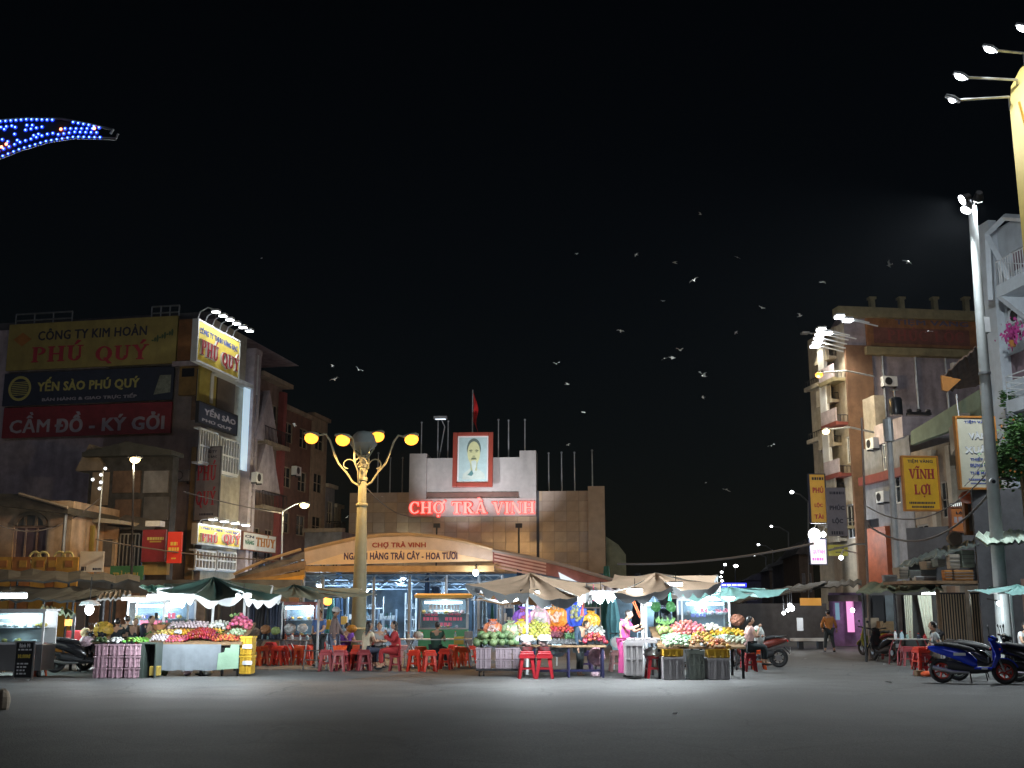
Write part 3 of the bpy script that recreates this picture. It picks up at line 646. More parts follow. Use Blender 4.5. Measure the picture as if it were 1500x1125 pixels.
a, b, c, d = FD.rect(160, 760, 214, 770, 0); obj('awning', MB().add([(a - u0, -.1, d + .3), (b - u0, -.1, d), (b - u0 + .4, -1.7, c - .3), (a - u0, -1.7, c)], [(0, 1, 2, 3)]), M_tin, t)
t = slab(FD, 'small_house', 'small peach walled house with a dark door below the thin pole', 'building', 136, 766, 172, 838, wm, 3, 0, True)
u0, u1, z0, z1 = FD.rect(136, 766, 172, 838, 0); a, b, c, d = FD.rect(151, 790, 165, 830, 0)
obj('door', MB().box(a - u0, b - u0, -.05, -.001, c, d), M_dkgrey, t); obj('door_frame', MB().box(a - u0 - .12, a - u0, -.08, -.001, c, d).box(b - u0, b - u0 + .12, -.08, -.001, c, d), M_tan, t)
obj('canopy_roof', MB().prism([(-.3, z1), (u1 - u0 + .7, z1 - .15), (u1 - u0 + .7, z1), (-.3, z1 + .25)], -1.2, .5), M_cream, t)
sign(FD, 'signboard', 'dim orange and brown notice panel left of the thin floodlight pole', 110, 770, 136, 818, P_yel, [('x', P_blk, 113, 773, 132, 776, 'bars'), ('x', P_blk, 114, 811, 130, 814, 'bars')], 1.2, .12, arms=False)
u0, u1, z0, z1 = FD.rect(112, 783, 133, 806, 1.32); obj('print_panel', MB().box(.1, u1 - u0, -.13, -.12, .7, .7 + z1 - z0), P_or, [o for o in bpy.data.objects if o.get('label', '').startswith('dim orange and brown notice')][0])
sign(FD, 'signboard', 'white stepped panel fixed at the foot of the thin floodlight pole', 117, 808, 151, 838, P_wh, [('x', P_navy, 119, 830, 126, 836, 'bars'), ('x', P_blk, 136, 832, 149, 835, 'bars')], 2.2, .1, arms=False)
sign(FD, 'signboard', 'green board with pale hand painted lettering above the awnings', 161, 829, 209, 854, mat('sign_green', (.05, .18, .08), .6, var=.15, stain=.3), [('TRÀ VINH', P_yel, 166, 836, 202, 849)], 2.0, .08, arms=False)
sign(FD, 'signboard', 'dark red panel with a yellow square left of the red shop sign', 208, 776, 242, 823, P_red, [('x', P_gold, 216, 787, 240, 791, 'bars')], .6, .12, arms=False)
u0, u1, z0, z1 = FD.rect(208, 776, 242, 823, .72); q = [o for o in bpy.data.objects if o.get('label', '').startswith('dark red panel')][0]
obj('print_panel', MB().box(.35, u1 - u0 - .2, -.13, -.12, .9, z1 - z0 - .55), mat('dim_yellow', (.42, .30, .06), .6, var=.2), q)
q = sign(FD, 'signboard', 'bright red vertical sign with yellow stripes beside the pink building', 245, 779, 265, 825, mat('bright_red_sign', (.75, .05, .03), .5, var=.05), [
    ('x', mat('bright_yellow', (.8, .6, .1), .5, var=0), 250, 794, 260, 799, 'bars'), ('x', MATS['bright_yellow'], 247, 802, 262, 807, 'bars'), ('x', MATS['bright_yellow'], 251, 817, 258, 819, 'bars')], .9, .15, arms=False)
slab(FD, 'low_wall', 'dim yellow low wall under the dark red panel', 'wall', 208, 822, 244, 842, mat('dim_ochre', (.36, .26, .09), .7, var=.2), .3, .5)
slab(FD, 'air_conditioner', 'white condenser box above the red vertical sign', 'air conditioner', 213, 763, 234, 771, M_white, .5, .9)
t = slab(FD, 'glass_shopfront', 'dark glazed shopfront with thin frames right of the small peach house', 'shopfront', 173, 776, 207, 838, M_dark, .5, 0, True)
w = FD.rect(173, 776, 207, 838, 0); bars(t, .1, w[1] - w[0] - .1, .2, w[3] - .2, -.02, 5, M_galv, .05, 'mullions')

# ---------------- long dark awnings and market sheds along the left
def shed_roof(name, label, pts, m, th=.06, kind=None, cat='awning', posts=(), group=None):
    t = thing(name, label, cat, (sum(p[0] for p in pts) / 4, sum(p[1] for p in pts) / 4, 0), 0, group); c = t.location
    P = [Vector(p) - Vector((c.x, c.y, 0)) for p in pts]; mb = MB(); n_ = 14; rnd = random.Random(len(label)); vs = []
    for j in range(3):
        for i in range(n_ + 1):
            a = P[0].lerp(P[1], i / n_); b = P[3].lerp(P[2], i / n_); p = a.lerp(b, j / 2)
            vs.append(p + Vector((0, 0, rnd.uniform(-.05, .05) + (.03 if i % 2 else -.02))))
    fs = [(j * (n_ + 1) + i, j * (n_ + 1) + i + 1, (j + 1) * (n_ + 1) + i + 1, (j + 1) * (n_ + 1) + i) for j in range(2) for i in range(n_)]
    mb.add(vs, fs); k = len(vs); mb.add([v - Vector((0, 0, th)) for v in vs], [tuple(reversed(f)) for f in fs])
    for i in range(n_): mb.f.append((i, i + k, i + 1 + k, i + 1))
    obj('roof_sheet', mb, m, t)
    for p in posts: obj('post', MB().tube([(p[0] - c.x, p[1] - c.y, 0), (p[0] - c.x, p[1] - c.y, p[2])], .04, 6), M_iron, t)
    return t
M_dtin = mat('dark_tarp', (.09, .085, .075), .8, var=.35, scale=1.2, bump=.3, bscale=8)
M_olive = mat('olive_tarp', (.17, .19, .12), .7, var=.2); M_teal = mat('teal_canvas', (.28, .56, .53), .7, var=.12, bump=.15, bscale=10, back=(.35, .55, .52))
def pr(a, Y): return tuple(at(a[0], a[1], Y))
shed_roof('awning', 'long dark brown sheet roof running across the far left', [pr((-40, 850), 38), pr((205, 852), 38), pr((205, 842), 43), pr((-40, 832), 43)], M_dtin, posts=[(X(q, 38.2), 38.2, Z(852, 38.2)) for q in (20, 96, 160)])
shed_roof('awning', 'black sagging tarp roof under the long brown sheet roof', [pr((-40, 878), 35), pr((110, 880), 35), pr((190, 862), 38), pr((-40, 858), 38)], mat('black_tarp', (.03, .035, .035), .7, var=.3), posts=[(X(q, 35.2), 35.2, Z(878, 35.2)) for q in (62, 105)])
shed_roof('awning', 'pale grey flat sheet roof above the yellow bags', [pr((140, 878), 34), pr((192, 872), 34), pr((192, 866), 36), pr((146, 868), 36)], M_tin, posts=[(X(q, 34.2), 34.2, Z(876, 34.2)) for q in (150, 186)])
shed_roof('awning', 'olive pitched tarp beside the glass food cart', [pr((58, 892), 31), pr((112, 901), 31), pr((100, 893), 32.5), pr((60, 888), 32.5)], M_olive, posts=[(X(60, 31), 31, Z(893, 31)), (X(108, 31), 31, Z(900, 31))])
bk = put(Fr(*at(0, 895, 45).xy, -4), 'market_shed', 'dark closed market shed behind the left stalls', 'building')
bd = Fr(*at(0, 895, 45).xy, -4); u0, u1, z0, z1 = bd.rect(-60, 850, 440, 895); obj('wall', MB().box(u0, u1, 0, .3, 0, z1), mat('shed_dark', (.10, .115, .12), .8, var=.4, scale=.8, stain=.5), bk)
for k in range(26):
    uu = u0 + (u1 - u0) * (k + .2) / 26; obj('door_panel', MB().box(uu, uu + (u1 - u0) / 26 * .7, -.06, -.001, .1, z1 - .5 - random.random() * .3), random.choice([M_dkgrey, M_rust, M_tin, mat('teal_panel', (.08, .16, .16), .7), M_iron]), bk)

# ================================================================ THE MARKET HALL
FM = Fr(*at(697, 895, 75).xy, -5)
t = put(FM, 'market_hall', 'tiled market hall with red CHỢ TRÀ VINH letters and a stepped parapet', 'building')
u0, u1, z0, zw = FM.rect(510, 722, 885, 890)
uc0, uc1, _, zt1 = FM.rect(601, 666, 786, 757); us0, us1, _, zs = FM.rect(626, 672, 762, 755)
zb = FM.pt(700, 757)[1]
hall = MB().box(u0, u1, .05, 18, 0, zw - .05); obj('wall', hall, mat('mortar', (.22, .18, .14), .9), t)
M_tiles = [mat('stone_tile_%s' % n_, c, .17, var=.12, scale=1.2) for n_, c in (('brown', (.46, .34, .24)), ('tan', (.52, .39, .27)), ('grey', (.44, .35, .28)))]
nx, nz = 21, 14; tw_, th_ = (u1 - u0) / nx, zw / nz * 1.0; tm = []
for m in M_tiles: tm.append(MB().box(.008, tw_ - .008, -.02, .05, .007, th_ - .007).mesh('tile', m))
for j in range(1, nz):
    for i in range(nx):
        if th_ * j < 2.0: continue
        o = obj('tile', random.choice(tm), parent=t, loc=(u0 + i * tw_, random.uniform(-.006, .006), j * th_), rot=(random.uniform(-.012, .012), 0, random.uniform(-.014, .014)))
M_stone = mat('pale_stone', (.42, .40, .38), .6, var=.1, scale=2, stain=.15, bump=.1)
pb = MB().box(us0, us1, -.25, 1, zb, zs); obj('parapet', pb, M_stone, t)
obj('pier', MB().box(uc0, us0, -.45, 1.2, zb, zt1), M_stone, t); obj('pier', MB().box(us1, uc1, -.45, 1.2, zb, zt1 + .12), M_stone, t)
a, b, c, d = FM.rect(625, 722, 760, 729, .3); obj('moulding', MB().box(a, b, -.4, -.25, c, d), mat('brown_moulding', (.16, .09, .07), .7), t)
obj('letter_band', MB().box(uc0, uc1, -.5, -.451, zb, FM.pt(700, 731)[1]), M_stone, t)
a, b, c, d = FM.rect(862, 713, 886, 830, 0); obj('pier', MB().box(a, b + .02, -.35, 1, 0, d), M_tiles[0], t)
a, b, c, d = FM.rect(786, 719, 790, 830, 0); obj('joint', MB().box(a, b, -.06, .02, 2, d), M_iron, t)
u, _ = FM.pt(887, 760); mb = MB().prism([(u, 0), (u + 1.2, 0), (u + 1.2, zw - 4.4), (u + .9, zw - 3.4), (u, zw - 2.7)], .6, 14); pass
wz = [FM.pt(887, y)[1] for y in (785, 797, 812)]; mb = MB().prism([(u, 0), (u + 1.3, 0), (u + 1.3, wz[2]), (u + .8, wz[1]), (u, wz[0])], .6, 14); obj('side_wing', mb, mat('green_grey_wall', (.25, .28, .20), .8, stain=.4), t)
for px in (574, 592, 610): pass
for (txt, xa, xb) in (('CHỢ', 600, 651), ('TRÀ', 662, 713), ('VINH', 722, 783)):
    a, _, c, d = FM.rect(xa, 735.5, xb, 752.5, .55); b = FM.pt(xb, 744, .55)[0]
    serif_word(txt, t, a, b, c, d, -.56, glow('neon_red', (1.0, .03, .02), 1.6), .12, pad=.045, m2=glow('letter_face_glow', (1.0, .33, .28), 1.25))
    # small back-lighting of the letters
point('letter_glow', (FM.pt(690, 745)[0], -1.6, zb + .9), 26, (1, .12, .08), .4, parent=t)
# flagpoles
for k, (px, yt, yb, Y) in enumerate(((617, 620, 665, .6), (641, 614, 672, .6), (656, 618, 672, .6), (730, 616, 672, .6), (745, 617, 672, .6), (769, 616, 664, .6),
                                    (553, 665, 722, 2), (571, 672, 722, 2), (589, 672, 722, 2), (804, 665, 720, 2), (823, 664, 720, 2), (842, 664, 718, 2), (868, 661, 714, 2))):
    ua, zb_ = FM.pt(px, yb, -Y); _, zt_ = FM.pt(px, yt, -Y)
    p = put(FM, 'flagpole', 'thin empty flagpole, number ' , 'flagpole', ua, -Y, 0, 'empty flagpoles on the market roof')
    nm = ['first', 'second', 'third', 'fourth', 'fifth', 'sixth', 'seventh', 'eighth', 'ninth', 'tenth', 'eleventh', 'twelfth', 'last'][[6, 7, 8, 0, 1, 2, 3, 4, 5, 9, 10, 11, 12].index(k)]
    p['label'] = nm + ' empty flagpole from the left on the market roof'
    obj('pole', MB().cyl((0, 0, zb_ - .6), (0, 0, zt_), .055, .04, 8), M_galv, p); obj('finial', MB().ell((0, 0, zt_ + .05), .08, .08, .08, 8, 5), M_galv, p)
ua, zb_ = FM.pt(692, 640, -.6); _, zt_ = FM.pt(692, 571, -.6)
p = put(FM, 'flagpole', 'flagpole above the portrait with a limp red flag', 'flagpole', ua, -.6, 0)
obj('pole', MB().cyl((0, 0, zb_ - 1), (0, 0, zt_), .06, .04, 8), M_galv, p)
fl = MB(); vs = []
for j in range(10):
    for i in range(6):
        zz_ = zt_ - .2 - j * .22; vs.append((.05 + i * .055 * (1 + .3 * math.sin(j * .8)), .09 * math.sin(i * 2.1 + j * .4), zz_ - i * .16))
fl.add(vs, [(j * 6 + i, j * 6 + i + 1, (j + 1) * 6 + i + 1, (j + 1) * 6 + i) for j in range(9) for i in range(5)]); obj('flag', fl, mat('flag_red', (.55, .02, .02), .7, var=.1), p)
# floodlight on the third pole
ua, z_ = FM.pt(647, 614, -.2); p = put(FM, 'floodlight', 'small floodlight high on a bracket left of the portrait', 'floodlight', ua, .2, z_)
obj('housing', MB().box(-.45, .45, -.3, .1, -.08, .1), M_galv, p); obj('lens', MB().box(-.35, .35, -.27, .05, -.1, -.081), glow('dim_lens', (.8, .9, 1), 1.5), p); obj('bracket', MB().tube([(0, .1, 0), (.2, .5, -.5)], .04, 5).tube([(.2, .5, -.5), (-.3, .8, -3.2)], .04, 5), M_galv, p)
# unseen uplights added to brighten the parapet
for i, px in enumerate((640, 760)):
    ua, z_ = FM.pt(px, 757, 7); p = put(FM, 'floodlight', ('left' if i == 0 else 'right') + ' added uplight in front of the red market letters', 'floodlight', ua, 7.0, z_ - .5, 'added uplights of the market sign')
    obj('housing', MB().box(-.2, .2, -.1, .1, -.16, .1), M_iron, p); obj('bracket', MB().tube([(0, 0, -.16), (0, 0, -3.4)], .05, 5), M_iron, p)
    spot('uplight', (0, .3, .15), (.8 if i == 0 else -.8, 7, 4.2), 1700, (.86, .88, .96), 62, .1, .8, parent=p)
# portrait: a plain generic bust
a, b, c, d = FM.rect(663, 633, 722, 714, 1.0); p = put(FM, 'framed_portrait', 'large framed portrait of an elderly man with a grey goatee', 'portrait', a, 1.0, c); w, h = b - a, d - c
p.rotation_euler.x = R(-4)
fw = w * .115
obj('frame', MB().box(0, fw, -.16, .1, 0, h).box(w - fw, w, -.16, .1, 0, h).box(fw, w - fw, -.16, .1, 0, fw).box(fw, w - fw, -.16, .1, h - fw * .8, h), mat('frame_redbrown', (.30, .05, .03), .45, var=.1), p, bevel=.03)
obj('mount', MB().box(fw, w - fw, -.02, .08, fw, h - fw * .8), mat('mount_white', (.75, .76, .74), .6, var=0), p)
obj('canvas', MB().box(fw + .1, w - fw - .1, -.03, -.021, fw + .1, h - fw * .8 - .1), mat('portrait_blue', (.42, .58, .58), .6, var=.08), p)
cx = w * .52
def blob(nm, pts, k, m): return obj(nm, MB().prism([(cx + x * w, z * h) for x, z in pts], -.031 - .004 * k, -.03 - .004 * (k - 1)), m, p)
def oval(x, z, rx, rz, a0=0, a1=360, n=22): return [(x + rx * math.cos(R(a0 + (a1 - a0) * i / n)), z + rz * math.sin(R(a0 + (a1 - a0) * i / n))) for i in range(n + (0 if a1 - a0 == 360 else 1))]
blob('jacket', [(-.28, .14), (.30, .14), (.27, .24), (.12, .33), (.06, .36), (-.07, .36), (-.14, .31), (-.26, .24)], 1, mat('portrait_jacket', (.52, .62, .56), .6, var=.1))
blob('neck', [(-.07, .30), (.08, .30), (.1, .45), (-.09, .45)], 2, mat('portrait_skin_dim', (.42, .46, .25), .6, var=.05))
blob('hair', oval(0, .70, .175, .19), 3, mat('portrait_hair', (.12, .17, .15), .6, var=.1))
blob('face', oval(0, .62, .158, .215), 4, mat('portrait_skin', (.60, .62, .33), .6, var=.08))
mk = mat('portrait_line', (.14, .17, .10), .6, var=0); feat = MB()
def fpoly(pts, k=5): feat.prism([(cx + x * w, z * h) for x, z in pts], -.031 - .004 * k, -.03 - .004 * (k - 1))
for sx in (-1, 1):
    fpoly([(sx * .03, .665), (sx * .11, .655), (sx * .12, .668), (sx * .07, .685), (sx * .03, .675)][::sx]); fpoly([(sx * .04, .635), (sx * .10, .635), (sx * .10, .645), (sx * .07, .652), (sx * .04, .645)][::sx])
fpoly([(-.035, .555), (.04, .555), (.03, .57), (-.025, .57)]); fpoly([(-.075, .50), (.08, .50), (.05, .535), (0, .54), (-.045, .535)])
obj('features', feat, mk, p)
blob('goatee', [(-.06, .47), (-.045, .36), (-.01, .26), (.03, .30), (.07, .38), (.065, .47), (.02, .49)], 6, mat('portrait_beard', (.55, .66, .62), .6, var=.1))
blob('collar', [(-.15, .22), (-.04, .31), (0, .24), (-.05, .20)], 7, mat('portrait_collar', (.10, .24, .24), .6, var=0))

# ---------------- arched canopy in front of the hall
FC = Fr(*at(585, 895, 52).xy, -3)
t = put(FC, 'market_canopy', 'arched sheet roof with cream fascia lettered NGÀNH HÀNG TRÁI CÂY', 'canopy')
def C(px, py, out=0): return FC.pt(px, py, out)
top = [(447, 806), (480, 798), (520, 789), (560, 784), (600, 783), (640, 786), (680, 793), (722, 804)]
P = [C(*q) for q in top]; bot = [C(447, 828), C(722, 822)]
fa = MB().prism([bot[0], bot[1]] + P[::-1], -.12, 0)
fascia = obj('fascia', fa, mat('fascia_mauve', (.66, .58, .52), .6, var=.08, stain=.12), t)
mid = [(447, 826), (500, 812), (560, 805), (640, 806), (722, 822)]
pm = [C(*q) for q in mid]; obj('fascia_band', MB().prism([bot[0], bot[1], pm[4], pm[3], pm[2], pm[1]], -.135, -.121), mat('fascia_cream', (.86, .70, .48), .6, var=.06), t)
M_trim = mat('canopy_trim', (.55, .42, .26), .5, .1, var=.1)
obj('trim', MB().tube([(a, -.14, b) for a, b in P], .09, 6), M_trim, t)
a, _, c, d = FC.rect(545, 793, 624, 804, .13); b = C(624, 798, .13)[0]; letters('CHỢ TRÀ VINH', t, a, b, c, d, -.14, mat('print_brown_red', (.30, .04, .04), .5, var=0), .016)
a, _, c, d = FC.rect(504, 807, 670, 820, .13); b = C(670, 813, .13)[0]; letters('NGÀNH HÀNG TRÁI CÂY - HOA TƯƠI', t, a, b, c, d, -.14, mat('print_indigo', (.05, .03, .12), .5, var=0), .014)
# barrel roof behind the fascia
def ribbon(pts, y0, y1, th=.05):
    mb = MB(); k = len(pts); vs = [(a, y0, b) for a, b in pts] + [(a, y1, b) for a, b in pts]; fs = [(i, i + 1, k + i + 1, k + i) for i in range(k - 1)]
    mb.add(vs, fs); mb.add([(v[0], v[1], v[2] - th) for v in vs], [tuple(reversed(f)) for f in fs]); return mb
obj('roof_sheet', ribbon(P, 0, 16), mat('roof_sheet_metal', (.30, .28, .26), .5, .3, var=.2), t)
# lower frame beam and soffit
a, _, c, d = FC.rect(440, 829, 726, 838, .3); b = C(724, 832, .3)[0]; obj('beam', MB().box(a, b, -.35, .1, c, d), mat('beam_ochre', (.50, .34, .16), .6, var=.15, stain=.2), t)
# left wing roofs: long sheet courses fanning down to the left
wing = [(447, 808), (352, 838)]
for k, (ya, yb, m, o_) in enumerate(((808, 822, M_tin, 0), (822, 836, mat('roof_course_brown', (.30, .22, .15), .6, .1, var=.2), .35), (836, 850, mat('roof_course_ochre', (.42, .28, .11), .6, .1, var=.2), .7))):
    A_ = [C(447, ya, o_), C(447, yb - 3, o_), C(345 - 12 * k, 852 + k * 6, o_), C(345 - 12 * k, 843 + k * 7, o_)]
    obj('wing_roof', MB().prism([A_[3], A_[2], A_[1], A_[0]], -.1 - o_, .1 - o_), m, t)
A_ = [C(352, 862, 1.0), C(440, 868, 1.0), C(447, 842, 1.0), C(395, 850, 1.0)]
obj('lit_panel', MB().prism(A_, -1.1, -1.0), mat('yellow_tarp', (.80, .46, .08), .6, var=.12), t)
obj('wing_trim', MB().tube([(*[C(447, 806)[0]], -.8, C(447, 806)[1]), (C(395, 822)[0], -.8, C(395, 822)[1]), (C(350, 842)[0], -.8, C(350, 842)[1])], .07, 6), M_trim, t)
# right wing: red striped sheeting, dark green slope, curved edge down to the right
Q = [C(722, 806), C(775, 816), C(830, 829), C(905, 852)]; Q2 = [C(905, 866), C(830, 848), C(775, 838), C(722, 826)]
obj('wing_roof', MB().prism([Q2[3], Q2[2], Q2[1], Q2[0], Q[3], Q[2], Q[1], Q[0]], -.1, 0), mat('maroon_sheeting', (.30, .13, .13), .6, var=.2), t)
stripe = MB()
for k in range(5):
    a0 = C(724, 809 + k * 5, .12); a1 = C(800, 825 + k * 5, .12); stripe.prism([(a0[0], a0[1] - .06), (a1[0], a1[1] - .06), (a1[0], a1[1] + .02), (a0[0], a0[1] + .02)], -.14, -.101)
obj('roof_stripes', stripe, mat('pale_pink_sheeting', (.62, .45, .45), .6, var=.1), t)
obj('wing_trim', MB().tube([(a, -.16, b) for a, b in Q], .09, 6), mat('trim_grey', (.35, .33, .33), .5, var=.1), t)
q = [C(722, 803), C(722, 822), C(790, 832), C(775, 822)]; obj('green_slope', MB().prism([q[1], q[2], q[3], q[0]], .3, .5), mat('dark_green_sheet', (.05, .12, .08), .6, var=.2), t)
a, _, c, d = FC.rect(818, 838, 854, 850, .2); b = C(854, 843, .2)[0]; obj('skylight', MB().prism([(a, d), (a + .1, c), (b, c - .3), (b - .2, c - .1)], -.25, -.15), glow('skylight_glow', (.85, .93, 1), .9), t)
# columns and trusses inside, lit cool blue
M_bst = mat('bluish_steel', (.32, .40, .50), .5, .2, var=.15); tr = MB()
for yy, zoff in ((1.0, 0), (5, -.1), (9, -.2)):
    ua, ub = C(440, 850)[0], C(735, 850)[0]; zt_, zl = C(600, 838)[1] - .1 + zoff, C(600, 850)[1] + zoff
    tr.box(ua, ub, yy - .04, yy + .04, zt_ - .06, zt_).box(ua, ub, yy - .04, yy + .04, zl - .06, zl)
    n_ = 22
    for k in range(n_):
        a = ua + (ub - ua) * k / n_; b = ua + (ub - ua) * (k + 1) / n_; tr.tube([(a, yy, zl if k % 2 else zt_), (b, yy, zt_ if k % 2 else zl)], .03, 4)
obj('roof_truss', tr, M_bst, t)
for k, px in enumerate((441, 470, 545, 598, 652, 700, 735, 790, 850)):
    for j, yy in enumerate((.5, 7)):
        u = C(px, 850)[0] + j * .8; obj('column', MB().cyl((u, yy, 0), (u, yy, C(600, 842)[1]), .075, n=8), M_bst, t)
# interior: back wall, shelves, hung tarps, tube lamps
hl = put(FC, 'market_interior', 'bluish lit stalls and shelving seen under the arched canopy', 'market stall')
ua, ub = C(400, 880)[0] - 2, C(1010, 880)[0]
obj('back_wall', MB().box(ua, C(900, 880)[0], 14, 14.2, 0, 3.7), mat('blue_grey_wall', (.10, .15, .21), .8, var=.5, scale=.6, stain=.5), hl)
rnd = random.Random(3)
bluem = [mat('tarp_blue', (.06, .12, .24), .6, var=.3), mat('tarp_navy', (.02, .035, .07), .6, var=.3), mat('tarp_sky', (.20, .33, .42), .6, var=.3), M_dkgrey, mat('tarp_grey', (.25, .28, .30), .6, var=.3), mat('tarp_green', (.05, .20, .16), .6, var=.3)]
for k in range(46):
    u = ua + (ub - ua) * (k + rnd.random() * .6) / 46; w = rnd.uniform(.25, 1.1); yy = rnd.choice((2.5, 6, 10, 13)) + rnd.random(); zt_ = rnd.uniform(1.6, 3.9)
    if rnd.random() < .5:
        mb = MB(); m_ = rnd.choice(bluem); vs = []
        for j in range(5):
            for i in range(7): vs.append((u + (w * (i / 6 - .5)) * (.35 + .2 * j * .8) , yy + .06 * math.sin(i * 2.2), zt_ - j * zt_ * .2))
        mb.add(vs, [(j * 7 + i, (j + 1) * 7 + i, (j + 1) * 7 + i + 1, j * 7 + i + 1) for j in range(4) for i in range(6)]); obj('hanging_cloth', mb, m_, hl)
    else:
        fr_ = MB(); zt_ *= .7
        for z_ in (0.5, 1.1, 1.7):
            if z_ < zt_: fr_.box(u - w / 2, u + w / 2, yy, yy + .4, z_, z_ + .05)
        fr_.box(u - w / 2, u - w / 2 + .05, yy, yy + .4, 0, zt_).box(u + w / 2 - .05, u + w / 2, yy, yy + .4, 0, zt_); sh = obj('shelf', fr_, rnd.choice((M_bst, M_galv, M_white)), hl)
        gd = MB()
        for z_ in (.55, 1.15, 1.75):
            if z_ < zt_:
                for i in range(4): q = u - w / 2 + .1 + i * w * .22; hh = rnd.uniform(.1, .35); gd.box(q, q + w * .15, yy + .05, yy + .3, z_ + .001, z_ + hh)
        obj('goods', gd, rnd.choice(bluem + [M_white, P_or]), sh)
for i, (px, py, yy) in enumerate(((468, 858, 3), (590, 849, 5), (650, 870, 9), (700, 862, 8), (535, 866, 8), (790, 880, 6), (950, 885, 6))):
    u, z_ = FC.pt(px, py, -yy)
    lp = put(FC, 'tube_lamp', ['first', 'second', 'third', 'fourth', 'fifth', 'sixth', 'seventh'][[0, 4, 1, 2, 3, 5, 6].index(i)] + ' lamp from the left hanging inside the market hall', 'lamp', u, -yy, z_, 'lamps hanging inside the market')
    obj('tube', MB().cyl((-.13, 0, 0), (.13, 0, 0), .05, n=8), G_bulb, lp); obj('cord', MB().cyl((0, 0, .05), (0, 0, 1.2), .012, n=5), M_iron, lp); obj('fitting', MB().box(-.2, .2, -.04, .04, .05, .1), M_white, lp)
    point('tube_light', (0, 0, -.15), 300, (.55, .78, 1), .15, parent=lp)
u, z_ = FC.pt(697, 839, .6); lp = put(FC, 'canopy_lamp', 'bright round bulb under the right end of the cream fascia', 'lamp', u, .6, z_)
obj('bulb', MB().ell((0, 0, 0), .13, .13, .15, 10, 7), G_bulb, lp); obj('fitting', MB().cyl((0, 0, .14), (0, .3, .4), .03, n=6), M_iron, lp); point('canopy_lamp_light', (0, -.3, -.1), 60, (.9, .95, 1), .15, parent=lp)

# ================================================================ STREET LAMPS
t = thing('ornate_lamp', 'cream cast lamppost with four curled sodium arms and a domed top', 'lamppost', at(526, 895, 40) * 1, 0); t.location.z = 0
def LZ(py): return Z(py, 40)
def LX(px, py): return at(px, py, 40).x - t.location.x
z2 = LZ(700); pro = [(.40, 0), (.40, .25), (.32, .3), (.30, .9), (.33, .95), (.27, 1.0), (.25, 1.9), (.235, 2.6), (.175, LZ(742)), (.215, LZ(741)), (.215, LZ(738)), (.155, LZ(737)), (.145, LZ(705)), (.18, LZ(704)), (.18, LZ(700)), (.13, LZ(699)), (.12, LZ(686)), (.16, LZ(685)), (.16, LZ(680)), (.10, LZ(679)), (.14, LZ(672)), (.16, LZ(667))]
obj('pole', MB().lathe(pro, 12), M_lampiron, t, smooth=True)
obj('dome', MB().lathe([(.05, LZ(666)), (.34, LZ(657)), (.46, LZ(653)), (.50, LZ(650)), (.44, LZ(646)), (.38, LZ(638)), (.25, LZ(633)), (.02, LZ(631))], 20), mat('dome_shell', (.2, .24, .24), .45, var=.1), t, smooth=True)
cg = MB()
for k in range(6):
    a = k * math.pi / 3 + .3; cg.tube([(.12 * math.cos(a), .12 * math.sin(a), LZ(672)), (.26 * math.cos(a), .26 * math.sin(a), LZ(664)), (.4 * math.cos(a), .4 * math.sin(a), LZ(655))], .03, 5)
obj('cage', cg, M_lampiron, t)
arms = [((455, 643), 0.0), ((604, 645), .0), ((549, 634), 1.1), ((510, 655), -1.5)]
for (hx, hy), dy in arms:
    sgn = 1 if hx > 526 else -1; ex, ez = LX(hx, hy) - sgn * .24, LZ(hy) + .12
    p0 = Vector((sgn * .12, 0, LZ(712))); p3 = Vector((ex, dy, ez)); mid1 = Vector((ex * .35, dy * .3, LZ(690) - .05)); mid2 = Vector((ex * .62, dy * .6, (LZ(665)))); mid3 = Vector((ex * .82, dy * .85, ez + .06))
    pts = [p0, p0.lerp(mid1, .5) + Vector((0, 0, -.1)), mid1, mid1.lerp(mid2, .5) + Vector((sgn * .06, 0, -.02)), mid2, mid2.lerp(mid3, .5) + Vector((0, 0, .12)), mid3, p3]
    ar = obj('arm', MB().tube(pts, .036, 7), M_lampiron, t, smooth=True)
    sc_ = MB(); c0 = mid1 + Vector((-sgn * .05, 0, .25)); sp = []
    for k in range(12):
        a = k / 11 * 1.5 * math.pi; r = .28 - .016 * k; sp.append(c0 + Vector((-sgn * r * math.cos(a), 0, r * math.sin(a))))
    obj('scroll', sc_.tube(sp, .025, 5), M_lampiron, ar)
    head = obj('lamp_head', MB().loft([(-.30, .05, .05, .04), (-.18, .06, .10, .07), (.05, .06, .14, .09), (.19, .06, .11, .08), (.27, .05, .05, .04)], 10), M_lampiron, t, loc=p3 + Vector((sgn * .2, 0, 0)), rot=(0, R(-8 * sgn), 0), smooth=True)
    obj('lens', MB().ell((0, 0, -.09), .25, .2, .21, 14, 10), G_sod, head, smooth=True)
    spot('sodium_light', p3 + Vector((sgn * .2, 0, -.26)), p3 + Vector((sgn * .2 + sgn * .5, .9 + dy * .4, -3)), 1900, (1.0, .53, .18), 168, .16, .35, parent=t)

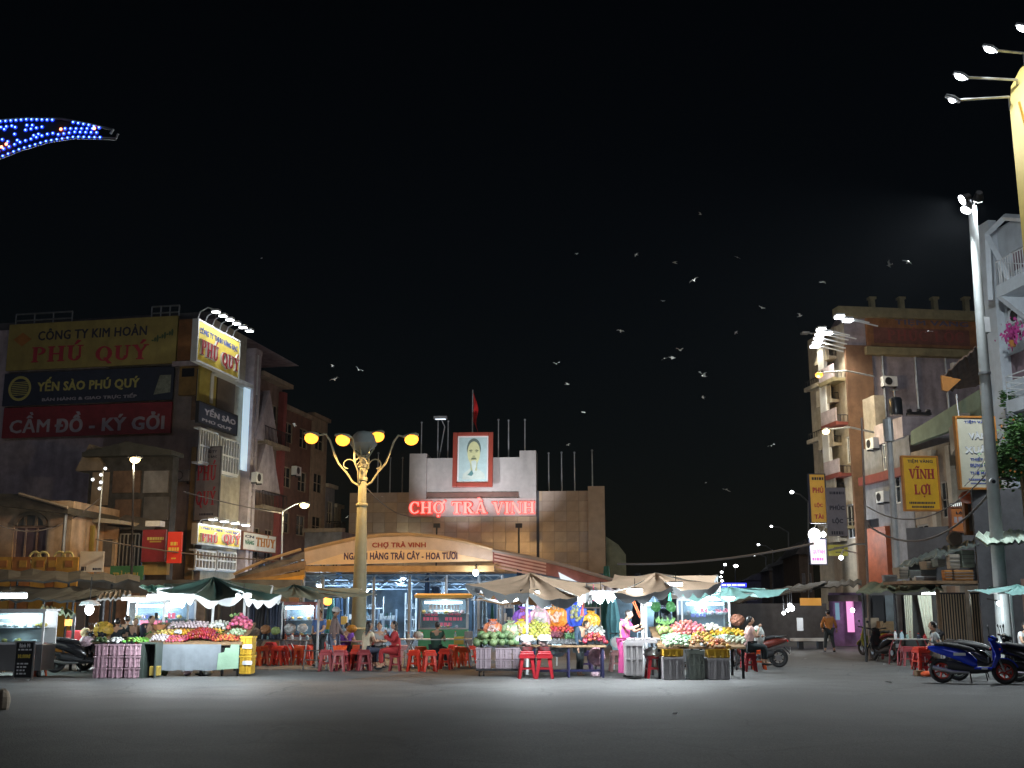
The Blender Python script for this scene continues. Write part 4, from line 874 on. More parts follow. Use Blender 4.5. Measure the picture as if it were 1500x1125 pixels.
def pole_lamp(name, label, px, ytop, ybase, Y, r=.06, lean=None, hook=None, bulb=None, power=0, c=(1, .85, .55), m=None, gm=None, arm=.4, lensr=.14, group=None):
    b = at(px, ybase, Y); t = thing(name, label, 'lamppost', (b.x, Y, 0), 0, group)
    tp = at(lean if lean else px, ytop, Y) - Vector((b.x, Y, 0))
    obj('pole', MB().tube([(0, 0, 0), tp * .5, tp], [r, r * .8, r * .6], 8), m or M_galv, t)
    if bulb:
        q = at(bulb[0], bulb[1], Y) - Vector((b.x, Y, 0)); s = 1 if q.x > tp.x else -1
        obj('arm', MB().tube([tp - Vector((0, 0, .05)), tp.lerp(q, .5) + Vector((0, 0, .15)), q + Vector((-s * .1, 0, .16))], r * .5, 6), m or M_galv, t)
        hd = obj('lamp_head', MB().loft([(-.3, .1, .05, .04), (-.1, .1, .14, .08), (.15, .1, .16, .09), (.3, .08, .06, .05)], 8), m or M_galv, t, loc=q, smooth=True)
        obj('lens', MB().ell((0, 0, 0), lensr * 1.3, lensr, lensr * .9, 10, 7), gm or G_warm, hd)
        if power: point('lamp_light', q + Vector((0, -.1, -.3)), power, c, .12, parent=t)
    return t
pole_lamp('street_lamp', 'lit street lamp glowing over the dark roofs on the left', 196, 676, 870, 45, .06, bulb=(198, 673), power=420, c=(1, .83, .5), lensr=.17, m=M_iron)
pole_lamp('street_lamp', 'thin street lamp glowing warm between the brown house and the market', 414, 748, 840, 60, .07, lean=414, bulb=(446, 740), power=420, c=(1, .85, .5), lensr=.2)
t = pole_lamp('floodlight_pole', 'thin leaning pole with white spotlights, lenses made to glow, over the left awnings', 138, 690, 858, 48, .06, lean=151)
tp = at(151, 690, 48)
for k, (x, y) in enumerate(((155, 688), (149, 693), (137, 700), (149, 704), (147, 713))):
    q = at(x, y, 48) - t.location; hd = obj('spotlight', MB().cyl(q + Vector((0, 0, 0)), q + Vector((.05, -.22, -.1 if k else .02)), .045, .075, 10), M_white, t); obj('lens', MB().cyl(q + Vector((.055, -.225, -.1 if k else .02)), q + Vector((.056, -.235, -.105 if k else .018)), .065, n=10), glow('pale_lens', (.9, .95, 1), 2.2), hd)  # pale glow put into the lenses, no light is cast from them

# tall three-headed pole on the right
YP = 30.0; b = at(1468, 905, YP); t = thing('floodlight_pole', 'tall pale pole with three bright floodlights at its top', 'lamppost', (b.x, YP, 0))
tp = at(1424, 303, YP) - t.location
obj('pole', MB().tube([(0, 0, 0), tp * .33, tp * .66, tp], [.19, .165, .14, .11], 12), mat('pole_paint', (.56, .60, .60), .45, .2, var=.1, stain=.25), t, smooth=True)
obj('joint_band', MB().tube([tp * .62, tp * .625], .165, 12), M_galv, t)
for k, (x, y) in enumerate(((1407, 296), (1428, 294), (1411, 310))):
    q = at(x, y, YP) - t.location + Vector((0, -.25, 0)); ds = Vector(((-.9, .02, -.5), (.15, .75, -.5), (-.5, -.12, -.8))[k]).normalized()
    hd = obj('floodlight', MB().cyl(q - ds * .18, q + ds * .06, .09, .155, 14), M_iron, t, smooth=True); obj('lens', MB().cyl(q + ds * .061, q + ds * .075, .145, n=14), G_bulb, hd)
    obj('bracket', MB().tube([tp, q - ds * .15], .03, 6), M_galv, t)
    spot('flood', q + ds * .14, q + ds * 5, (6500, 3300, 4300)[k], (.88, .96, 1.0), (84, 130, 108)[k], .12, .7, parent=t)
# small box and lamp on the pole
q = at(1437, 475, YP) - t.location; obj('control_box', MB().box(q.x + .02, q.x + .2, -.12, .12, q.z - .25, q.z + .18), M_white, t)
q = at(1449, 706, YP) - t.location; cl = obj('pole_camera', MB().cyl((q.x - .02, -.2, q.z), (q.x - .06, -.42, q.z - .04), .07, .1, 10), M_white, t); obj('lens', MB().cyl((q.x - .06, -.425, q.z - .04), (q.x - .061, -.43, q.z - .041), .05, n=10), M_dark, cl)
pole_lamp('street_pole', 'thin tall pole with a short arm before the red shopfront on the right', 1271, 612, 900, 38, .055, lean=1262, m=mat('brownish_pole', (.22, .18, .16), .6, .2, var=.15))
t = [o for o in bpy.data.objects if o.name.startswith('street_pole')][0]; q0 = at(1268, 797, 38) - t.location; q1 = at(1214, 806, 36) - t.location; obj('arm', MB().tube([q0, q0.lerp(q1, .3) + Vector((0, 0, .06)), q1], .035, 6), MATS['brownish_pole'], t)
t = pole_lamp('utility_pole', 'grey tapered utility pole beside the hanging VĨNH LỢI sign', 1314, 612, 860, 42, .17, lean=1301, m=mat('pole_grey', (.34, .35, .36), .7, var=.15, stain=.3))
q = at(1301, 628, 42) - t.location; obj('meter_wrap', MB().cyl((q.x, 0, q.z - .5), (q.x, 0, q.z + .35), .19, n=10), M_galv, t)

# ================================================================ THE RIGHT-HAND ROW
def wire(label, pts, r=.02, name='cable'):
    P_ = [at(*p) for p in pts]; t = thing(name, label, 'cable', P_[0]); n_ = 12; out = []
    for i in range(n_ + 1):
        q = i / n_; p = P_[0].lerp(P_[-1], q); p.z -= (4 * q * (1 - q)) * (P_[0].lerp(P_[-1], .5).z - P_[1].z if len(P_) > 2 else .4); out.append(p - P_[0])
    obj('wire', MB().tube(out, r, 5), mat('cable_grey', (.16, .14, .13), .6, var=0), t)
FRW = Fr(*at(1262, 895, 60).xy, -82); FRS = Fr(FRW.x, FRW.y, 8)
def rowbox(name, label, x0, x1, ytop, ytop_at, m, depth=8, holes=(), base=720, cat='building', out=0):
    ua, _ = FRW.pt(x0, base, out); ub, _ = FRW.pt(x1, base, out); z1 = FRW.pt(ytop_at, ytop, out)[1]
    
    if x1 <= 1262: ub = min(ub, -.12); ua = min(ua, ub - 2)
    t = put(FRW, name, label, cat, ua, out, 0); hs = []
    for h in holes:
        a, b, c, d = FRW.rect(*h[:4], out); hs.append((max(a - ua, .02), min(b - ua, ub - ua - .02), max(c, .02), min(d, z1 - .05)))
    body(t, 0, ub - ua, z1, depth, m, hs); return t, ua, ub - ua, z1, hs
# tall corner building with the faded gold-shop board
t = put(FRS, 'gold_shop_building', 'tall mauve side wall under a faded brown TIỆM VÀNG board', 'building')
ztop = FRS.pt(1262, 450)[1]; w = FRS.pt(1440, 560)[0]; a, b, c, d = FRS.rect(1280, 518, 1330, 700)
mb = MB().add([(0, 0, 0), (w, 0, 0), (w, 0, ztop), (0, 0, ztop), (3.85, 13.5, 0), (3.85, 13.5, ztop), (w, 14, ztop)], [(0, 1, 2, 3), (3, 2, 6, 5), (4, 0, 3, 5)])
obj('wall', mb, mat('mauve_render', (.33, .29, .33), .85, stain=.55, bump=.2), t)
a, b, c, d = FRS.rect(1258, 449, 1440, 463, .5); M_ol = mat('olive_trim', (.26, .22, .12), .7, var=.2, stain=.3)
obj('parapet', MB().box(-.5, w, -.5, .3, c, d), M_ol, t)
a, b, c, d = FRS.rect(1270, 507, 1440, 518, .5); obj('ledge', MB().box(a, w, -.5, 0, c, d), M_ol, t)
a, b, c, d = FRS.rect(1270, 464, 1440, 506, .2); zl = c
obj('painted_board', MB().box(a, w, -.2, 0, c, d), mat('faded_brown_board', (.30, .13, .05), .65, var=.25, stain=.35), t)
a2, b2, c2, d2 = FRS.rect(1280, 479, 1420, 502, .22); obj('board_panel', MB().box(a2, b2, -.215, -.201, c2, d2), mat('faded_maroon_board', (.17, .065, .05), .65, var=.25), t)
ua, _, c, d = FRS.rect(1311, 465, 1418, 477, .22); ub, _ = FRS.pt(1418, 470, .22); letters('TIỆM VÀNG', t, ua, ub, c, d, -.2, mat('faded_blue_print', (.10, .09, .16), .6, var=0), .03)
ua, _, c, d = FRS.rect(1300, 483, 1412, 498, .23); ub, _ = FRS.pt(1412, 490, .23); serif_word('PHÚC LỘC', t, ua, ub, c, d, -.216, mat('faded_red_print', (.24, .06, .05), .6, var=0), .01, each=False)
for i, px in enumerate((1278, 1321, 1370, 1416)):
    u, z = FRS.pt(px, 450); obj('parapet_post', MB().box(u - .13, u + .13, -.1, .2, z - .3, z + .55).box(u - .2, u + .2, -.15, .25, z + .45, z + .58), M_ol, t)
u0, u1, z0, z1 = FRS.rect(1256, 506, 1284, 760, .15); obj('corner_column', MB().box(-.1, u1, -.2, 0, 0, zl), mat('brown_column', (.18, .10, .06), .75, var=.2, stain=.4), t)
u0, u1, z0, z1 = FRS.rect(1271, 585, 1286, 760, .4); obj('pier', MB().box(u0, u1, -1.6, -.21, 0, z1), M_cream, t)
# its street front, receding to the left
t, ua, w, z1, hs = rowbox('street_house', 'first receding balcony house behind the tall mauve wall', 1236, 1262, 456, 1262, M_cream, 6, ((1240, 505, 1250, 540), (1240, 570, 1254, 600), (1240, 640, 1256, 680), (1240, 740, 1258, 790)))
for i, (yy, m_) in enumerate(((548, M_ol), (615, mat('dark_red_band', (.20, .05, .04), .7, var=.2)), (692, MATS['dark_red_band']), (770, M_ol))):
    z = FRW.pt(1250, yy)[1]; balcony(t, .05, w - .05, z, .7, m_, M_iron, .35, .2)
for o in [c for c in t.children if c.name.startswith('balcony')]: z = max(v.co.z for v in o.data.vertices); obj('parapet', MB().box(.03, w - .03, -.72, -.66, z, z + .75).box(.03, .1, -.65, -.02, z, z + .75), M_pale, o)
for h in hs: window(t, *h, y=.1)
t, ua, w, z1, hs = rowbox('street_house', 'second receding house with lit edge and clustered roof lamps', 1216, 1238, 470, 1236, M_tan, 6, ((1216, 530, 1230, 560), (1216, 600, 1232, 640), (1218, 680, 1232, 730)))
for yy in (520, 585, 650, 720, 790): balcony(t, .05, w - .05, FRW.pt(1228, yy)[1], .5, M_cream, M_iron, .35, .2)
for o in [c for c in t.children if c.name.startswith('balcony')]: z = max(v.co.z for v in o.data.vertices); obj('parapet', MB().box(.03, w - .03, -.52, -.46, z, z + .75).box(.03, .1, -.45, -.02, z, z + .75), M_cream, o)
for h in hs: window(t, *h, y=.1)
t, ua, w, z1, hs = rowbox('street_house', 'farthest cream house edge with a bright streetlight on it', 1209, 1216, 482, 1212, M_cream, 6)
for yy in (560, 640, 720): balcony(t, .05, w - .05, FRW.pt(1208, yy)[1], .35, M_cream, M_iron, .35, .3)
for k, (x, y) in enumerate(((1233, 463), (1245, 468), (1206, 482), (1204, 489), (1202, 495), (1200, 501), (1215, 487), (1197, 506))):
    u, z = FRW.pt(x, y, 1.6)
    la = put(FRW, 'facade_lamp', ['leftmost of two lamps under the roof of the first receding house', 'rightmost of two lamps under the roof of the first receding house', 'top lamp in the bright cluster on the second house', 'second lamp down in the bright cluster on the second house', 'third lamp down in the bright cluster on the second house', 'fourth lamp down in the bright cluster on the second house', 'lone lamp right of the bright cluster on the second house', 'lowest and longest lamp in the bright cluster'][k], 'lamp', u, 1.6, z, 'facade lamps')
    obj('arm', MB().tube([(0, 0, 0), (0, 1.5, -.3)], .04, 5), M_white, la); hd = obj('lamp_head', MB().box(-.2, .2, -.35, .1, 0, .1), M_white, la); obj('lens', MB().box(-.18, .18, -.33, .08, -.12, -.001), G_bulb, hd)
    if k in (1, 4, 6): spot('facade_light', (0, .2, -.2), (0, 1.6, -5), 420, (1, .93, .75), 120, .1, parent=la)
for i, (x, y, Yd, g_, pw, cc, lb) in enumerate(((1200, 549, 3.0, G_sod, 300, (1, .6, .2), 'orange glowing street lamp on the far right facades'), (1210, 632, 2.6, G_warm, 300, (1, .9, .6), 'pale yellow street lamp below the orange one'))):
    u, z = FRW.pt(x, y, Yd); la = put(FRW, 'street_lamp', lb, 'street lamp', u, Yd, z)
    obj('arm', MB().tube([(0, 0, .1), (0, Yd * .5, .25), (0, Yd, 0)], .05, 5), M_galv, la); hd = obj('lamp_head', MB().loft([(-.35, .1, .08, .05), (0, .1, .18, .1), (.35, .1, .08, .05)], 8, 'x'), M_galv, la); obj('lens', MB().ell((0, 0, 0), .28, .18, .16, 10, 7), g_, hd); point('lamp_light', (0, -.2, -.35), pw, cc, .15, parent=la)
a, b, c, d = FRW.rect(1204, 500, 1209, 690, .5); ls = put(FRW, 'lit_edge_strip', 'white strip added for the lit edge of the farthest right facade', 'pier', a, .5, c); obj('panel', MB().box(0, max(b - a, .8), -.1, .1, 0, d - c), M_white, ls)  # added white strip stands in for the lit edge of the facade
spot('strip_fill_light', (.3, -.9, d - c + .4), (.3, -.05, d - c - 5), 420, (1, .9, .66), 80, .1, parent=ls)  # spot added to brighten the strip
obj('lamp_head', MB().box(.1, .5, -1.1, -.7, d - c + .45, d - c + .55).box(.27, .33, -.7, .1, d - c + .47, d - c + .53), M_galv, ls)  # housing made up for the added spot
# vertical signs there, facing the plaza
FV = Fr(*FRW.W(-6, .2, 0).xy, 8)
def vsign(label, x0, yt, x1, yb, m, lines, Y, mf=None, cat='sign', out=.02, th=.15):
    fr = Fr(*at(x0, 895, Y).xy, 6); return sign(fr, 'vertical_sign', label, x0, yt, x1, yb, m, lines, out, th, mf, cat, arms=False)
vsign('yellow vertical sign with red letters farthest down the right street', 1187, 695, 1209, 765, mat('amber_sign', (.62, .36, .06), .5, var=.1, emit=(.9, .5, .08), es=.12), [('x', P_blk, 1189, 699, 1207, 703, 'bars'), ('PHÚ', P_rl, 1190, 712, 1206, 722, ''), ('LỘC', P_rl, 1193, 736, 1205, 744, ''), ('TÀI', P_rl, 1193, 752, 1206, 760, '')], 57, M_navy if False else P_navy)
vsign('grey vertical sign reading PHÚC LỘC in dark letters', 1212, 714, 1240, 785, mat('grey_sign', (.20, .19, .22), .6, var=.12), [('x', P_blk, 1215, 720, 1236, 724, 'bars'), ('PHÚC', P_blk, 1215, 739, 1237, 747, ''), ('LỘC', P_blk, 1219, 758, 1235, 768, ''), ('x', P_blk, 1218, 778, 1236, 783, 'bars')], 56)
t = vsign('bright white and pink lit double sign under a dazzling lamp', 1187, 790, 1210, 826, glow('lit_white_sign', (1, .86, .92), 1.1), [('QUỲNH', mat('pink_print', (.7, .1, .4), .5, var=0), 1190, 803, 1208, 812, ''), ('x', MATS['pink_print'], 1190, 817, 1206, 821, 'bars')], 60, P_navy)
vsign('small olive round-topped sign with a small lamp under it', 1214, 798, 1242, 814, mat('olive_sign', (.30, .27, .06), .5, var=.15, emit=(.5, .45, .05), es=.15), [('x', P_blk, 1222, 801, 1236, 804, 'bars'), ('x', P_blk, 1224, 808, 1236, 810, 'bars')], 55)
for i, (x, y, Y, r, pw, lb) in enumerate(((1193, 783, 59.5, .32, 200, 'dazzling white lamp above the white and pink sign'), (1206, 783, 59.5, .14, 30, 'smaller bluish lamp right of the dazzling one'), (1232, 817, 54, .1, 30, 'small bulb below the olive sign'))):
    q = at(x, y, Y); la = thing('sign_lamp', lb, 'lamp', q); obj('bulb', MB().ell((0, 0, 0), r, r, r, 12, 8), G_bulb, la); obj('arm', MB().tube([(0, 0, r), (.3, .6, r + .3), (1.2, 1.5, r + .2)], .04, 5), M_galv, la); point('lamp_light', (0, -r - .1, -.1), pw, (.9, .96, 1), .1, parent=la)
# lower/nearer houses of the row
t, ua, w, z1, hs = rowbox('row_house', 'grey beige house with a water tank and condenser on its ledge', 1266, 1337, 640, 1322, M_grey, 8, ((1292, 650, 1298, 690), (1303, 690, 1318, 740), (1268, 762, 1290, 850)))
for h in hs[:2]: window(t, *h, y=.1)
a, b, c, d = FRW.rect(1262, 700, 1335, 716, .2); obj('red_band', MB().prism([(0, FRW.pt(1266, 712)[1]), (w, FRW.pt(1266, 712)[1]), (w, FRW.pt(1266, 700)[1]), (0, FRW.pt(1266, 700)[1])], -.3, -.002), MATS['dark_red_band'], t)
obj('shop_panel', MB().box(.3, w * .5, -.25, -.002, 2.6, FRW.pt(1275, 775)[1]), mat('orange_red_panel', (.38, .09, .03), .6, var=.25), t)
a, b, c, d = FRS.rect(1322, 610, 1372, 640, 6); wl = put(FRS, 'concrete_ledge', 'pale grey concrete box ledge under the small black tank', 'ledge', a, 6, c); obj('panel', MB().box(0, b - a, 0, 3, 0, d - c), M_pale, wl)
lt = FRS.pt(1327, 607, 6); tk = put(FRS, 'water_tank', 'small black cylindrical tank standing on the grey ledge', 'water tank', lt[0], 5.0, lt[1] + .12)
obj('tank', MB().lathe([(.32, 0), (.34, .1), (.34, .75), (.28, .88), (.1, .95)], 14), plastic('tank_black', (.03, .035, .045), .3), tk, smooth=True); obj('outlet_pipe', MB().tube([(0, 0, .95), (0, 0, 1.3), (-.2, 0, 1.3), (.2, 0, 1.3)], .04, 6), M_galv, tk)
pl = FRS.pt(1358, 606, 6); pt_ = put(FRS, 'roof_pots', 'dark low trough with round pots on the grey ledge', 'planter', pl[0], 5.2, pl[1] + .06); mb = MB().box(-.6, .6, -.15, .15, 0, .14)
obj('trough', mb, M_iron, pt_)
for k in (-.5, 0, .5): obj('pot', MB().ell((k, 0, .22), .14, .12, .1, 10, 6), M_iron, pt_)
t, ua, w, z1, hs = rowbox('row_house', 'tan house with a pale pilaster behind the VĨNH LỢI sign', 1338, 1396, 650, 1380, M_tan, 8, ((1342, 700, 1352, 740), (1378, 706, 1392, 760), (1342, 770, 1362, 830)))
for h in hs: window(t, *h, mf=M_cream, y=.1)
for px in (1370, 1396):
    u, _ = FRW.pt(px, 760, .2); obj('pilaster', MB().box(u - ua - .18, u - ua + .18, -.25, -.002, 0, z1 - .2), M_cream, t)
a, b, c, d = FRW.rect(1342, 752, 1364, 758, .6); 
gs = [FRW.pt(1334, 652, .4), FRW.pt(1334, 632, .4), FRW.pt(1442, 566, .4), FRW.pt(1442, 612, .4)]
gt = put(FRW, 'roof_fascia', 'sloping sage green fascia board rising behind the tall pole', 'roof', 0, .4, 0)
obj('board', MB().prism([gs[0], gs[3], gs[2], gs[1]], 0, .25), mat('sage_green_paint', (.20, .27, .19), .7, var=.15, stain=.3), gt)
mb = MB()
for px, y0, y1 in ((1403, 600, 577), (1438, 590, 560), (1406, 628, 600)): u, z = FRW.pt(px, y0, .5); _, zz = FRW.pt(px, y1, .5); mb.cyl((u, -.1, z), (u, -.1, zz), .04, n=6)
obj('stub_pipes', mb, M_galv, gt)
u, z = FRW.pt(1410, 640, .3); ab = put(FRW, 'stone_bracket', 'tan carved bracket block below the green fascia', 'bracket', u, .3, z)
obj('block', MB().prism([(-.2, -.8), (.8, -.2), (.9, .9), (-.2, .4)], -.5, 0), M_cream, ab)
# dark tin canopy high between pole and mauve wall
cn = [pr((1378, 553), 40), pr((1432, 505), 40), pr((1446, 560), 44), pr((1386, 572), 44)]
shed_roof('tin_canopy', 'dark rusted tin canopy jutting out high behind the tall pole', cn, M_rust)
u = at(1383, 560, 40); e = thing('canopy_end', 'orange brown triangular end board of the high tin canopy', 'board', u); obj('end_board', MB().prism([(-.1, -.3), (.1, -.35), (.6, .1), (-.1, .25)], -.05, .05), P_or, e)
# white balcony house at the right edge
t, ua, w, z1, hs = rowbox('balcony_house', 'white house with stacked balconies at the right edge', 1453, 1530, 330, 1470, mat('blue_white_paint', (.62, .68, .74), .6, var=.08, stain=.2), 8, ((1476, 450, 1497, 480), (1478, 520, 1505, 560), (1480, 370, 1505, 400)), 440)
M_bw = MATS['blue_white_paint']
for h in hs: obj('door_leaf', MB().box(h[0], h[1], .12, .18, h[2], h[3]), mat('mauve_door', (.25, .17, .2), .6, var=.2), t)
obj('corner_pier', MB().box(-.02, .8, -.35, -.002, 0, z1 + .4), M_bw, t)
zf = [FRW.pt(1470, yy)[1] for yy in (606, 440)]
for i, z in enumerate(zf):
    us_ = FRW.pt((1478, 1464)[i], (600, 440)[i], 1.4)[0] - ua; mb = MB().prism([(us_, z - .5), (w + 2, z - .5), (w + 2, z), (us_, z)], -1.5, -.002)
    bb = obj('balcony', mb, M_bw, t); railing(bb, us_ + .05, w + 1.9, -1.45, -.05, z + .01, .95, M_white if i else mat('white_railing', (.8, .82, .82), .5, var=0), .16, horiz=4 if i == 0 else 0)
    obj('bracket', MB().prism([(-1.5, z - .51), (-.1, z - .51), (-.1, z - 1.6)], us_, us_ + .3, 'x'), M_bw, bb)
u0, u1, z0, z1_ = FRW.rect(1446, 316, 1482, 400, 1.2); ang = MB()
for (aa, bb_) in (((1447, 342), (1472, 318)), ((1472, 318), (1500, 320)), ((1447, 342), (1452, 440)), ((1447, 346), (1480, 412)), ((1480, 412), (1500, 398))):
    p1 = FRW.pt(*aa, 1.3); p2 = FRW.pt(*bb_, 1.3); ang.tube([(p1[0] - ua, -1.3, p1[1]), (p2[0] - ua, -1.3, p2[1])], .14, 4)
obj('angled_frame', ang, M_bw, t)
u, z = FRW.pt(1480, 462, .6); ac = put(FRW, 'air_conditioner', 'round fan condenser unit on the white balcony house', 'air conditioner', u, .1, z)
obj('casing', MB().box(-.4, .4, -.35, 0, -.3, .3), M_bw, ac, bevel=.02); obj('fan_guard', MB().torus((0, -.36, 0), .22, .03, 18, 6).cyl((0, -.352, 0), (0, -.37, 0), .21, n=16), M_iron, ac)
u, z = FRW.pt(1484, 488, 1.4); fl = put(FRW, 'flower_pot', 'magenta flowering plant hanging over the upper balcony rail', 'plant', u, 1.45, z)
mb = MB(); rnd = random.Random(8)
for k in range(260):
    c_ = Vector((rnd.gauss(0, .22), rnd.gauss(0, .12), rnd.gauss(0, .2))); s = rnd.uniform(.03, .07); a = rnd.uniform(0, 6.3); d1 = Vector((math.cos(a), math.sin(a) * .5, rnd.uniform(-.5, .5))) * s; d2 = Vector((0, rnd.uniform(-.5, .5), 1)) * s
    mb.add([c_ - d1 - d2, c_ + d1 - d2, c_ + d1 + d2, c_ - d1 + d2], [(0, 1, 2, 3)])
obj('blossom', mb, mat('magenta_petal', (.45, .05, .25), .6, var=.2), fl, kind='stuff'); obj('pot', MB().lathe([(.1, -.55), (.16, -.3)], 10), P_or, fl)
def leafy(name, label, loc, rx, ry, rz, n_, ms, trunk=None, size=.09, seed=1, cat='tree'):
    rnd = random.Random(seed); t = thing(name, label, cat, loc); cl = [Vector((rnd.uniform(-1, 1), rnd.uniform(-1, 1), rnd.uniform(-1, 1))) for _ in range(16)]
    for mi, m in enumerate(ms):
        mb = MB()
        for k in range(n_ // len(ms)):
            c = rnd.choice(cl); p = Vector((c.x * .7 + rnd.gauss(0, .2), c.y * .7 + rnd.gauss(0, .2), c.z * .7 + rnd.gauss(0, .2)))
            p = Vector((p.x * rx, p.y * ry, p.z * rz)); a, b = rnd.uniform(0, 6.3), rnd.uniform(-1, 1); d1 = Vector((math.cos(a), math.sin(a), b * .4)) * size * rnd.uniform(.6, 1.2); d2 = Vector((-math.sin(a) * .4, math.cos(a) * .4, .5 + b * .4)) * size * .5
            mb.add([p - d1, p - d2, p + d1, p + d2], [(0, 1, 2, 3)])
        obj('crown', mb, m, t, kind='stuff')
    if trunk: obj('trunk', MB().tube(trunk, [.12, .09, .05][:len(trunk)], 7), M_wood, t)
    return t
GL = [mat('leaf_green', (.05, .15, .03), .6, var=.4), mat('leaf_light', (.10, .24, .05), .6, var=.4)]
q = at(1488, 662, 31)
leafy('potted_tree', 'bushy green tree with orange blossoms beside the tall pole', q, 1.0, .8, .95, 5200, GL, [(.2, 0, -q.z), (.15, 0, -1), (0, 0, .2)], .085, 4)
mb = MB(); rnd = random.Random(9)
for k in range(40):
    c = Vector((rnd.uniform(-.8, .8), rnd.uniform(-.9, -.4), rnd.uniform(-.8, .8))); mb.ell(c, .035, .035, .03, 5, 4)
obj('blossom', mb, mat('orange_blossom', (.8, .3, .05), .5, var=0), [o for o in bpy.data.objects if o.name.startswith('potted_tree')][0])
q = FRW.pt(1462, 590, 1.3); leafy('potted_plant', 'dark leafy pot plant on the white balcony corner', FRW.W(q[0] + .6, 1.2, q[1]), .35, .3, .4, 500, GL[:1], None, .08, 5, 'plant')

# signs hung out from the right row, facing the plaza
def hang(label, x0, yt, x1, yb, m, lines, Y, mf, fb=.05, ang=4):
    fr = Fr(*at(x0, 895, Y).xy, ang); return sign(fr, 'hanging_sign', label, x0, yt, x1, yb, m, lines, .02, .14, mf, 'sign', fb=fb, arms=False), fr
hang('amber hanging sign reading TIỆM VÀNG VĨNH LỢI in red serif letters', 1325, 670, 1374, 746, mat('amber_board', (.75, .42, .03), .45, var=.08, stain=.1), [
    ('TIỆM VÀNG', P_blk, 1329, 672, 1366, 679, ''), ('VĨNH', mat('print_crimson', (.35, .03, .04), .5, var=0), 1331, 687, 1368, 701, 'serif'), ('LỢI', MATS['print_crimson'], 1339, 710, 1363, 724, 'serif'), ('x', P_blk, 1332, 735, 1370, 738, 'bars'), ('x', P_blk, 1336, 741, 1368, 744, 'bars')], 44, P_or, .07)
s, fr = hang('large cream hanging sign behind the tall pole reading TIỆM VÀNG with blue lines', 1405, 612, 1459, 714, mat('cream_board', (.62, .60, .48), .45, var=.08, stain=.1), [
    ('TIỆM VÀNG', P_blue, 1412, 615, 1452, 621, ''), ('VÀNG', M_white, 1418, 632, 1456, 643, ''), ('XUÂN', M_white, 1413, 652, 1456, 664, ''), ('THIẾT KẾ', P_blue, 1421, 669, 1450, 675, ''), ('DỤNG CỤ', P_blue, 1421, 679, 1450, 685, ''), ('THỢ MAY', P_blue, 1421, 690, 1450, 696, ''), ('x', P_blue, 1419, 701, 1450, 704, 'bars'), ('x', P_blue, 1422, 707, 1448, 709, 'bars')], 34, P_or, .06)
letters('VÀNG', s, .36, 1.12, fr.pt(1418, 644, .16)[1] - s.location.z - .02, fr.pt(1418, 631, .16)[1] - s.location.z - .02, -.135, P_navy, .06, .003)
letters('XUÂN', s, .2, 1.1, fr.pt(1418, 665, .16)[1] - s.location.z - .02, fr.pt(1418, 650, .16)[1] - s.location.z - .02, -.135, P_navy, .06, .003)
hang('small orange sign board low beside the round lantern, right of VĨNH LỢI', 1394, 744, 1418, 778, mat('orange_board', (.50, .17, .05), .5, var=.1), [('LẠI', P_blk, 1400, 749, 1412, 754, ''), ('x', M_pale, 1397, 757, 1414, 766, 'bars')], 38, M_brown)
hang('cream and orange sign post panel behind the tall pole', 1418, 730, 1444, 778, M_cream, [], 36, P_or, .12)
q = at(1424, 728, 35.5); ln = thing('lantern', 'round orange red paper lantern hanging over the awning', 'lantern', q); obj('shade', MB().lathe([(.1, -.22), (.32, -.15), (.42, 0), (.32, .15), (.1, .22)], 14), mat('lantern_red', (.55, .10, .03), .5, var=.1), ln, smooth=True); obj('cord', MB().cyl((0, 0, .2), (0, 0, .9), .012, n=5), M_iron, ln); obj('tassel', MB().cyl((0, 0, -.22), (0, 0, -.45), .04, .06, 6), MATS['lantern_red'], ln)
q = at(1399, 789, 36); ln = thing('round_lamp', 'round glass shade on the end of the teal awning', 'lamp', q); obj('ring', MB().torus((0, 0, 0), .2, .04, 16, 6).cyl((0, .0, 0), (0, .3, 0), .17, n=14), M_tan, ln)
# ground-floor shutters and shop openings
ua, _ = FRW.pt(1266, 900); ub, _ = FRW.pt(1520, 900)
def shutter(label, x0, x1, yt, m, n_=9, out=.6, group=None):
    fr = Fr(*at(x0, 895, 36.5).xy, -14); a, b, c, d = fr.rect(x0, yt, x1, 950, 0); t = put(fr, 'shop_shutter', label, 'shutter', a, 0, 0, group); w = (b - a) / n_
    obj('backing', MB().box(0, b - a, .03, .06, 0, d), M_iron, t); sm = MB().box(.02, w * .62, -.06, .02, .1, d - .05).mesh('slat', m)
    for k in range(n_): obj('slat', sm, parent=t, loc=(k * w, 0, 0))
    return t
M_sh = mat('shutter_tan', (.58, .43, .28), .45, .3, var=.12, stain=.4)
shutter('wide corrugated shutter between the curtain opening and the tall pole', 1374, 1417, 868, M_sh, 11)
shutter('narrow corrugated shutter directly left of the tall pole', 1423, 1446, 868, M_sh, 6)
FG = Fr(*at(1270, 895, 41).xy, -20)
t = put(FG, 'open_shop', 'dark open shopfronts under the olive awning on the right', 'shopfront')
u0, u1, z0, z1 = FG.rect(1266, 862, 1374, 950); obj('back_wall', MB().box(u0, u1, .5, .7, 0, z1), M_dkgrey, t)
for i, (x0, x1, m) in enumerate(((1268, 1276, M_iron), (1279, 1296, M_dark), (1298, 1310, mat('shop_grey_blue', (.12, .15, .18), .6, var=.2)), (1313, 1322, M_grey))):
    a, b, c, d = FG.rect(x0, 872, x1, 950); obj('door_leaf', MB().box(a, b, .3, .45, 0, d), m, t)
cu = MB()
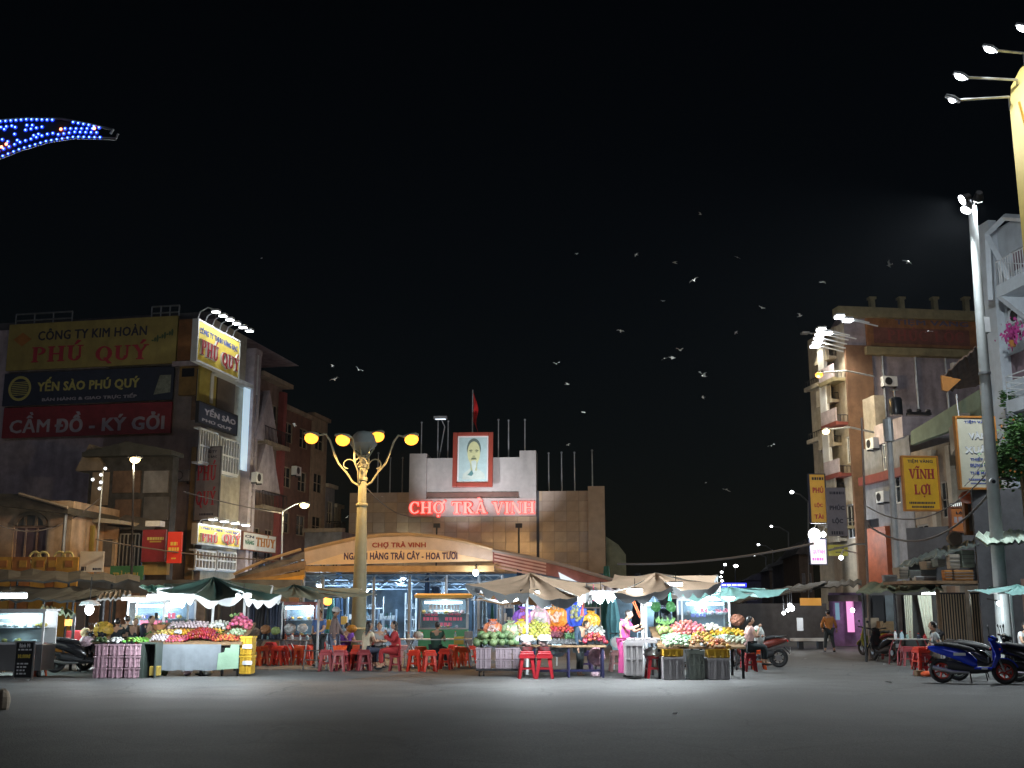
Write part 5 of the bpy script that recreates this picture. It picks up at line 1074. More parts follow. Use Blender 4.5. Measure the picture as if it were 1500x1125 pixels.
for (xa, xb, xc) in ((1326, 1338, 1331), (1346, 1366, 1358)):
    a, _, c, d = FG.rect(xa, 872, xb, 935, .1); b = FG.pt(xb, 900, .1)[0]; cc = FG.pt(xc, 900, .1)[0]; vs = []
    for j in range(7):
        q = j / 6; z = d + (c - d) * q; l, r = (a + (cc - .35 - a) * q * 0, b + (cc + .1 - b) * q) if xa < 1340 else (a + (cc - .1 - a) * q, b)
        for i in range(9): vs.append((l + (r - l) * i / 8, -.1 + .05 * (i % 2), z))
    cu.add(vs, [(j * 9 + i, (j + 1) * 9 + i, (j + 1) * 9 + i + 1, j * 9 + i + 1) for j in range(6) for i in range(8)])
obj('curtain', cu, mat('pale_curtain', (.78, .80, .72), .7, var=.1), t)
M_gry = mat('grey_green_tin', (.20, .24, .22), .6, .2, var=.25, stain=.3)
shed_roof('awning', 'olive sheet awning over the curtain opening on the right', [pr((1254, 868), 36), pr((1382, 862), 35), pr((1376, 850), 37.5), pr((1275, 852), 38)], M_olive, posts=[(X(q, 36.1), 36.1, Z(866, 36)) for q in (1266, 1313)])
shed_roof('awning', 'grey green awning stepping up above the olive one', [pr((1312, 832), 38), pr((1368, 815), 36), pr((1376, 804), 38), pr((1322, 822), 40)], M_gry)
shed_roof('awning', 'upper grey green awning right below the orange sign', [pr((1368, 816), 35), pr((1434, 796), 34), pr((1432, 788), 36), pr((1370, 806), 37)], M_gry)
shed_roof('awning', 'pale mint awning beside the tall pole at the right edge', [pr((1428, 782), 31.5), pr((1510, 775), 31.5), pr((1510, 792), 29), pr((1446, 796), 29)], mat('mint_sheet', (.50, .62, .52), .6, var=.1))
shed_roof('awning', 'thin brown roof over the far shops in the right street', [pr((1185, 862), 52), pr((1262, 856), 46), pr((1262, 848), 48), pr((1190, 855), 54)], M_dtin)
# stacked boxes and cartons lying on the awnings
for i, (x0, yt, x1, yb, Y, m, lb) in enumerate(((1318, 831, 1333, 848, 36.2, M_cream, 'crumpled pale carton at the left of the awning clutter'), (1333, 835, 1349, 846, 36, M_gry, 'flat green box leaning in the awning clutter'), (1358, 822, 1374, 834, 35.5, M_tan, 'tan box under the grey green awning edge'),
      (1374, 818, 1387, 830, 35, M_gry, 'small green box left of the cream stack'), (1392, 812, 1407, 833, 34.5, M_cream, 'cream box stack under the upper awning'), (1410, 806, 1431, 831, 34.5, mat('sage_box', (.30, .36, .28), .7, var=.2), 'largest sage and cream box stack near the pole'),
      (1385, 835, 1396, 850, 34.5, P_or, 'small orange carton beside the wide one'), (1398, 835, 1426, 851, 34.5, mat('orange_carton', (.42, .20, .06), .7, var=.2), 'wide orange carton under the sage boxes'), (1342, 844, 1372, 851, 35.8, M_white, 'white rolled sheets lying on the olive awning'),
      (1296, 842, 1314, 852, 36.4, M_tin, 'grey folded tarp lying at the left end of the olive awning'))):
    a, b, zt_, zb_ = X(x0, Y, yb), X(x1, Y, yb), Z(yt, Y), Z(yb, Y); t = thing('box', lb, 'box', (a, Y, zb_), R(random.uniform(-12, 12)))
    w, h = b - a, zt_ - zb_; obj('carton', MB().box(0, w, 0, .45, 0, h, .02), m, t, bevel=.015); fl = MB()
    for k in range(1, 4): fl.box(-.01, w + .01, -.012, -.001, h * k / 4 - .012, h * k / 4 + .012)
    obj('edge_strips', fl, M_tin, t)
shelf = thing('timber_ledge', 'dark ledge carrying the cartons under the upper awnings', 'ledge', (X(1385, 35), 34.9, 0)); obj('plank', MB().box(X(1315, 35) - X(1385, 35), X(1436, 35) - X(1385, 35), -.6, 1.2, Z(851, 35) - .1, Z(851, 35) - .01), M_wood, shelf)
obj('post', MB().box(-.05, .05, .5, .6, 0, Z(851, 35) - .11), M_wood, shelf)
dk = thing('open_shop', 'dark recessed shop behind the teal parasol at the right edge', 'shopfront', (X(1450, 34), 34.0, 0), R(-14)); obj('back_wall', MB().box(-.2, 8, 0, .3, 0, 5.2), M_dkgrey, dk)
obj('notice_panel', MB().box(1.6 * .6, 1.6, -.08, -.001, 1.2, 2.5), mat('pink_brown_panel', (.35, .22, .18), .6, var=.2), dk); obj('notice_panel', MB().box(1.75, 2.9, -.08, -.001, 1.0, 2.6), M_grey, dk)
dk2 = thing('open_shop', 'dark upper shop wall behind the cartons', 'shopfront', (X(1380, 38.5), 38.5, 0), R(-40)); obj('back_wall', MB().box(-1, 6, 0, .3, 2.4, Z(770, 38)), M_dkgrey, dk2)

q = at(1463, 884, 28.9); lp = thing('pole_bulb', 'small bulb fixed low on the tall pale pole', 'lamp', q); obj('bulb', MB().ell((0, 0, 0), .05, .05, .06, 8, 6), G_bulb, lp); obj('fitting', MB().cyl((0, 0, .06), (.02, .7, .12), .02, n=6), M_iron, lp); point('bulb_light', (0, -.12, -.05), 70, (.9, .96, 1), .08, parent=lp)
q = FG.pt(1362, 874, 1.3); lp = put(FG, 'fill_tube', 'added tube light under the olive awning, fill for curtains and shutters', 'lamp', q[0], 1.3, q[1] + .1); obj('tube', MB().cyl((-.25, 0, 0), (.25, 0, 0), .016, n=8), G_bulb, lp); obj('fitting', MB().box(-.26, .26, -.03, .03, .018, .05), M_white, lp); point('tube_glow', (0, -.15, -.12), 55, (.88, 1, .92), .12, parent=lp)  # unseen tube added to light the curtains and shutters
a, b, c, d = FRW.rect(1393, 738, 1411, 750, .3); lw = put(FRW, 'lit_window', 'small white lit window grid above the orange sign board', 'window', a, .3, c); obj('pane', MB().box(0, b - a, 0, .05, 0, d - c), glow('window_glow', (.95, 1, .95), 1.0), lw); bars(lw, 0, b - a, 0, d - c, -.01, 6, M_iron, .035, 'window_grille')
# pipes, meters, condensers and cable bundles along both rows
def condenser(fr, px, py, out, label, sc_=1.0):
    u, z = fr.pt(px, py, out); a = put(fr, 'air_conditioner', label, 'air conditioner', u, out, z, 'condenser units on the house fronts'); a.scale = (sc_,) * 3
    obj('casing', MB().box(-.42, .42, -.35, -.02, -.28, .28), M_white, a, bevel=.02); g_ = obj('fan_guard', MB().torus((-.1, -.36, 0), .2, .02, 18, 5).cyl((-.1, -.352, 0), (-.1, -.365, 0), .19, n=14), M_iron, a); obj('bracket', MB().box(-.35, -.3, -.33, .0, -.36, -.281).box(.3, .35, -.33, .0, -.36, -.281), M_iron, a)
for fr, px, py, out, lb in ((FRW, 1298, 728, .05, 'condenser under the red band of the grey beige house'), (FRW, 1352, 690, .05, 'condenser left of the amber VĨNH LỢI sign'), (FRW, 1283, 650, .05, 'condenser high on the pale pier of the mauve building'), (FF, 372, 700, .8, 'condenser below the lower gable on the left street'), (FF, 430, 690, .05, 'condenser on the plain brown block'), (FRS, 1300, 560, .05, 'upper condenser on the tall mauve side wall'), (FRS, 1402, 540, .05, 'condenser on the mauve wall near the tin canopy')): condenser(fr, px, py, out, lb)
pipes = MB()
for px, y0, y1 in ((1292, 520, 700), (1384, 520, 640), (1340, 520, 600)):
    u, za = FRS.pt(px, y0, .1); _, zb = FRS.pt(px, y1, .1); pp = put(FRS, 'drain_pipe', ['left', 'right', 'middle'][(1292, 1384, 1340).index(px)] + ' drain pipe running down the tall mauve side wall', 'pipe', u, .1, 0); obj('pipe', MB().cyl((0, 0, zb), (0, 0, za), .07, n=8), M_galv, pp)
wire('cable bundle sagging along the right shop fronts', [(1272, 770, 38), (1330, 800, 38), (1452, 720, 31)], .035)
wire('second cable sagging from the thin pole to the tall pole', [(1270, 742, 38), (1340, 760, 35), (1449, 690, 31)], .02)
wire('cable running across the front of the gold shop building to the thin lamp', [(268, 720, 55), (330, 735, 56), (414, 752, 60)], .03)
wire('low cable over the left awnings between pole and market', [(140, 790, 47), (280, 810, 47), (445, 822, 51)], .03)
wire('thin cable across the left roofs to the floodlight pole', [(-20, 760, 45), (60, 775, 46), (146, 730, 48)], .025)
# big illuminated pillar at the top right with arm lamps
FP = Fr(*at(1478, 895, 29).xy, -35)
a, b, c, d = FP.rect(1490, 130, 1560, 420); t = put(FP, 'advert_pillar', 'tall lit yellow advertising panel with rounded top at the right edge', 'billboard', a, 0, 0); w = b - a + 1.5
outline = [(0, c), (w, c), (w, d + 1.5), (.9, d + .9), (.35, d + .55), (.08, d + .1), (0, d - .6)]
obj('panel', MB().prism(outline, 0, .8), mat('pale_gold_panel', (.72, .56, .17), .4, var=.12, scale=.8), t)
sw = MB()
for k in range(7):
    pts = [(.25 + .12 * k + .14 * math.sin(q * .8 + k), -.03 - .004 * k, d - .4 - q * .75 - k * .12) for q in range(12)]; sw.tube(pts, .03, 4)
obj('swirl_print', sw, mat('gold_swirl', (.62, .34, .06), .4, var=.1), t)
obj('red_base_print', MB().box(.45, w, -.03, -.001, c, c + 1.7), mat('deep_red_print', (.45, .03, .03), .4, var=.1), t)
obj('lower_column', MB().box(.3, w, .1, .7, 0, c - .002), M_grey, t)
for i, ((hx, hy), (ex, ey), lb) in enumerate((((1396, 147), (1478, 142), 'dimmest short arm lamp lowest on the pillar'), ((1408, 113), (1490, 117), 'brightest arm lamp reaching furthest left over the pillar'), ((1451, 73), (1500, 78), 'second lit arm lamp above the brightest one'), ((1499, 42), (1530, 40), 'topmost arm lamp cut by the right picture edge'))):
    p0 = at(ex, ey, 28); p1 = at(hx, hy, 26.5); la = thing('arm_lamp', lb, 'lamp', p0, 0, 'arm lamps on the advertising pillar')
    dv = p1 - p0; obj('arm', MB().tube([(.3, .6, -.1), (0, 0, 0), dv * .9], .035, 6), M_galv, la)
    hd = obj('lamp_head', MB().loft([(-.2, 0, .06, .04), (0, 0, .13, .06), (.2, 0, .06, .04)], 10), M_white, la, loc=dv + Vector((0, 0, .05)), rot=(0, R(25), 0))
    obj('lens', MB().ell((0, 0, -.05), .15 if i else .09, .1 if i else .06, .07, 10, 6), G_bulb, hd)
    if i: spot('arm_light', dv + Vector((.1, 0, -.12)), dv + Vector((1.9, 1.2, -1.6)), 170, (.92, .97, 1), 130, .08, .7, parent=la)

# ---------------- distant end of the street: houses, poles, lamps, blue sign
FE = Fr(*at(1095, 895, 150).xy, 0)
for i, (x0, x1, yt, Y, m) in enumerate(((1128, 1152, 836, 150, M_tan), (1150, 1176, 826, 120, M_grey), (1172, 1192, 812, 95, M_tan), (1000, 1052, 852, 170, M_dkgrey), (1052, 1096, 862, 260, M_dkgrey), (1094, 1130, 850, 190, M_grey), (912, 1000, 858, 140, M_dkgrey))):
    fr = Fr(*at(x0, 895, Y).xy, -6); a, b, c, d = fr.rect(x0, yt, x1, 890)
    t = put(fr, 'distant_house', ['narrow tan house left of the far street signs', 'grey house in the far street before the tan one', 'tan house nearest below the amber vertical sign', 'low dark house far behind the tan parasol', 'low dark building at the end of the far street', 'grey far house beneath the street lamps', 'dark low block far behind the market right side'][i], 'building', a, 0, 0)
    w = b - a; hs = [(w * .15, w * .4, d * .5, d * .75), (w * .6, w * .85, d * .5, d * .75)]; body(t, 0, w, d, 10, m, hs)
    for h in hs: window(t, *h, y=.1)
    obj('roof', MB().prism([(-.3, d + .002), (w + .3, d + .002), (w * .5, d + 1.2)], -.4, 10), M_tin, t)
far = [(1160, 721, 1184, 735, 895, 88), (1130, 771, 1155, 780, 890, 110), (1111, 798, 1132, 806, 890, 140), (1105, 813, 1122, 816, 890, 170), (1062, 827, 1060, 836, 888, 210), (1078, 829, 1077, 836, 888, 190), (1057, 838, 1055, 842, 888, 230), (1056, 845, 1054, 848, 888, 260), (1058, 851, 1056, 853, 888, 300)]
for i, (hx, hy, pxx, yt, yb, Y) in enumerate(far):
    b = at(pxx, yb, Y); t = thing('street_lamp', ['highest and nearest', 'nearest small', 'second', 'third', 'fourth', 'fifth', 'sixth', 'seventh', 'farthest'][i] + ' of the small white street lamps dwindling down the far street', 'street lamp', (b.x, Y, 0), 0, 'street lamps down the far street')
    tp = at(pxx, yt, Y) - t.location; q = at(hx, hy, Y) - t.location
    obj('pole', MB().tube([(0, 0, 0), tp], [.1, .06], 6), M_galv, t); obj('arm', MB().tube([tp, tp.lerp(q, .5) + Vector((0, 0, .2)), q], .06, 5), M_galv, t)
    s = Y / 1671 * (3.2 if i not in (0, 5) else 5.0) * .62; obj('lens', MB().ell(q, s, s * .8, s * .7, 8, 6), glow('far_lamp', (.95, .97, 1), 14), t)
q = at(1074, 857, 180); t = thing('blue_sign', 'thin glowing blue sign far down the street above the teal parasol', 'sign', (q.x, 180, 0)); obj('board', MB().box(-2.1, 2.1, 0, .3, q.z - .32, q.z + .32), glow('blue_neon', (.04, .05, 1), 2.2), t)
obj('lettering', MB().box(-1.8, -1.2, -.05, -.001, q.z - .12, q.z + .12).box(-1.0, -.4, -.05, -.001, q.z - .12, q.z + .12).box(-.2, .5, -.05, -.001, q.z - .12, q.z + .12).box(.7, 1.8, -.05, -.001, q.z - .12, q.z + .12), glow('blue_white', (.6, .65, 1), 3), t)
obj('post', MB().cyl((-1.8, .2, 0), (-1.8, .2, q.z - .3), .1).cyl((1.8, .2, 0), (1.8, .2, q.z - .3), .1), M_galv, t)
# pink-lit far shopfront, orange board, dark awnings round the street mouth
FK = Fr(*at(1228, 895, 52).xy, -25)
t = put(FK, 'open_shop', 'small pink and violet lit shopfront at the street mouth', 'shopfront'); u0, u1, z0, z1 = FK.rect(1212, 868, 1262, 940)
obj('back_wall', MB().box(u0, u1, .6, .8, 0, z1), mat('violet_wall', (.20, .13, .24), .7, var=.3), t)
a, b, c, d = FK.rect(1240, 881, 1250, 926); obj('lit_panel', MB().box(a, b, .1, .2, c, d), glow('pink_panel', (1, .35, .75), .9), t)
a, b, c, d = FK.rect(1223, 883, 1229, 908); obj('lit_cloth', MB().box(a, b, .1, .16, c, d), glow('cyan_panel', (.3, .6, .8), .35), t)
a, b, c, d = FK.rect(1216, 872, 1260, 881); obj('soffit', MB().box(a, b, -.6, .5, c, d), M_dtin, t)
lp = put(FK, 'shop_bulb', 'round white bulb in the pink lit shopfront', 'lamp', FK.pt(1249, 894, .5)[0], .5, FK.pt(1249, 894, .5)[1]); obj('bulb', MB().ell((0, 0, 0), .09, .09, .1, 8, 6), G_bulb, lp); obj('cord', MB().cyl((0, 0, .1), (0, 0, .7), .01, n=5), M_iron, lp); point('bulb_light', (0, -.2, -.1), 30, (1, .6, .85), .08, parent=lp)
slab(Fr(*at(1172, 895, 54).xy, 0), 'signboard', 'glowing amber board low at the mouth of the side street', 'sign', 1173, 876, 1203, 887, mat('amber_glow', (.7, .38, .1), .5, var=.1, emit=(.9, .42, .08), es=.45), .15)
slab(Fr(*at(1130, 895, 60).xy, 0), 'market_shed', 'dark shed filling the mouth of the side street', 'shed', 1070, 884, 1212, 940, M_dkgrey, 1.0, 0, True)
shed_roof('awning', 'tangled brown tarp awning at the mouth of the side street', [pr((1065, 884), 50), pr((1190, 862), 48), pr((1212, 850), 52), pr((1100, 868), 56)], M_dtin)
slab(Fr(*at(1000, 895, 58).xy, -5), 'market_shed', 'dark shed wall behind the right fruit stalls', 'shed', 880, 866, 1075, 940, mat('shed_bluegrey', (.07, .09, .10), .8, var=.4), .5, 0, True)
for i, (x, y, r) in enumerate(((1157, 887, .09), (1160, 891, .11), (1154, 894, .07), (1148, 898, .07))):
    q = at(x, y, 46); lp = thing('stall_bulb', ['topmost', 'largest and brightest', 'lower left', 'lowest'][i] + ' bulb in the small cluster at the street mouth', 'lamp', q, 0, 'bulb cluster at the street mouth'); obj('bulb', MB().ell((0, 0, 0), r, r, r, 8, 6), G_bulb, lp); obj('cord', MB().cyl((0, 0, r), (0, 0, r + .6), .012, n=5), M_iron, lp)
    if i == 1: point('bulb_light', (0, -.3, 0), 60, (.9, .96, 1), .1, parent=lp)
# wires
wire('thick grey cable rising to the right from the market to the street signs', [(905, 826, 62), (1050, 822, 60), (1192, 796, 56)], .06)
wire('thin cable from the lamppost down to the market wall', [(538, 716, 40), (565, 735, 50), (600, 755, 70)], .02)
wire('thin black wire crossing before the cream hanging sign', [(1413, 712, 31), (1435, 690, 31), (1449, 660, 31)], .015)
wire('wire hanging from the tall pole towards the mint awning', [(1453, 700, 30), (1480, 702, 31), (1510, 702, 32)], .03)

# blue LED festoon arm top left
YL = 21.0; b = at(-150, 895, YL); t = thing('led_arch', 'curved decoration arm studded with blue LED dots at the top left', 'light decoration', (b.x, YL, 0))
up = [(-150, 176), (-60, 172), (0, 176), (40, 173), (90, 174), (130, 181), (165, 190)]; lo = [(-150, 330), (-60, 262), (0, 232), (30, 220), (70, 208), (110, 202), (150, 203), (170, 204)]
def V(p): return at(p[0], p[1], YL) - t.location
obj('rail', MB().tube([V(p) for p in up], .025, 6), M_galv, t); obj('rail', MB().tube([V(p) for p in lo], .025, 6), M_galv, t)
obj('end_hook', MB().tube([V((150, 202)), V((170, 203)), V((173, 196))], .02, 6).tube([V((162, 196)), V((166, 189))], .025, 6), M_white, t)
obj('mesh_panel', MB().prism([(V(p).x, V(p).z) for p in lo[:7]] + [(V(p).x, V(p).z) for p in reversed(up[:6])], .03, .05), mat('dark_mesh', (.03, .05, .04), .8, var=.2), t)
obj('post', MB().cyl((0, 0, 0), (0, 0, V((-150, 160)).z), .12, n=10), M_galv, t)
G_led = glow('blue_led', (.25, .55, 1), 3.5); G_led2 = glow('blue_led_halo', (.01, .05, 1), 1.0); G_lr = glow('red_led', (1, .16, .08), 9)
dots = []
def lerp_path(path, x):
    for (a, b), (c, d) in zip(path, path[1:]):
        if a <= x <= c: return b + (d - b) * (x - a) / (c - a)
for k in range(36): x = -90 + k * 7.9; (dots.append((x, lerp_path(lo, x) - 1, 0)) if x < 150 else None)
for k in range(34): x = -90 + k * 8.0; (dots.append((x, lerp_path(lo, x) - 8 - (3 if x < 80 else 0), 0)) if x < 150 else None)
for k in range(34): x = -90 + k * 7.6; (dots.append((x, lerp_path(up, x) + 2.5, 0)) if x < 148 and not (78 < x < 86 or 92 < x < 104) else None)
for k in range(10): dots.append((96 + k * 8 if k < 6 else 38 + (k - 6) * 8, 189 if k < 6 else 191 - (k - 6) * 1.5, 0))
dots += [(40, 184, 0), (48, 184, 0), (18, 185, 0), (23, 187, 0), (10, 186, 0), (2, 187, 0), (7, 190, 0), (22, 197, 0), (57, 197, 0), (50, 199, 0), (26, 206, 0), (3, 216, 1), (10, 212, 1), (12, 208, 0), (90, 190, 1), (139, 189, 1), (4, 205, 0)]
lm = MB().ell((0, 0, 0), .016, .014, .016, 8, 6).mesh('led', G_led); lm2 = MB().ell((0, 0, 0), .03, .016, .03, 8, 6).mesh('led', G_lr); hm = MB().cyl((0, .012, 0), (0, .02, 0), .042, n=8).mesh('led_halo', G_led2)  # glowing disc behind each blue LED imitates its halo
for x, y, r_ in dots:
    o = obj('led', lm2 if r_ else lm, parent=t, loc=V((x, y)) + Vector((0, -.03, 0)))
    if not r_: obj('led_halo', hm, parent=o)

# ================================================================ PARASOLS
def parasol(name, label, corners, apex, ms, mu, val=.16, sag=.16, posts=(), valance=True, nscal=7, mid_sag=.05, pm=None, group=None, seg=10):
    """corners: world points round the rim; apex: world point"""
    c = sum((Vector(p) for p in corners), Vector()) / len(corners); t = thing(name, label, 'parasol', (c.x, c.y, 0), 0, group)
    A = Vector(apex) - Vector((c.x, c.y, 0)); K = [Vector(p) - Vector((c.x, c.y, 0)) for p in corners]; n_ = len(K); mb = MB(); rings = 6; rim = []
    for i in range(n_):
        a, b = K[i], K[(i + 1) % n_]; vs = []
        for j in range(rings + 1):
            q = j / rings
            for k in range(seg + 1):
                s = k / seg; p = A.lerp(a.lerp(b, s), q); w = 4 * s * (1 - s)
                inward = (A - a.lerp(b, s)); inward.z = 0; p += inward * .10 * w * q * q
                p.z += -sag * w * q * 1.0 - mid_sag * math.sin(math.pi * q) + .022 * math.sin(11 * s + 5 * q + i * 2) + .014 * math.sin(23 * s - 9 * q + i) * q + random.uniform(-.008, .008)
                vs.append(p)
        fs = [(j * (seg + 1) + k, j * (seg + 1) + k + 1, (j + 1) * (seg + 1) + k + 1, (j + 1) * (seg + 1) + k) for j in range(rings) for k in range(seg)]
        mb.add(vs, [tuple(reversed(f)) for f in fs]); rim.append(vs[-(seg + 1):])
    obj('canopy', mb, ms, t, smooth=True)
    if valance:
        vb = MB()
        for r_ in rim:
            L = (r_[-1] - r_[0]).length; ns = max(2, int(L / .42)); m_ = ns * 6; vs = []
            for i in range(m_ + 1):
                s = i / m_ * seg; k = min(int(s), seg - 1); p = r_[k].lerp(r_[k + 1], s - k); vs.append(p); vs.append(p - Vector((0, 0, val * (.35 + .65 * abs(math.sin(i / 6 * math.pi))))))
            vb.add(vs, [(2 * i, 2 * i + 1, 2 * i + 3, 2 * i + 2) for i in range(m_)])
        obj('valance', vb, mu, t)
    rb = MB()
    for k in K: rb.tube([A - Vector((0, 0, .05)), A.lerp(k, .5) - Vector((0, 0, .05 + mid_sag)), k - Vector((0, 0, .02))], .016, 5)
    obj('rib', rb, pm or M_white, t, kind='stuff')
    for p in posts:
        q = Vector(p) - Vector((c.x, c.y, 0)); obj('pole', MB().cyl((q.x, q.y, 0), (q.x, q.y, q.z), .035, n=8), pm or M_white, t)
    return t
def hexa(px0, px1, pyrim, Y, dep, n_=6, rot=0):      # rim of a parasol seen from the side
    xa, xb = X(px0, Y), X(px1, Y); cx, hw, z = (xa + xb) / 2, (xb - xa) / 2, Z(pyrim, Y)
    return [(cx + hw * math.cos(rot + 2 * math.pi * k / n_), Y + dep * math.sin(rot + 2 * math.pi * k / n_), z) for k in range(n_)]
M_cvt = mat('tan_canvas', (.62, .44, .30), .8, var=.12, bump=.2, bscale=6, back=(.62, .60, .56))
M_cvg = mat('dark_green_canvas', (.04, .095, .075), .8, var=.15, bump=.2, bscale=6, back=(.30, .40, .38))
M_val = mat('valance_white', (.72, .76, .78), .7, var=.06)
P3 = lambda px, py, Y: tuple(at(px, py, Y))
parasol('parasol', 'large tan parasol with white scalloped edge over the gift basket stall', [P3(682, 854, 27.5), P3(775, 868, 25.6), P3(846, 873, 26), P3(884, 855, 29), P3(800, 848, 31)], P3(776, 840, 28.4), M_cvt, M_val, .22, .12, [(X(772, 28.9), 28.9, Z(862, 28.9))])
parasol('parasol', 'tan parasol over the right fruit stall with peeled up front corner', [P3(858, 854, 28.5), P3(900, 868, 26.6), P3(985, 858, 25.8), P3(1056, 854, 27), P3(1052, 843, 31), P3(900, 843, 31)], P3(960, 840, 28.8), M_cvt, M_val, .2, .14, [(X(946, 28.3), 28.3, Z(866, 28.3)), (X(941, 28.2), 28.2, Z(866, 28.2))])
parasol('parasol', 'small pale pink square parasol wedged between the two tan ones', [P3(848, 868, 29), P3(868, 873, 27.2), P3(908, 862, 27.2), P3(905, 858, 29.6)], P3(882, 857, 28.4), mat('pale_pink_canvas', (.72, .60, .62), .7, var=.08), M_val, .2, .03, [])
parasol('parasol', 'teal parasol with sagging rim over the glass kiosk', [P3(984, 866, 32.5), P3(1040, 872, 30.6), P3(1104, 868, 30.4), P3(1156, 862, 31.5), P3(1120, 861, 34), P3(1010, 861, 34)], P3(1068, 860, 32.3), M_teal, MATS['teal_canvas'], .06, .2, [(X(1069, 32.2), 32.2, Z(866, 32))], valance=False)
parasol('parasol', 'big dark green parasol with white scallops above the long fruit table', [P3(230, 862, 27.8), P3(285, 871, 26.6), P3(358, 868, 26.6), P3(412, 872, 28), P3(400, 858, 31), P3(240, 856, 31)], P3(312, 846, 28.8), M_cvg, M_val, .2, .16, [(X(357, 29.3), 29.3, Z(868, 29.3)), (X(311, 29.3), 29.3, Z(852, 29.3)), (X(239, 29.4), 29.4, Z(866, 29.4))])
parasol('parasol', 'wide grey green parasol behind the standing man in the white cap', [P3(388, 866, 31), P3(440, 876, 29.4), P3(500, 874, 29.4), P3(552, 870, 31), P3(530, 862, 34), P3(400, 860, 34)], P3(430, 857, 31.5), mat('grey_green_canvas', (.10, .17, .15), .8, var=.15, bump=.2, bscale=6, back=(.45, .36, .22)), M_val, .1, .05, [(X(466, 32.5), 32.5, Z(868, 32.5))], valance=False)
parasol('parasol', 'mint green torn parasol scrap above the glass kiosk on the left', [P3(204, 858, 31), P3(226, 868, 30), P3(252, 862, 30), P3(246, 856, 32)], P3(222, 857, 31), mat('mint_canvas', (.18, .48, .38), .7, var=.15), M_val, .05, .03, [], valance=False)
parasol('parasol', 'teal parasol at the right picture edge before the dark shop', [P3(1418, 864, 28), P3(1462, 868, 26.5), P3(1530, 868, 26.5), P3(1540, 862, 30), P3(1450, 860, 30)], P3(1490, 857, 28), M_teal, M_teal, .1, .04, [(X(1484, 28), 28, Z(860, 28))], valance=False)
parasol('parasol', 'folded back tan canopy flap behind the glass cart and pink tassels', [P3(690, 878, 31), P3(760, 886, 30), P3(850, 880, 30), P3(840, 872, 33), P3(700, 870, 33)], P3(770, 868, 31.5), mat('brown_canvas', (.30, .18, .09), .8, var=.15), M_val, .08, .05, [], valance=False)
for i, (px, y0, y1, Y, m, lb) in enumerate(((790, 868, 915, 33, MATS['teal_canvas'], 'closed teal umbrella hanging behind the gift baskets, leftmost'), (898, 872, 945, 31.5, mat('deep_teal_canvas', (.06, .19, .22), .7, var=.15), 'tall closed deep teal umbrella left of the woman in pink'), (815, 870, 915, 33.5, mat('green_canvas', (.08, .2, .1), .7, var=.15), 'closed green umbrella behind the blue gift basket'), (832, 872, 915, 33.2, MATS['teal_canvas'], 'closed pale teal umbrella right of the green one'))):
    t = thing('closed_umbrella', lb, 'umbrella', (X(px, Y), Y, 0), 0, 'closed umbrellas behind the fruit stalls'); za, zb_ = Z(y1, Y), Z(y0, Y); mb = MB(); vs = []
    prof = [(.05, zb_), (.12, zb_ - .3), (.17, (za + zb_) / 2), (.12, za + .15), (.24, za)]
    if i != 1: prof = [(.04, zb_), (.1, zb_ - .25), (.16, za + .1), (.12, za)]
    for r_, z_ in prof:
        for k in range(16): q = 1 + .25 * (k % 2); vs.append((math.cos(k * math.pi / 8) * r_ * q, math.sin(k * math.pi / 8) * r_ * q, z_))
    mb.add(vs, [(j * 16 + k, (j + 1) * 16 + k, (j + 1) * 16 + (k + 1) % 16, j * 16 + (k + 1) % 16) for j in range(len(prof) - 1) for k in range(16)]); obj('cloth', mb, m, t); obj('pole', MB().cyl((0, 0, 0), (0, 0, zb_ + .15), .022, n=6), M_white, t)

# ================================================================ STALL LIGHTS
def stall_tube(label, px, py, Y, w, power, c=(.88, .96, 1), rz=0, r=.035, aimdown=True, group='tube lights under the parasols', vis=True):
    q = at(px, py, Y); t = thing('tube_light', label, 'lamp', q, R(rz), group)
    obj('tube', MB().cyl((-w / 2, 0, 0), (w / 2, 0, 0), r, n=8), G_bulb, t); obj('fitting', MB().box(-w / 2, w / 2, -.03, .03, r + .005, r + .04), M_white, t)
    obj('cord', MB().cyl((0, 0, r + .04), (0, 0, r + .25), .008, n=5), M_iron, t)
    d = bpy.data.lights.new('tube_glow', 'POINT'); d.energy = power; d.color = c; d.shadow_soft_size = .14; o = bpy.data.objects.new('tube_glow', d); col.objects.link(o); o.parent = t; o.location = (0, 0, -.2)
    return t
stall_tube('bright tube light at the left end under the dark green parasol', 250, 874, 26.75, 1.1, 230, r=.035)
stall_tube('short lamp on the right pole under the dark green parasol', 357, 873, 26.7, .35, 200, r=.035)
stall_tube('white tube behind the pole of the big tan parasol', 776, 868, 26.4, .45, 240, r=.03)
stall_tube('glowing tube beneath the pale pink parasol', 880, 869, 27.0, .5, 110, r=.03)
stall_tube('oval lamp under the right tan parasol', 990, 856, 26.6, .3, 210, r=.035)
stall_tube('lamp hanging low under the front of the right tan parasol', 930, 865, 26.8, .35, 170, r=.03)
stall_tube('tube light at the far left picture edge under the dark tarp', 14, 873, 30, .9, 200, (.75, 1, .97), r=.06)
stall_tube('small lamp in the teal parasol beside the kiosk', 1055, 877, 31.0, .8, 120, r=.04)
q = at(131, 893, 32); t = thing('bulb_lamp', 'large dazzling bulb over the parked motorbikes on the left', 'lamp', q); obj('bulb', MB().ell((0, 0, 0), .12, .12, .15, 12, 8), G_bulb, t); obj('shade', MB().lathe([(.3, .12), (.22, .22), (.05, .27)], 14), M_white, t); obj('cord', MB().cyl((0, 0, .27), (0, 0, .9), .012, n=5), M_iron, t); point('bulb_light', (0, -.1, -.3), 300, (.9, .97, 1), .15, parent=t)
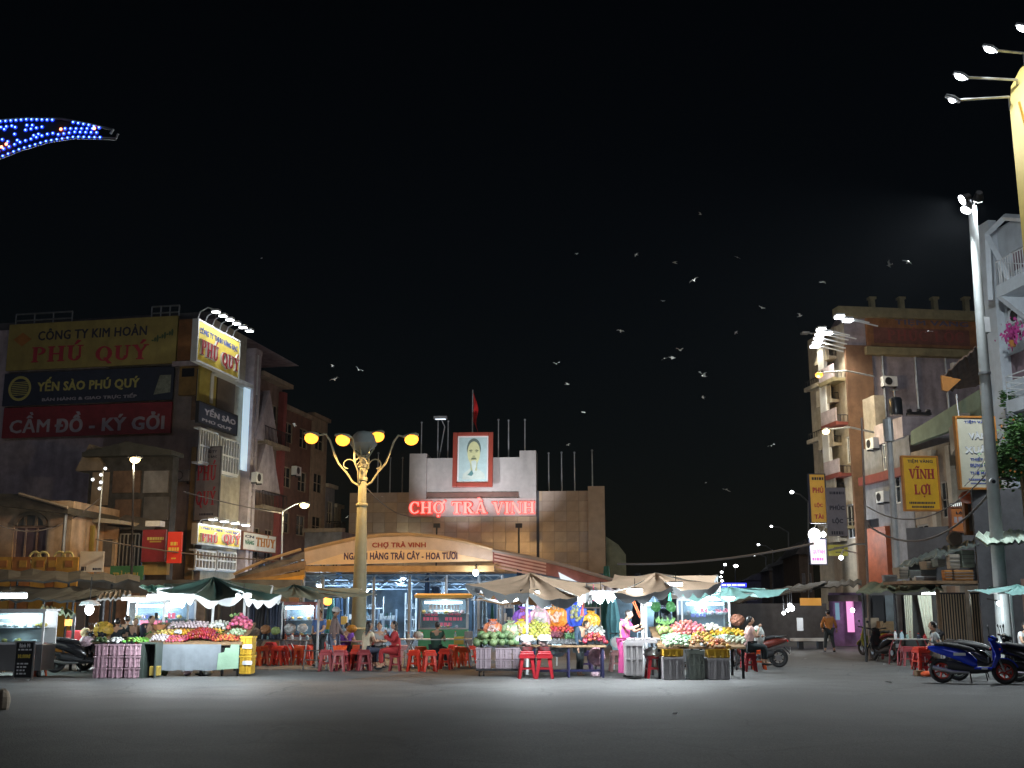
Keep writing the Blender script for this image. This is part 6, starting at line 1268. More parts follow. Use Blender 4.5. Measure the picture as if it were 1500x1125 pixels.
q = at(480, 881, 32); t = thing('orange_lantern', 'small glowing orange lamp under the grey green parasol', 'lamp', q); obj('glass', MB().lathe([(.06, -.1), (.11, -.05), (.11, .08), (.05, .12)], 10), glow('orange_glow', (1, .35, .04), 4), t); obj('cap', MB().cyl((0, 0, .12), (0, 0, .3), .03, n=6), M_iron, t)
q = at(1450, 864, 28.5)

# ================================================================ STALL FURNITURE
def crate_mb(w, d, h):
    mb = MB(); t_ = .015; mb.box(.02, w - .02, .02, d - .02, 0, .02)
    for (x0, x1, y0, y1, ax) in ((0, w, 0, t_, 'x'), (0, w, d - t_, d, 'x'), (0, t_, t_, d - t_, 'y'), (w - t_, w, t_, d - t_, 'y')):
        mb.box(x0, x1, y0, y1, .02, h * .12); mb.box(x0, x1, y0, y1, h * .88, h)
        n_ = 9
        for k in range(n_):
            if ax == 'x': a = x0 + (x1 - x0) * (k + .12) / n_; mb.box(a, a + (x1 - x0) / n_ * .76, y0 + .002, y1 - .002, h * .12, h * .88)
            else: a = y0 + (y1 - y0) * (k + .12) / n_; mb.box(x0 + .002, x1 - .002, a, a + (y1 - y0) / n_ * .76, h * .12, h * .88)
    mb.box(-.015, w + .015, -.015, 0, h * .9, h).box(-.015, w + .015, d, d + .015, h * .9, h)
    for k in (.33, .66): mb.box(w * k - .02, w * k + .02, -.012, -.001, .01, h * .88)
    mb.box(0, w, -.008, -.001, h * .48, h * .53)
    return mb
def crate(label, x, y, z, w, d, h, m, group=None, rz=0, name='crate'):
    t = tag(obj(name, crate_mb(w, d, h), m, loc=(x, y, z), rot=(0, 0, rz)), label, 'crate', group); return t
M_pk = plastic('crate_pink', (.62, .40, .48)); M_pg = plastic('crate_purple_grey', (.36, .29, .33)); M_gr = plastic('crate_grey', (.48, .45, .46)); M_yl = plastic('crate_yellow', (.70, .42, .04)); M_dg = plastic('crate_dark_green', (.06, .08, .07))
YC = gy(993.5)
cols_ = ((138, 157), (159.5, 180), (183, 205)); hh = [Z(y, YC) for y in (994, 978.5, 961, 943.5)]
rows_n = ['bottom', 'middle', 'top']; cn_ = ['left', 'centre', 'right']
for i, (a, b) in enumerate(cols_):
    for j in range(3):
        z0 = max(hh[j], 0); x0 = X(a, YC, 970) + random.uniform(-.01, .01); crate('pale pink plastic crate, %s one of the %s stack before the motorbikes' % (rows_n[j], cn_[i]), x0, YC + random.uniform(-.02, .02), z0 + .001, X(b, YC, 970) - x0, .5, hh[j + 1] - z0 - .006, M_pk, 'pink crates stacked at the left corner')
def box_thing(name, label, cat, px0, px1, py0, py1, Y, dep, m, bevel=.01, group=None, taper=0.0):
    a, b, zt_, zb_ = X(px0, Y, py1), X(px1, Y, py1), Z(py0, Y), max(Z(py1, Y), 0)
    return tag(obj(name, MB().box(0, b - a, 0, dep, 0, zt_ - zb_, taper), m, loc=(a, Y, zb_), bevel=bevel), label, cat, group)
t = thing('dark_bin', 'tall dark grey open shelf box between pink crates and the cloth front', 'box', (X(206, YC), YC + .02, 0)); w = X(231, YC) - X(206, YC); h = Z(941, YC)
obj('side_panel', MB().box(0, .12, 0, .5, 0, h), M_dg, t); obj('side_panel', MB().box(w - .03, w, 0, .5, 0, h), M_dg, t); obj('top_panel', MB().box(.12, w - .03, 0, .5, h - .04, h - .002), M_dg, t); obj('back_panel', MB().box(.12, w - .03, .46, .5, 0, h - .04), M_black, t)
box_thing('carton', 'yellow lettered carton inside the dark box under the fruit table', 'box', 218, 231, 976, 990, YC + .1, .25, MATS['dim_yellow'])
# long fruit table
YT = gy(991)
def table(name, label, px0, px1, ytop, ybase, dep, m_top, m_leg, th=.04, legr=.022, splay=.1, legs=4, cat='table', group=None, brace=False):
    Y = gy(ybase); a, b, zt_ = X(px0, Y, ytop), X(px1, Y, ytop), Z(ytop, Y); t = thing(name, label, cat, ((a + b) / 2, Y + dep / 2, 0), 0, group); w = (b - a) / 2; d = dep / 2
    obj('tabletop', MB().box(-w, w, -d, d, zt_ - th, zt_), m_top, t, bevel=.008)
    n_ = legs // 2
    for i in range(n_):
        for s in (-1, 1):
            x = -w + .08 + (2 * w - .16) * i / max(n_ - 1, 1); sx = splay * (1 if i == 0 else -1 if i == n_ - 1 else 0)
            obj('leg', MB().tube([(x + sx, s * (d - .06), zt_ - th - .002), (x - sx * .3, s * (d - .04), zt_ * .5), (x + sx * .4 - sx, s * (d - .02), 0)], legr, 6), m_leg, t)
    if brace: obj('stretcher', MB().box(-w + .1, w - .1, -.02, .02, .14, .18).box(-w + .1, w - .1, -d + .05, -d + .09, .14, .18), m_leg, t)
    return t
ft = thing('fruit_table', 'long sloping fruit table hung with a grey cloth front', 'market stall', (X(205, YT), YT, 0)); x0 = X(205, YT)
zf, zbk = Z(942, YT), Z(912, YT + 1.5)
W_ = X(355, YT) - x0
obj('board', MB().prism([(0, zf - .05), (1.5, zbk - .05), (1.5, zbk), (0, zf)], 0, W_, 'x'), M_wood, ft)
cl = MB(); vs = []; a0, b0 = X(232, YT) - x0, X(326, YT) - x0
for j in range(7):
    for i in range(25): q = i / 24; vs.append((a0 + (b0 - a0) * q, -.04 - .012 * math.sin(i * 1.3) * j / 6, zf - .03 - (zf - Z(982, YT) - .03) * j / 6 + .01 * math.sin(i * .9) * j / 6))
cl.add(vs, [(j * 25 + i, (j + 1) * 25 + i, (j + 1) * 25 + i + 1, j * 25 + i + 1) for j in range(6) for i in range(24)]); obj('cloth_front', cl, mat('grey_cloth', (.20, .23, .26), .9, var=.12, bump=.3, bscale=8), ft)
c, d = X(322, YT) - x0, X(353, YT) - x0; pz = lambda y: Z(y, YT)
obj('green_cloth', MB().prism([(c, pz(981)), (d, pz(979)), (d, pz(944)), (c + .32, pz(944)), (c + .3, pz(949)), (c + .18, pz(949)), (c + .16, pz(955)), (c + .02, pz(957))], -.075, -.06), mat('sage_cloth', (.27, .42, .30), .85, var=.12, bump=.3), ft)
for px in (236, 296, 327, 350):
    for yy in (.12, 1.4): obj('leg', MB().box(X(px, YT) - x0 - .03, X(px, YT) - x0 + .03, yy - .03, yy + .03, .07, zf - .06), M_iron, ft)
    obj('caster', MB().cyl((X(px, YT) - x0 - .02, .12, .05), (X(px, YT) - x0 + .02, .12, .05), .05, n=10), M_black, ft)
for k, (px0, px1, py0, py1, m, lb) in enumerate(((238, 250, 978, 990, MATS['print_green'], 'green bag under the grey cloth of the fruit table'), (272, 285, 978, 990, M_pk, 'pink bundle under the grey cloth of the fruit table'), (290, 312, 984, 991, M_black, 'black sack lying under the fruit table'), (301, 314, 980, 988, M_white, 'white bag beside the black sack under the table'))):
    a, b, zt_ = X(px0, YT + .3), X(px1, YT + .3), Z(py0, YT + .3); tag(obj('bag', MB().ell((0, 0, (zt_) / 2), (b - a) / 2, .2, zt_ / 2, 12, 8, .12), m, loc=((a + b) / 2, YT + .3, .0)), lb, 'bag')
for j, (ya, yb) in enumerate(((988, 960), (960, 932))):
    Yy = YT + .1; z0, z1_ = max(Z(ya, Yy), 0), Z(yb, Yy); crate('yellow plastic crate, %s of two right of the long fruit table' % ('lower' if j == 0 else 'upper'), X(353.5, Yy), Yy, z0 + .001, X(370, Yy) - X(353.5, Yy), .5, z1_ - z0 - .005, M_yl, 'yellow crates at the table end')
    box_thing('label_strip', 'pale label on the %s yellow crate' % ('lower' if j == 0 else 'upper'), 'label', 355, 369, ya - 20 if j == 0 else ya - 16, ya - 14 if j == 0 else ya - 10, Yy - .035, .012, M_white, 0)

# ---------------- fruit: every piece its own object sharing one mesh per kind
KINDS = {}
def fruit_mesh(kind, m, r=(.04, .04, .038), n=8, mm=5, jit=.03):
    if kind not in KINDS:
        mb = MB(); mb.ell((0, 0, 0), *r, n, mm, jit); mb.cyl((0, 0, r[2] * .9), (0, 0, r[2] * 1.12), .004, n=4); KINDS[kind] = (mb.mesh(kind, m, True), r)
    return KINDS[kind]
def heap(kind, label, px0, px1, Y0, dep, z0, z1, m, r=(.04, .04, .038), mound=0.0, layers=1, jitter=.3, cat='fruit', limit=290, ground_px=None):
    me, rr = fruit_mesh(kind, m, r); x0, x1 = X(px0, Y0 + dep / 2), X(px1, Y0 + dep / 2); g = label; cnt = 0
    for L in range(layers):
        ins = L * rr[0] * (1.0 if mound == 0 else 1 + mound * 2); nx = max(1, int((x1 - x0 - 2 * ins) / (rr[0] * 1.95))); ny = max(1, int((dep - 2 * ins * .7) / (rr[1] * 1.9)))
        for j in range(ny):
            for i in range(nx):
                if cnt >= limit: return
                u = (i + .5 + (.5 if (j + L) % 2 else 0)) / nx; v = (j + .5) / ny
                if u > 1: continue
                x = x0 + ins + (x1 - x0 - 2 * ins) * u + random.uniform(-1, 1) * rr[0] * jitter; y = Y0 + ins * .7 + (dep - 1.4 * ins) * v + random.uniform(-1, 1) * rr[1] * jitter * .6
                z = z0 + (z1 - z0) * ((y - Y0) / dep) + rr[2] * (1 + 1.5 * L) + (mound * 4 * u * (1 - u) * (1 if dep < .6 else v * .6 + .4) if mound else 0)
                o = obj(kind, me, loc=(x, y, z), rot=(random.uniform(-.6, .6), random.uniform(-.6, .6), random.uniform(0, 6.3))); q_ = random.uniform(.78, 1.16); o.scale = (q_ * random.uniform(.9, 1.1), q_, q_ * random.uniform(.85, 1.08))
                tag(o, label, cat, g); cnt += 1
F = lambda n_, c, r_=.45: mat('fruit_' + n_, c, r_, var=.3, scale=22, each=.4)
def slope(Y): return zf + (zbk - zf) * (Y - YT) / 1.5
S_ = lambda dy: slope(YT + dy)
heap('chilli_pepper', 'glossy red chilli heaped in the dark red mound on the long table', 274, 318, YT + .03, .5, S_(.03), S_(.5), F('chilli', (.27, .012, .012)), (.03, .03, .045), .09, 2)
heap('red_tomato', 'small pinkish tomato in the front row left of the chilli mound', 246, 274, YT + .03, .42, S_(.03), S_(.45), F('pinkred', (.55, .10, .12)), (.035, .035, .032), 0, 1)
heap('garlic_bulb', 'white garlic bulb at the front left of the long table', 222, 245, YT + .03, .42, S_(.03), S_(.45), F('garlic', (.70, .62, .66)), (.035, .035, .032), 0.03, 1, cat='vegetable')
heap('green_pepper', 'bright green pepper at the left corner of the long table', 190, 220, YT - .02, .45, zf, zf + .05, F('pepper', (.16, .42, .06)), (.04, .04, .035), .03, 1, cat='vegetable')
heap('rambutan', 'orange and red mixed fruit in the front row right of the chilli', 318, 351, YT + .03, .42, S_(.03), S_(.45), F('rambutan', (.50, .12, .04)), (.035, .035, .035), .03, 1)
heap('orange', 'orange in the bright middle row of the long table', 253, 300, YT + .5, .35, S_(.5), S_(.85), F('orange', (.75, .36, .03)), (.042, .042, .04), 0, 1)
heap('mango', 'yellow mango row at the middle left of the long table', 228, 256, YT + .5, .35, S_(.5), S_(.85), F('mango', (.70, .52, .16)), (.045, .04, .035), 0, 1)
heap('mandarin', 'green orange mandarin right of the middle row on the long table', 300, 326, YT + .5, .35, S_(.5), S_(.85), F('mandarin', (.62, .40, .05)), (.04, .04, .035), .03, 1)
heap('lime', 'pale green guava at the right front of the long table', 335, 357, YT + .35, .4, S_(.4), S_(.75), F('guava', (.42, .55, .35)), (.045, .045, .045), .05, 1)
heap('onion', 'pale pink onion bagged along the back of the long table', 248, 303, YT + .95, .45, S_(.95), S_(1.4), F('onion', (.72, .58, .62)), (.042, .042, .038), .03, 1, cat='vegetable')
heap('white_pear', 'dazzling white pear at the back of the long table', 305, 334, YT + .85, .5, S_(.85), S_(1.35), F('pear', (.80, .80, .72)), (.045, .045, .045), .05, 1)
heap('dragon_fruit', 'pink dragon fruit piled in the peak at the table right end', 334, 367, YT + .75, .55, S_(.7) + .02, S_(1.2) + .05, F('dragon', (.72, .16, .28)), (.055, .055, .05), .16, 2)
heap('green_guava', 'green custard apple behind the dragon fruit peak', 336, 350, YT + 1.25, .25, S_(1.3) + .18, S_(1.4) + .2, F('custard', (.35, .55, .2)), (.05, .05, .05), 0, 1)
ztc = hh[3]
for lb, kind, a, b, c in (('dark green gourd in the tray on the left pink stack', 'gourd', 137, 158, (.05, .09, .03)), ('white radish on the centre pink crate stack', 'radish', 160, 182, (.72, .74, .72)), ('leafy green bean on the right pink crate stack', 'green_bean', 183, 206, (.18, .42, .08))):
    heap(kind, lb, a, b, YC + .04, .44, ztc + .005, ztc + .03, F(kind, c), (.05, .045, .03), .04, 2, cat='vegetable')
tag(obj('basket', MB().lathe([(.1, 0), (.2, .14), (.22, .15), (.2, .15), (.08, .02)], 12), mat('basket_brown', (.35, .16, .07), .7, var=.2), loc=(X(233, YT + .9), YT + .9, S_(.9))), 'tilted brown basket at the upper left of the long table', 'basket')

# ---------------- middle stand: melons on purple crates, gift baskets, front table
YM = gy(991)
mb = MB()
mt = thing('trolley', 'low wheeled trolley under the purple grey melon crates', 'trolley', (X(734, YM), YM, 0)); wx = X(770, YM) - X(734, YM)
obj('deck', MB().box(-wx, wx, 0, .6, .13, .17), M_iron, mt)
for sx in (-1, -.82, .8): obj('wheel', MB().cyl((sx * wx + .06, .1, .06), (sx * wx + .09, .1, .06), .06, n=12), M_black, mt)
for i, (a, b) in enumerate(((697.5, 719), (726, 749.5), (751, 769))):
    for j, (ya, yb) in enumerate(((984, 966.5), (966.5, 949))):
        z0 = .171 if j == 0 else Z(ya, YM); crate('purple grey crate, %s of the %s pair under the melons' % (('lower', 'upper')[j], ('left', 'middle', 'right')[i]), X(a, YM), YM + .05, z0 + .001, X(b, YM) - X(a, YM), .5, Z(yb, YM) - z0 - .006, M_pg, 'purple grey crates under the melons')
zm = Z(948.5, YM); heap('melon', 'grey green melon in the long row on the purple crates', 692, 754, YM - .02, .62, zm + .005, zm + .08, F('melon', (.17, .27, .12), .5), (.105, .105, .095), .02, 2, .1)
ms_ = thing('display_stand', 'stepped wooden display stand carrying the gift baskets', 'market stall', (X(790, YM + 1), YM + .7, 0)); hw = X(890, YM) - X(790, YM)
for k, (yy, zz_) in enumerate(((0, Z(945, YM + .5)), (.55, Z(934, YM + 1.2)), (1.05, Z(922, YM + 1.6)))): obj('shelf', MB().box(-hw * (.45 if k == 0 else .95), hw * .95, yy, yy + .55, zz_ - .04, zz_), M_wood, ms_)
for sx in (-.9, 0, .9): obj('post', MB().box(sx * hw - .03, sx * hw + .03, 1.5, 1.56, 0, Z(922, YM + 1.6) - .041), M_iron, ms_)
def basket_gift(label, px, py, Y, r, mw, mf, seed):
    rnd = random.Random(seed); q = at(px, py, Y); t = thing('gift_basket', label, 'gift basket', q, 0, 'wrapped gift baskets at the back of the stall')
    mb = MB(); vs = []; n_ = 22
    for j, (rr_, zz_) in enumerate(((.55, -1), (.95, -.55), (1.05, 0), (.9, .5), (.45, .82), (.22, .95), (.5, 1.15))):
        for k in range(n_): a = 2 * math.pi * k / n_; q_ = 1 + (.12 if k % 2 else -.05) + rnd.uniform(-.06, .06); vs.append((r * rr_ * q_ * math.cos(a), r * rr_ * q_ * .6 * math.sin(a), r * zz_ + rnd.uniform(-.02, .02)))
    mb.add(vs, [(j * n_ + k, j * n_ + (k + 1) % n_, (j + 1) * n_ + (k + 1) % n_, (j + 1) * n_ + k) for j in range(6) for k in range(n_)])
    obj('wrapping', mb, mw, t); mid_ = MB()
    for k in range(14): a = rnd.uniform(0, 6.3); q_ = rnd.uniform(0, .55) * r; mid_.ell((q_ * math.cos(a), -r * .62 - rnd.uniform(0, .04), q_ * math.sin(a) - .02), r * .17, r * .12, r * .17, 8, 5)
    obj('fruit_filling', mid_, mf, t); bow = MB()
    for s in (-1, 1): bow.torus((s * r * .2, -r * .55, r * .75), r * .14, r * .05, 12, 5)
    obj('ribbon_bow', bow, mf, t)
wrap = lambda n_, c: mat('wrap_' + n_, c, .3, var=.25, scale=12)
basket_gift('purple wrapped gift basket, leftmost in the back row', 767, 905, YM + 1.3, .25, wrap('purple', (.32, .14, .62)), F('pinkred', (.5, .1, .1)), 1)
basket_gift('white and pink wrapped gift basket beside the purple one', 790, 905, YM + 1.3, .0 + .26, wrap('pink', (.82, .52, .62)), F('paleg', (.7, .68, .62)), 2)
basket_gift('orange wrapped gift basket in the middle of the back row', 815, 902, YM + 1.35, .27, wrap('orange', (.85, .30, .05)), F('cream', (.75, .55, .4)), 3)
basket_gift('blue wrapped gift basket, rightmost in the back row', 843, 901, YM + 1.4, .28, wrap('blue', (.06, .13, .70)), F('olive', (.4, .45, .2)), 4)
basket_gift('orange and pink wrapped small basket at the left of the yellow bags', 722, 922, YM + .9, .22, wrap('coral', (.8, .25, .12)), F('pinkpale', (.75, .5, .5)), 5)
basket_gift('pale green wrapped bundle right of the coral one', 748, 923, YM + .8, .2, wrap('mintw', (.45, .6, .35)), F('cream', (.7, .55, .4)), 6)
basket_gift('cyan plastic bundle lying in front of the pale green wrap', 743, 935, YM + .6, .13, wrap('cyan', (.1, .6, .65)), F('paleg', (.7, .68, .62)), 7)
basket_gift('yellow wrapped bundle left of the tall yellow bag heap', 763, 920, YM + .9, .19, wrap('yellow', (.8, .65, .05)), F('cream', (.7, .55, .4)), 8)
basket_gift('small orange bundle on the right shoulder of the stall', 866, 909, YM + 1.3, .21, wrap('amber', (.85, .45, .05)), F('yellowf', (.8, .6, .1)), 9)
zs1 = Z(934, YM + 1.2)
heap('lemon', 'lemon yellow pear in the bright heap left of the pole', 770, 805, YM + .55, .7, Z(943, YM + .6), zs1 + .28, F('lemon', (.75, .72, .16)), (.045, .045, .045), .10, 2)
heap('pale_apple', 'pale cream apple on top of the yellow heap', 775, 802, YM + .95, .35, zs1 + .16, zs1 + .25, F('creamg', (.78, .78, .60)), (.045, .045, .045), .05, 1)
heap('red_apple', 'bright red apple behind the yellow heap', 803, 838, YM + 1.0, .45, zs1 + .08, zs1 + .26, F('apple', (.65, .07, .06)), (.05, .05, .046), .03, 1)
heap('green_apple', 'green apple peeking beside the red ones', 805, 822, YM + 1.35, .25, zs1 + .28, zs1 + .3, F('gapple', (.38, .6, .1)), (.05, .05, .046), 0, 1)
heap('plum', 'dark plum heaped below the red apples', 793, 822, YM + .7, .4, zs1 - .02, zs1 + .1, F('plum', (.22, .06, .08)), (.042, .042, .04), .02, 1)
heap('white_grape', 'white netted pear heap at the right of the gift stall', 848, 884, YM + .75, .5, zs1 - .06, zs1 + .18, F('whitenet', (.74, .76, .72)), (.045, .045, .045), .05, 2)
heap('cabbage_leaf', 'green leafy bundle in front of the dark haired vendor', 826, 850, YM + .6, .35, zs1 - .08, zs1 + .02, F('leafy', (.14, .34, .16)), (.05, .05, .06), .03, 1, cat='vegetable')
heap('silver_longan', 'small dark grey longan on the front tray of the gift stall', 788, 846, YM + .28, .35, Z(945, YM + .3), Z(938, YM + .6), F('longan', (.16, .17, .18)), (.035, .035, .03), 0, 1)
heap('onion_red', 'shiny red and white onion piled on the front table right end', 852, 887, YM + .05, .5, Z(946, YM), Z(940, YM + .5), F('redonion', (.42, .06, .06), .2), (.055, .055, .05), .1, 2, cat='vegetable')
heap('bagged_rice_cake', 'white bagged bundle in front of the yellow heap', 752, 782, YM + .2, .45, Z(944, YM + .2), Z(938, YM + .6), F('bagwhite', (.66, .68, .68), .25), (.08, .07, .06), .05, 1, cat='bag')
M_blu = plastic('leg_blue', (.02, .022, .07))
table('market_table', 'dark blue legged front table under the red onions', 778, 888, 946, 993, .6, M_wood, M_blu, .04, .03, 0, 6, brace=True)
def lump(name, label, cat, px, py, Y, rx, rz, m, ry=None, jit=.18, group=None): q = at(px, py, Y); return tag(obj(name, MB().ell((0, 0, 0), rx, ry or rx, rz, 14, 9, jit), m, loc=q), label, cat, group)
lump('plastic_bag', 'bundle of pale blue plastic bags hanging under the front table', 'bag', 815, 953, YM - .05, .26, .14, mat('bag_blue', (.42, .60, .68), .3, var=.25, scale=10), .12)
lump('plastic_bag', 'pink mesh bag under the right end of the front table', 'bag', 874, 962, YM + .2, .2, .22, mat('bag_pink', (.55, .35, .42), .4, var=.25, scale=10), .12)
lump('plastic_bag', 'pink and white litter bag on the ground beneath the front table', 'bag', 873, 988, YM + .1, .13, .09, mat('bag_pinkw', (.7, .5, .58), .4, var=.3, scale=10))
# plastic stools
def stool_proto(m, h=.55, w=.19):
    t = thing('plastic_stool', 'stool', 'stool', (0, 0, 0)); s = w * .72
    obj('seat', MB().box(-s, s, -s, s, h - .035, h).box(-s * 1.06, s * 1.06, -s * 1.06, s * 1.06, h - .075, h - .036), m, t, bevel=.012)
    for sx in (-1, 1):
        for sy in (-1, 1):
            mb = MB(); xo, yo = sx * w, sy * w; xi, yi = sx * s * .98, sy * s * .98; a = .055
            def lo_(x, y, z): return (x, y, z)
            for (dx, dy) in ((a, .012), (.012, a)):
                vs = [(xo, yo, 0), (xo - sx * dx, yo, 0), (xo - sx * dx, yo - sy * dy, 0), (xo, yo - sy * dy, 0)]
                dx2, dy2 = (dx * 1.5 if dx > .02 else dx), (dy * 1.5 if dy > .02 else dy)
                vt = [(xi, yi, h - .07), (xi - sx * dx2, yi, h - .07), (xi - sx * dx2, yi - sy * dy2, h - .07), (xi, yi - sy * dy2, h - .07)]
                mb.add(vs + vt, [(3, 2, 1, 0), (0, 1, 5, 4), (1, 2, 6, 5), (2, 3, 7, 6), (3, 0, 4, 7), (4, 5, 6, 7)])
            obj('leg', mb, m, t)
    q = (w + s) / 2 * .98; z = h * .34
    for (x0, x1, y0, y1) in ((-q, q, -q - .006, -q + .008), (-q, q, q - .008, q + .006), (-q - .006, -q + .008, -q, q), (q - .008, q + .006, -q, q)):
        obj('rail', MB().box(x0, x1, y0, y1, z, z + .035), m, t); obj('apron', MB().box(x0, x1, y0, y1, h - .14, h - .076), m, t)
    return t
C_red = plastic('stool_red', (.72, .045, .02), .35); C_or = plastic('stool_orange', (.85, .12, .03), .35); C_mar = plastic('stool_maroon', (.38, .06, .07), .4); C_pk = plastic('stool_pink', (.58, .30, .30), .4); C_dr = plastic('stool_darkred', (.40, .02, .03), .35); C_pur = plastic('stool_purple', (.10, .06, .20), .35)
proto = stool_proto(C_red); kids0 = {proto: list(proto.children)}; first = [True]; SM = {}
def stool(px, base, m, label, rz=None, sc_=1.0, z=0.0, group='plastic stools around the tables'):
    Y = gy(base) + .19
    if first[0]: o = proto; first[0] = False
    else: o = copy_tree(proto, kids=kids0)
    o.location = (X(px, Y), Y, z); o.rotation_euler.z = R(rz if rz is not None else random.uniform(-18, 18)); o.scale = (sc_,) * 3; o['label'] = label; o['group'] = group
    if m is not C_red:
        for ch in (kids0[proto] if o is proto else [c for c in o.children]):
            key = (ch.data.name if not ch.data.name.startswith('m_') else ch.data.name, m.name)
            if key not in SM: SM[key] = ch.data.copy(); SM[key].materials[0] = m
            ch.data = SM[key]
    return o
stools = [(607.5, 984, C_red, 'bright red stool, left of the front pair before the glass cart'), (630, 984.5, C_red, 'bright red stool, right of the front pair before the glass cart'), (653, 981, C_red, 'bright red stool right of the front pair before the cart'), (672.5, 976, C_or, 'orange red stool under the table with the yellow tub'), (690, 972, C_red, 'rearmost red stool next to the melon crates'),
 (479, 983.5, C_mar, 'maroon stool, leftmost of the front row by the standing man'), (500, 984, C_mar, 'maroon stool, second of the front row by the standing man'), (524, 982, C_red, 'red stool between the maroon and pink ones'), (539, 979, C_pk, 'faded pink stool behind the red one under the table'), (556, 976, C_pk, 'faded pink stool under the woman in beige'), (594, 973, C_pk, 'faded pink stool right of the woman in red'),
 (366, 972, C_dr, 'dark red stool just right of the yellow crates'), (387, 975, C_or, 'orange stool, left of two under the long dark table'), (409, 975, C_red, 'red stool, right of two under the long dark table'), (427, 970, C_dr, 'dark red stool behind the steel table leg'), (442, 974, C_or, 'orange stool left of the chrome rack'), (458, 971, C_red, 'red stool at the chrome rack'), (376, 976, C_or, 'orange stool touching the yellow crates'), (396.5, 973, C_red, 'red stool squeezed between the orange and red pair'), (419, 974, C_red, 'bright red stool right of the pair under the dark table'), (433, 972, C_red, 'red stool in the middle of the second dark table'), (450, 974, C_red, 'red stool right of the orange one at the second dark table'), (467, 975, C_or, 'orange stool left of the maroon front row'), (513, 979, C_mar, 'maroon stool close behind the front row'), (534, 983, C_mar, 'maroon stool in front of the pink ones'), (568, 975, C_pk, 'pink stool between the two seated women'), (617, 976, C_or, 'orange stool behind the front red pair'), (641, 976, C_red, 'red stool behind the gap of the front red pair'), (664, 972, C_red, 'red stool half hidden near the yellow tub'), (681, 978, C_or, 'orange stool nearest the melon trolley'), (398, 966, C_dr, 'dark red stool far under the long dark table'), (547, 966, C_red, 'red stool far behind the table of the beige woman'), (470, 966, C_dr, 'dark red stool half hidden behind the maroon pair'),
 (58, 991, C_or, 'orange red stool beside the black menu board'), (1109, 981, C_or, 'orange stool beside the seated woman with the white bag'), (1092, 978, C_dr, 'dark red stool behind the orange one by the seated woman'),
 (1310, 969, C_red, 'red stool left under the table on the right'), (1326, 976, C_mar, 'maroon stool under the front of the right table'), (1297, 966, C_mar, 'maroon stool half behind the black motorbike on the right')]
for s in stools: stool(s[0], s[1], s[2], s[3])
stool(1348, 990, C_dr, 'dark red stool below, in the pair stacked beside the grey shirted man', 5); stool(1346, 990, C_red, 'bright red stool on top, in the pair stacked beside the grey shirted man', 12, z=.14)
stool(771.5, 994.5, C_dr, 'dark red stool under the left bagged basin before the melons', 3, 1.14); stool(797.5, 994.5, C_dr, 'dark red stool under the right bagged basin before the melons', -3, 1.14)
stool(956.5, 994, C_dr, 'dark red stool with a white bag on it between the grey crates', 4, 1.1); stool(857, 985, C_pur, 'purple stool standing under the front table', 8, 1.0)
stool(902, 984, C_pk, 'pink and cream stool stack carrying the round scale', 6, 1.0)
M_tin2 = M_steel
for px, lb in ((771.5, 'left'), (797.5, 'right')):
    Y = gy(994.5) + .2; t = thing('basin', '%s metal basin of bagged fruit on a dark red stool' % lb, 'basin', (X(px, Y), Y, .632))
    obj('bowl', MB().lathe([(.13, 0), (.19, .1), (.2, .1), (.12, .02)], 16), M_tin2, t); b = MB()
    for k in range(12): a = random.uniform(0, 6.3); q = random.uniform(0, .12); b.ell((q * math.cos(a), q * math.sin(a), .14 + random.uniform(0, .05)), .055, .055, .05, 8, 5)
    obj('fruit', b, F('berry', (.30, .20, .18)), t, kind='stuff'); obj('bag', MB().ell((0, 0, .27), .16, .14, .1, 12, 7, .22), mat('bag_white', (.74, .78, .80), .3, var=.3, scale=14), t)
lump('plastic_bag', 'crumpled white bag covering the stool between the grey crates', 'bag', 956.5, 957, gy(994) + .2, .23, .14, MATS['bag_white'])
tub = thing('tub', 'orange plastic tub on the table edge behind the maroon stools', 'tub', (X(499, 31), 31, Z(958, 31))); obj('shell', MB().lathe([(.16, 0), (.2, .22), (.23, .23), (.19, .23), (.14, .03)], 14), C_or, tub)
# weighing scale
Y = gy(984) + .2; sc2 = thing('scale', 'round white dial weighing scale on the stool beside the woman in pink', 'scale', (X(902, Y), Y, .551)); obj('housing', MB().box(-.1, .1, -.08, .08, 0, .12).cyl((0, -.09, .2), (0, .05, .2), .16, n=24), mat('scale_blue', (.35, .6, .65), .4, var=.05), sc2)
obj('dial', MB().cyl((0, -.1, .2), (0, -.091, .2), .14, n=24), mat('dial_white', (.8, .8, .8), .4, var=0), sc2); obj('pan', MB().lathe([(.02, .4), (.17, .42), (.18, .44), (.16, .43)], 16), M_steel, sc2); obj('needle', MB().box(-.006, .006, -.108, -.101, .2, .31), P_rl, sc2); obj('spindle', MB().cyl((0, 0, .34), (0, 0, .4), .02, n=8), M_steel, sc2)

# ---------------- right fruit stand
YR = gy(996); G1 = 'grey crates before the right fruit stand'
def tcrate(label, a, b, ya, yb, m, d=.55, Y=YR, grp=G1):
    z0 = max(Z(yb, Y), 0); return crate(label, X(a, Y), Y, z0 + .001, X(b, Y) - X(a, Y), d, Z(ya, Y) - z0 - .004, m, grp)
tcrate('mauve grey crate, tall one at the left of the right stand', 916, 941, 941, 990, M_gr, .6, YR + .25)
tcrate('light grey crate under the yellow one, left of the front three', 970, 1001, 962, 996, M_gr)
tcrate('yellow crate rim on top of the left light grey crate', 971, 1000, 951, 962, M_yl)
tcrate('dark green grey crate in the middle of the front three', 1008, 1030, 953, 996, plastic('crate_greygreen', (.20, .22, .19)))
tcrate('light grey crate, right of the front three', 1035, 1067, 964, 997, M_gr)
tcrate('yellow crate on top of the right light grey crate', 1036, 1068, 951, 964, M_yl)
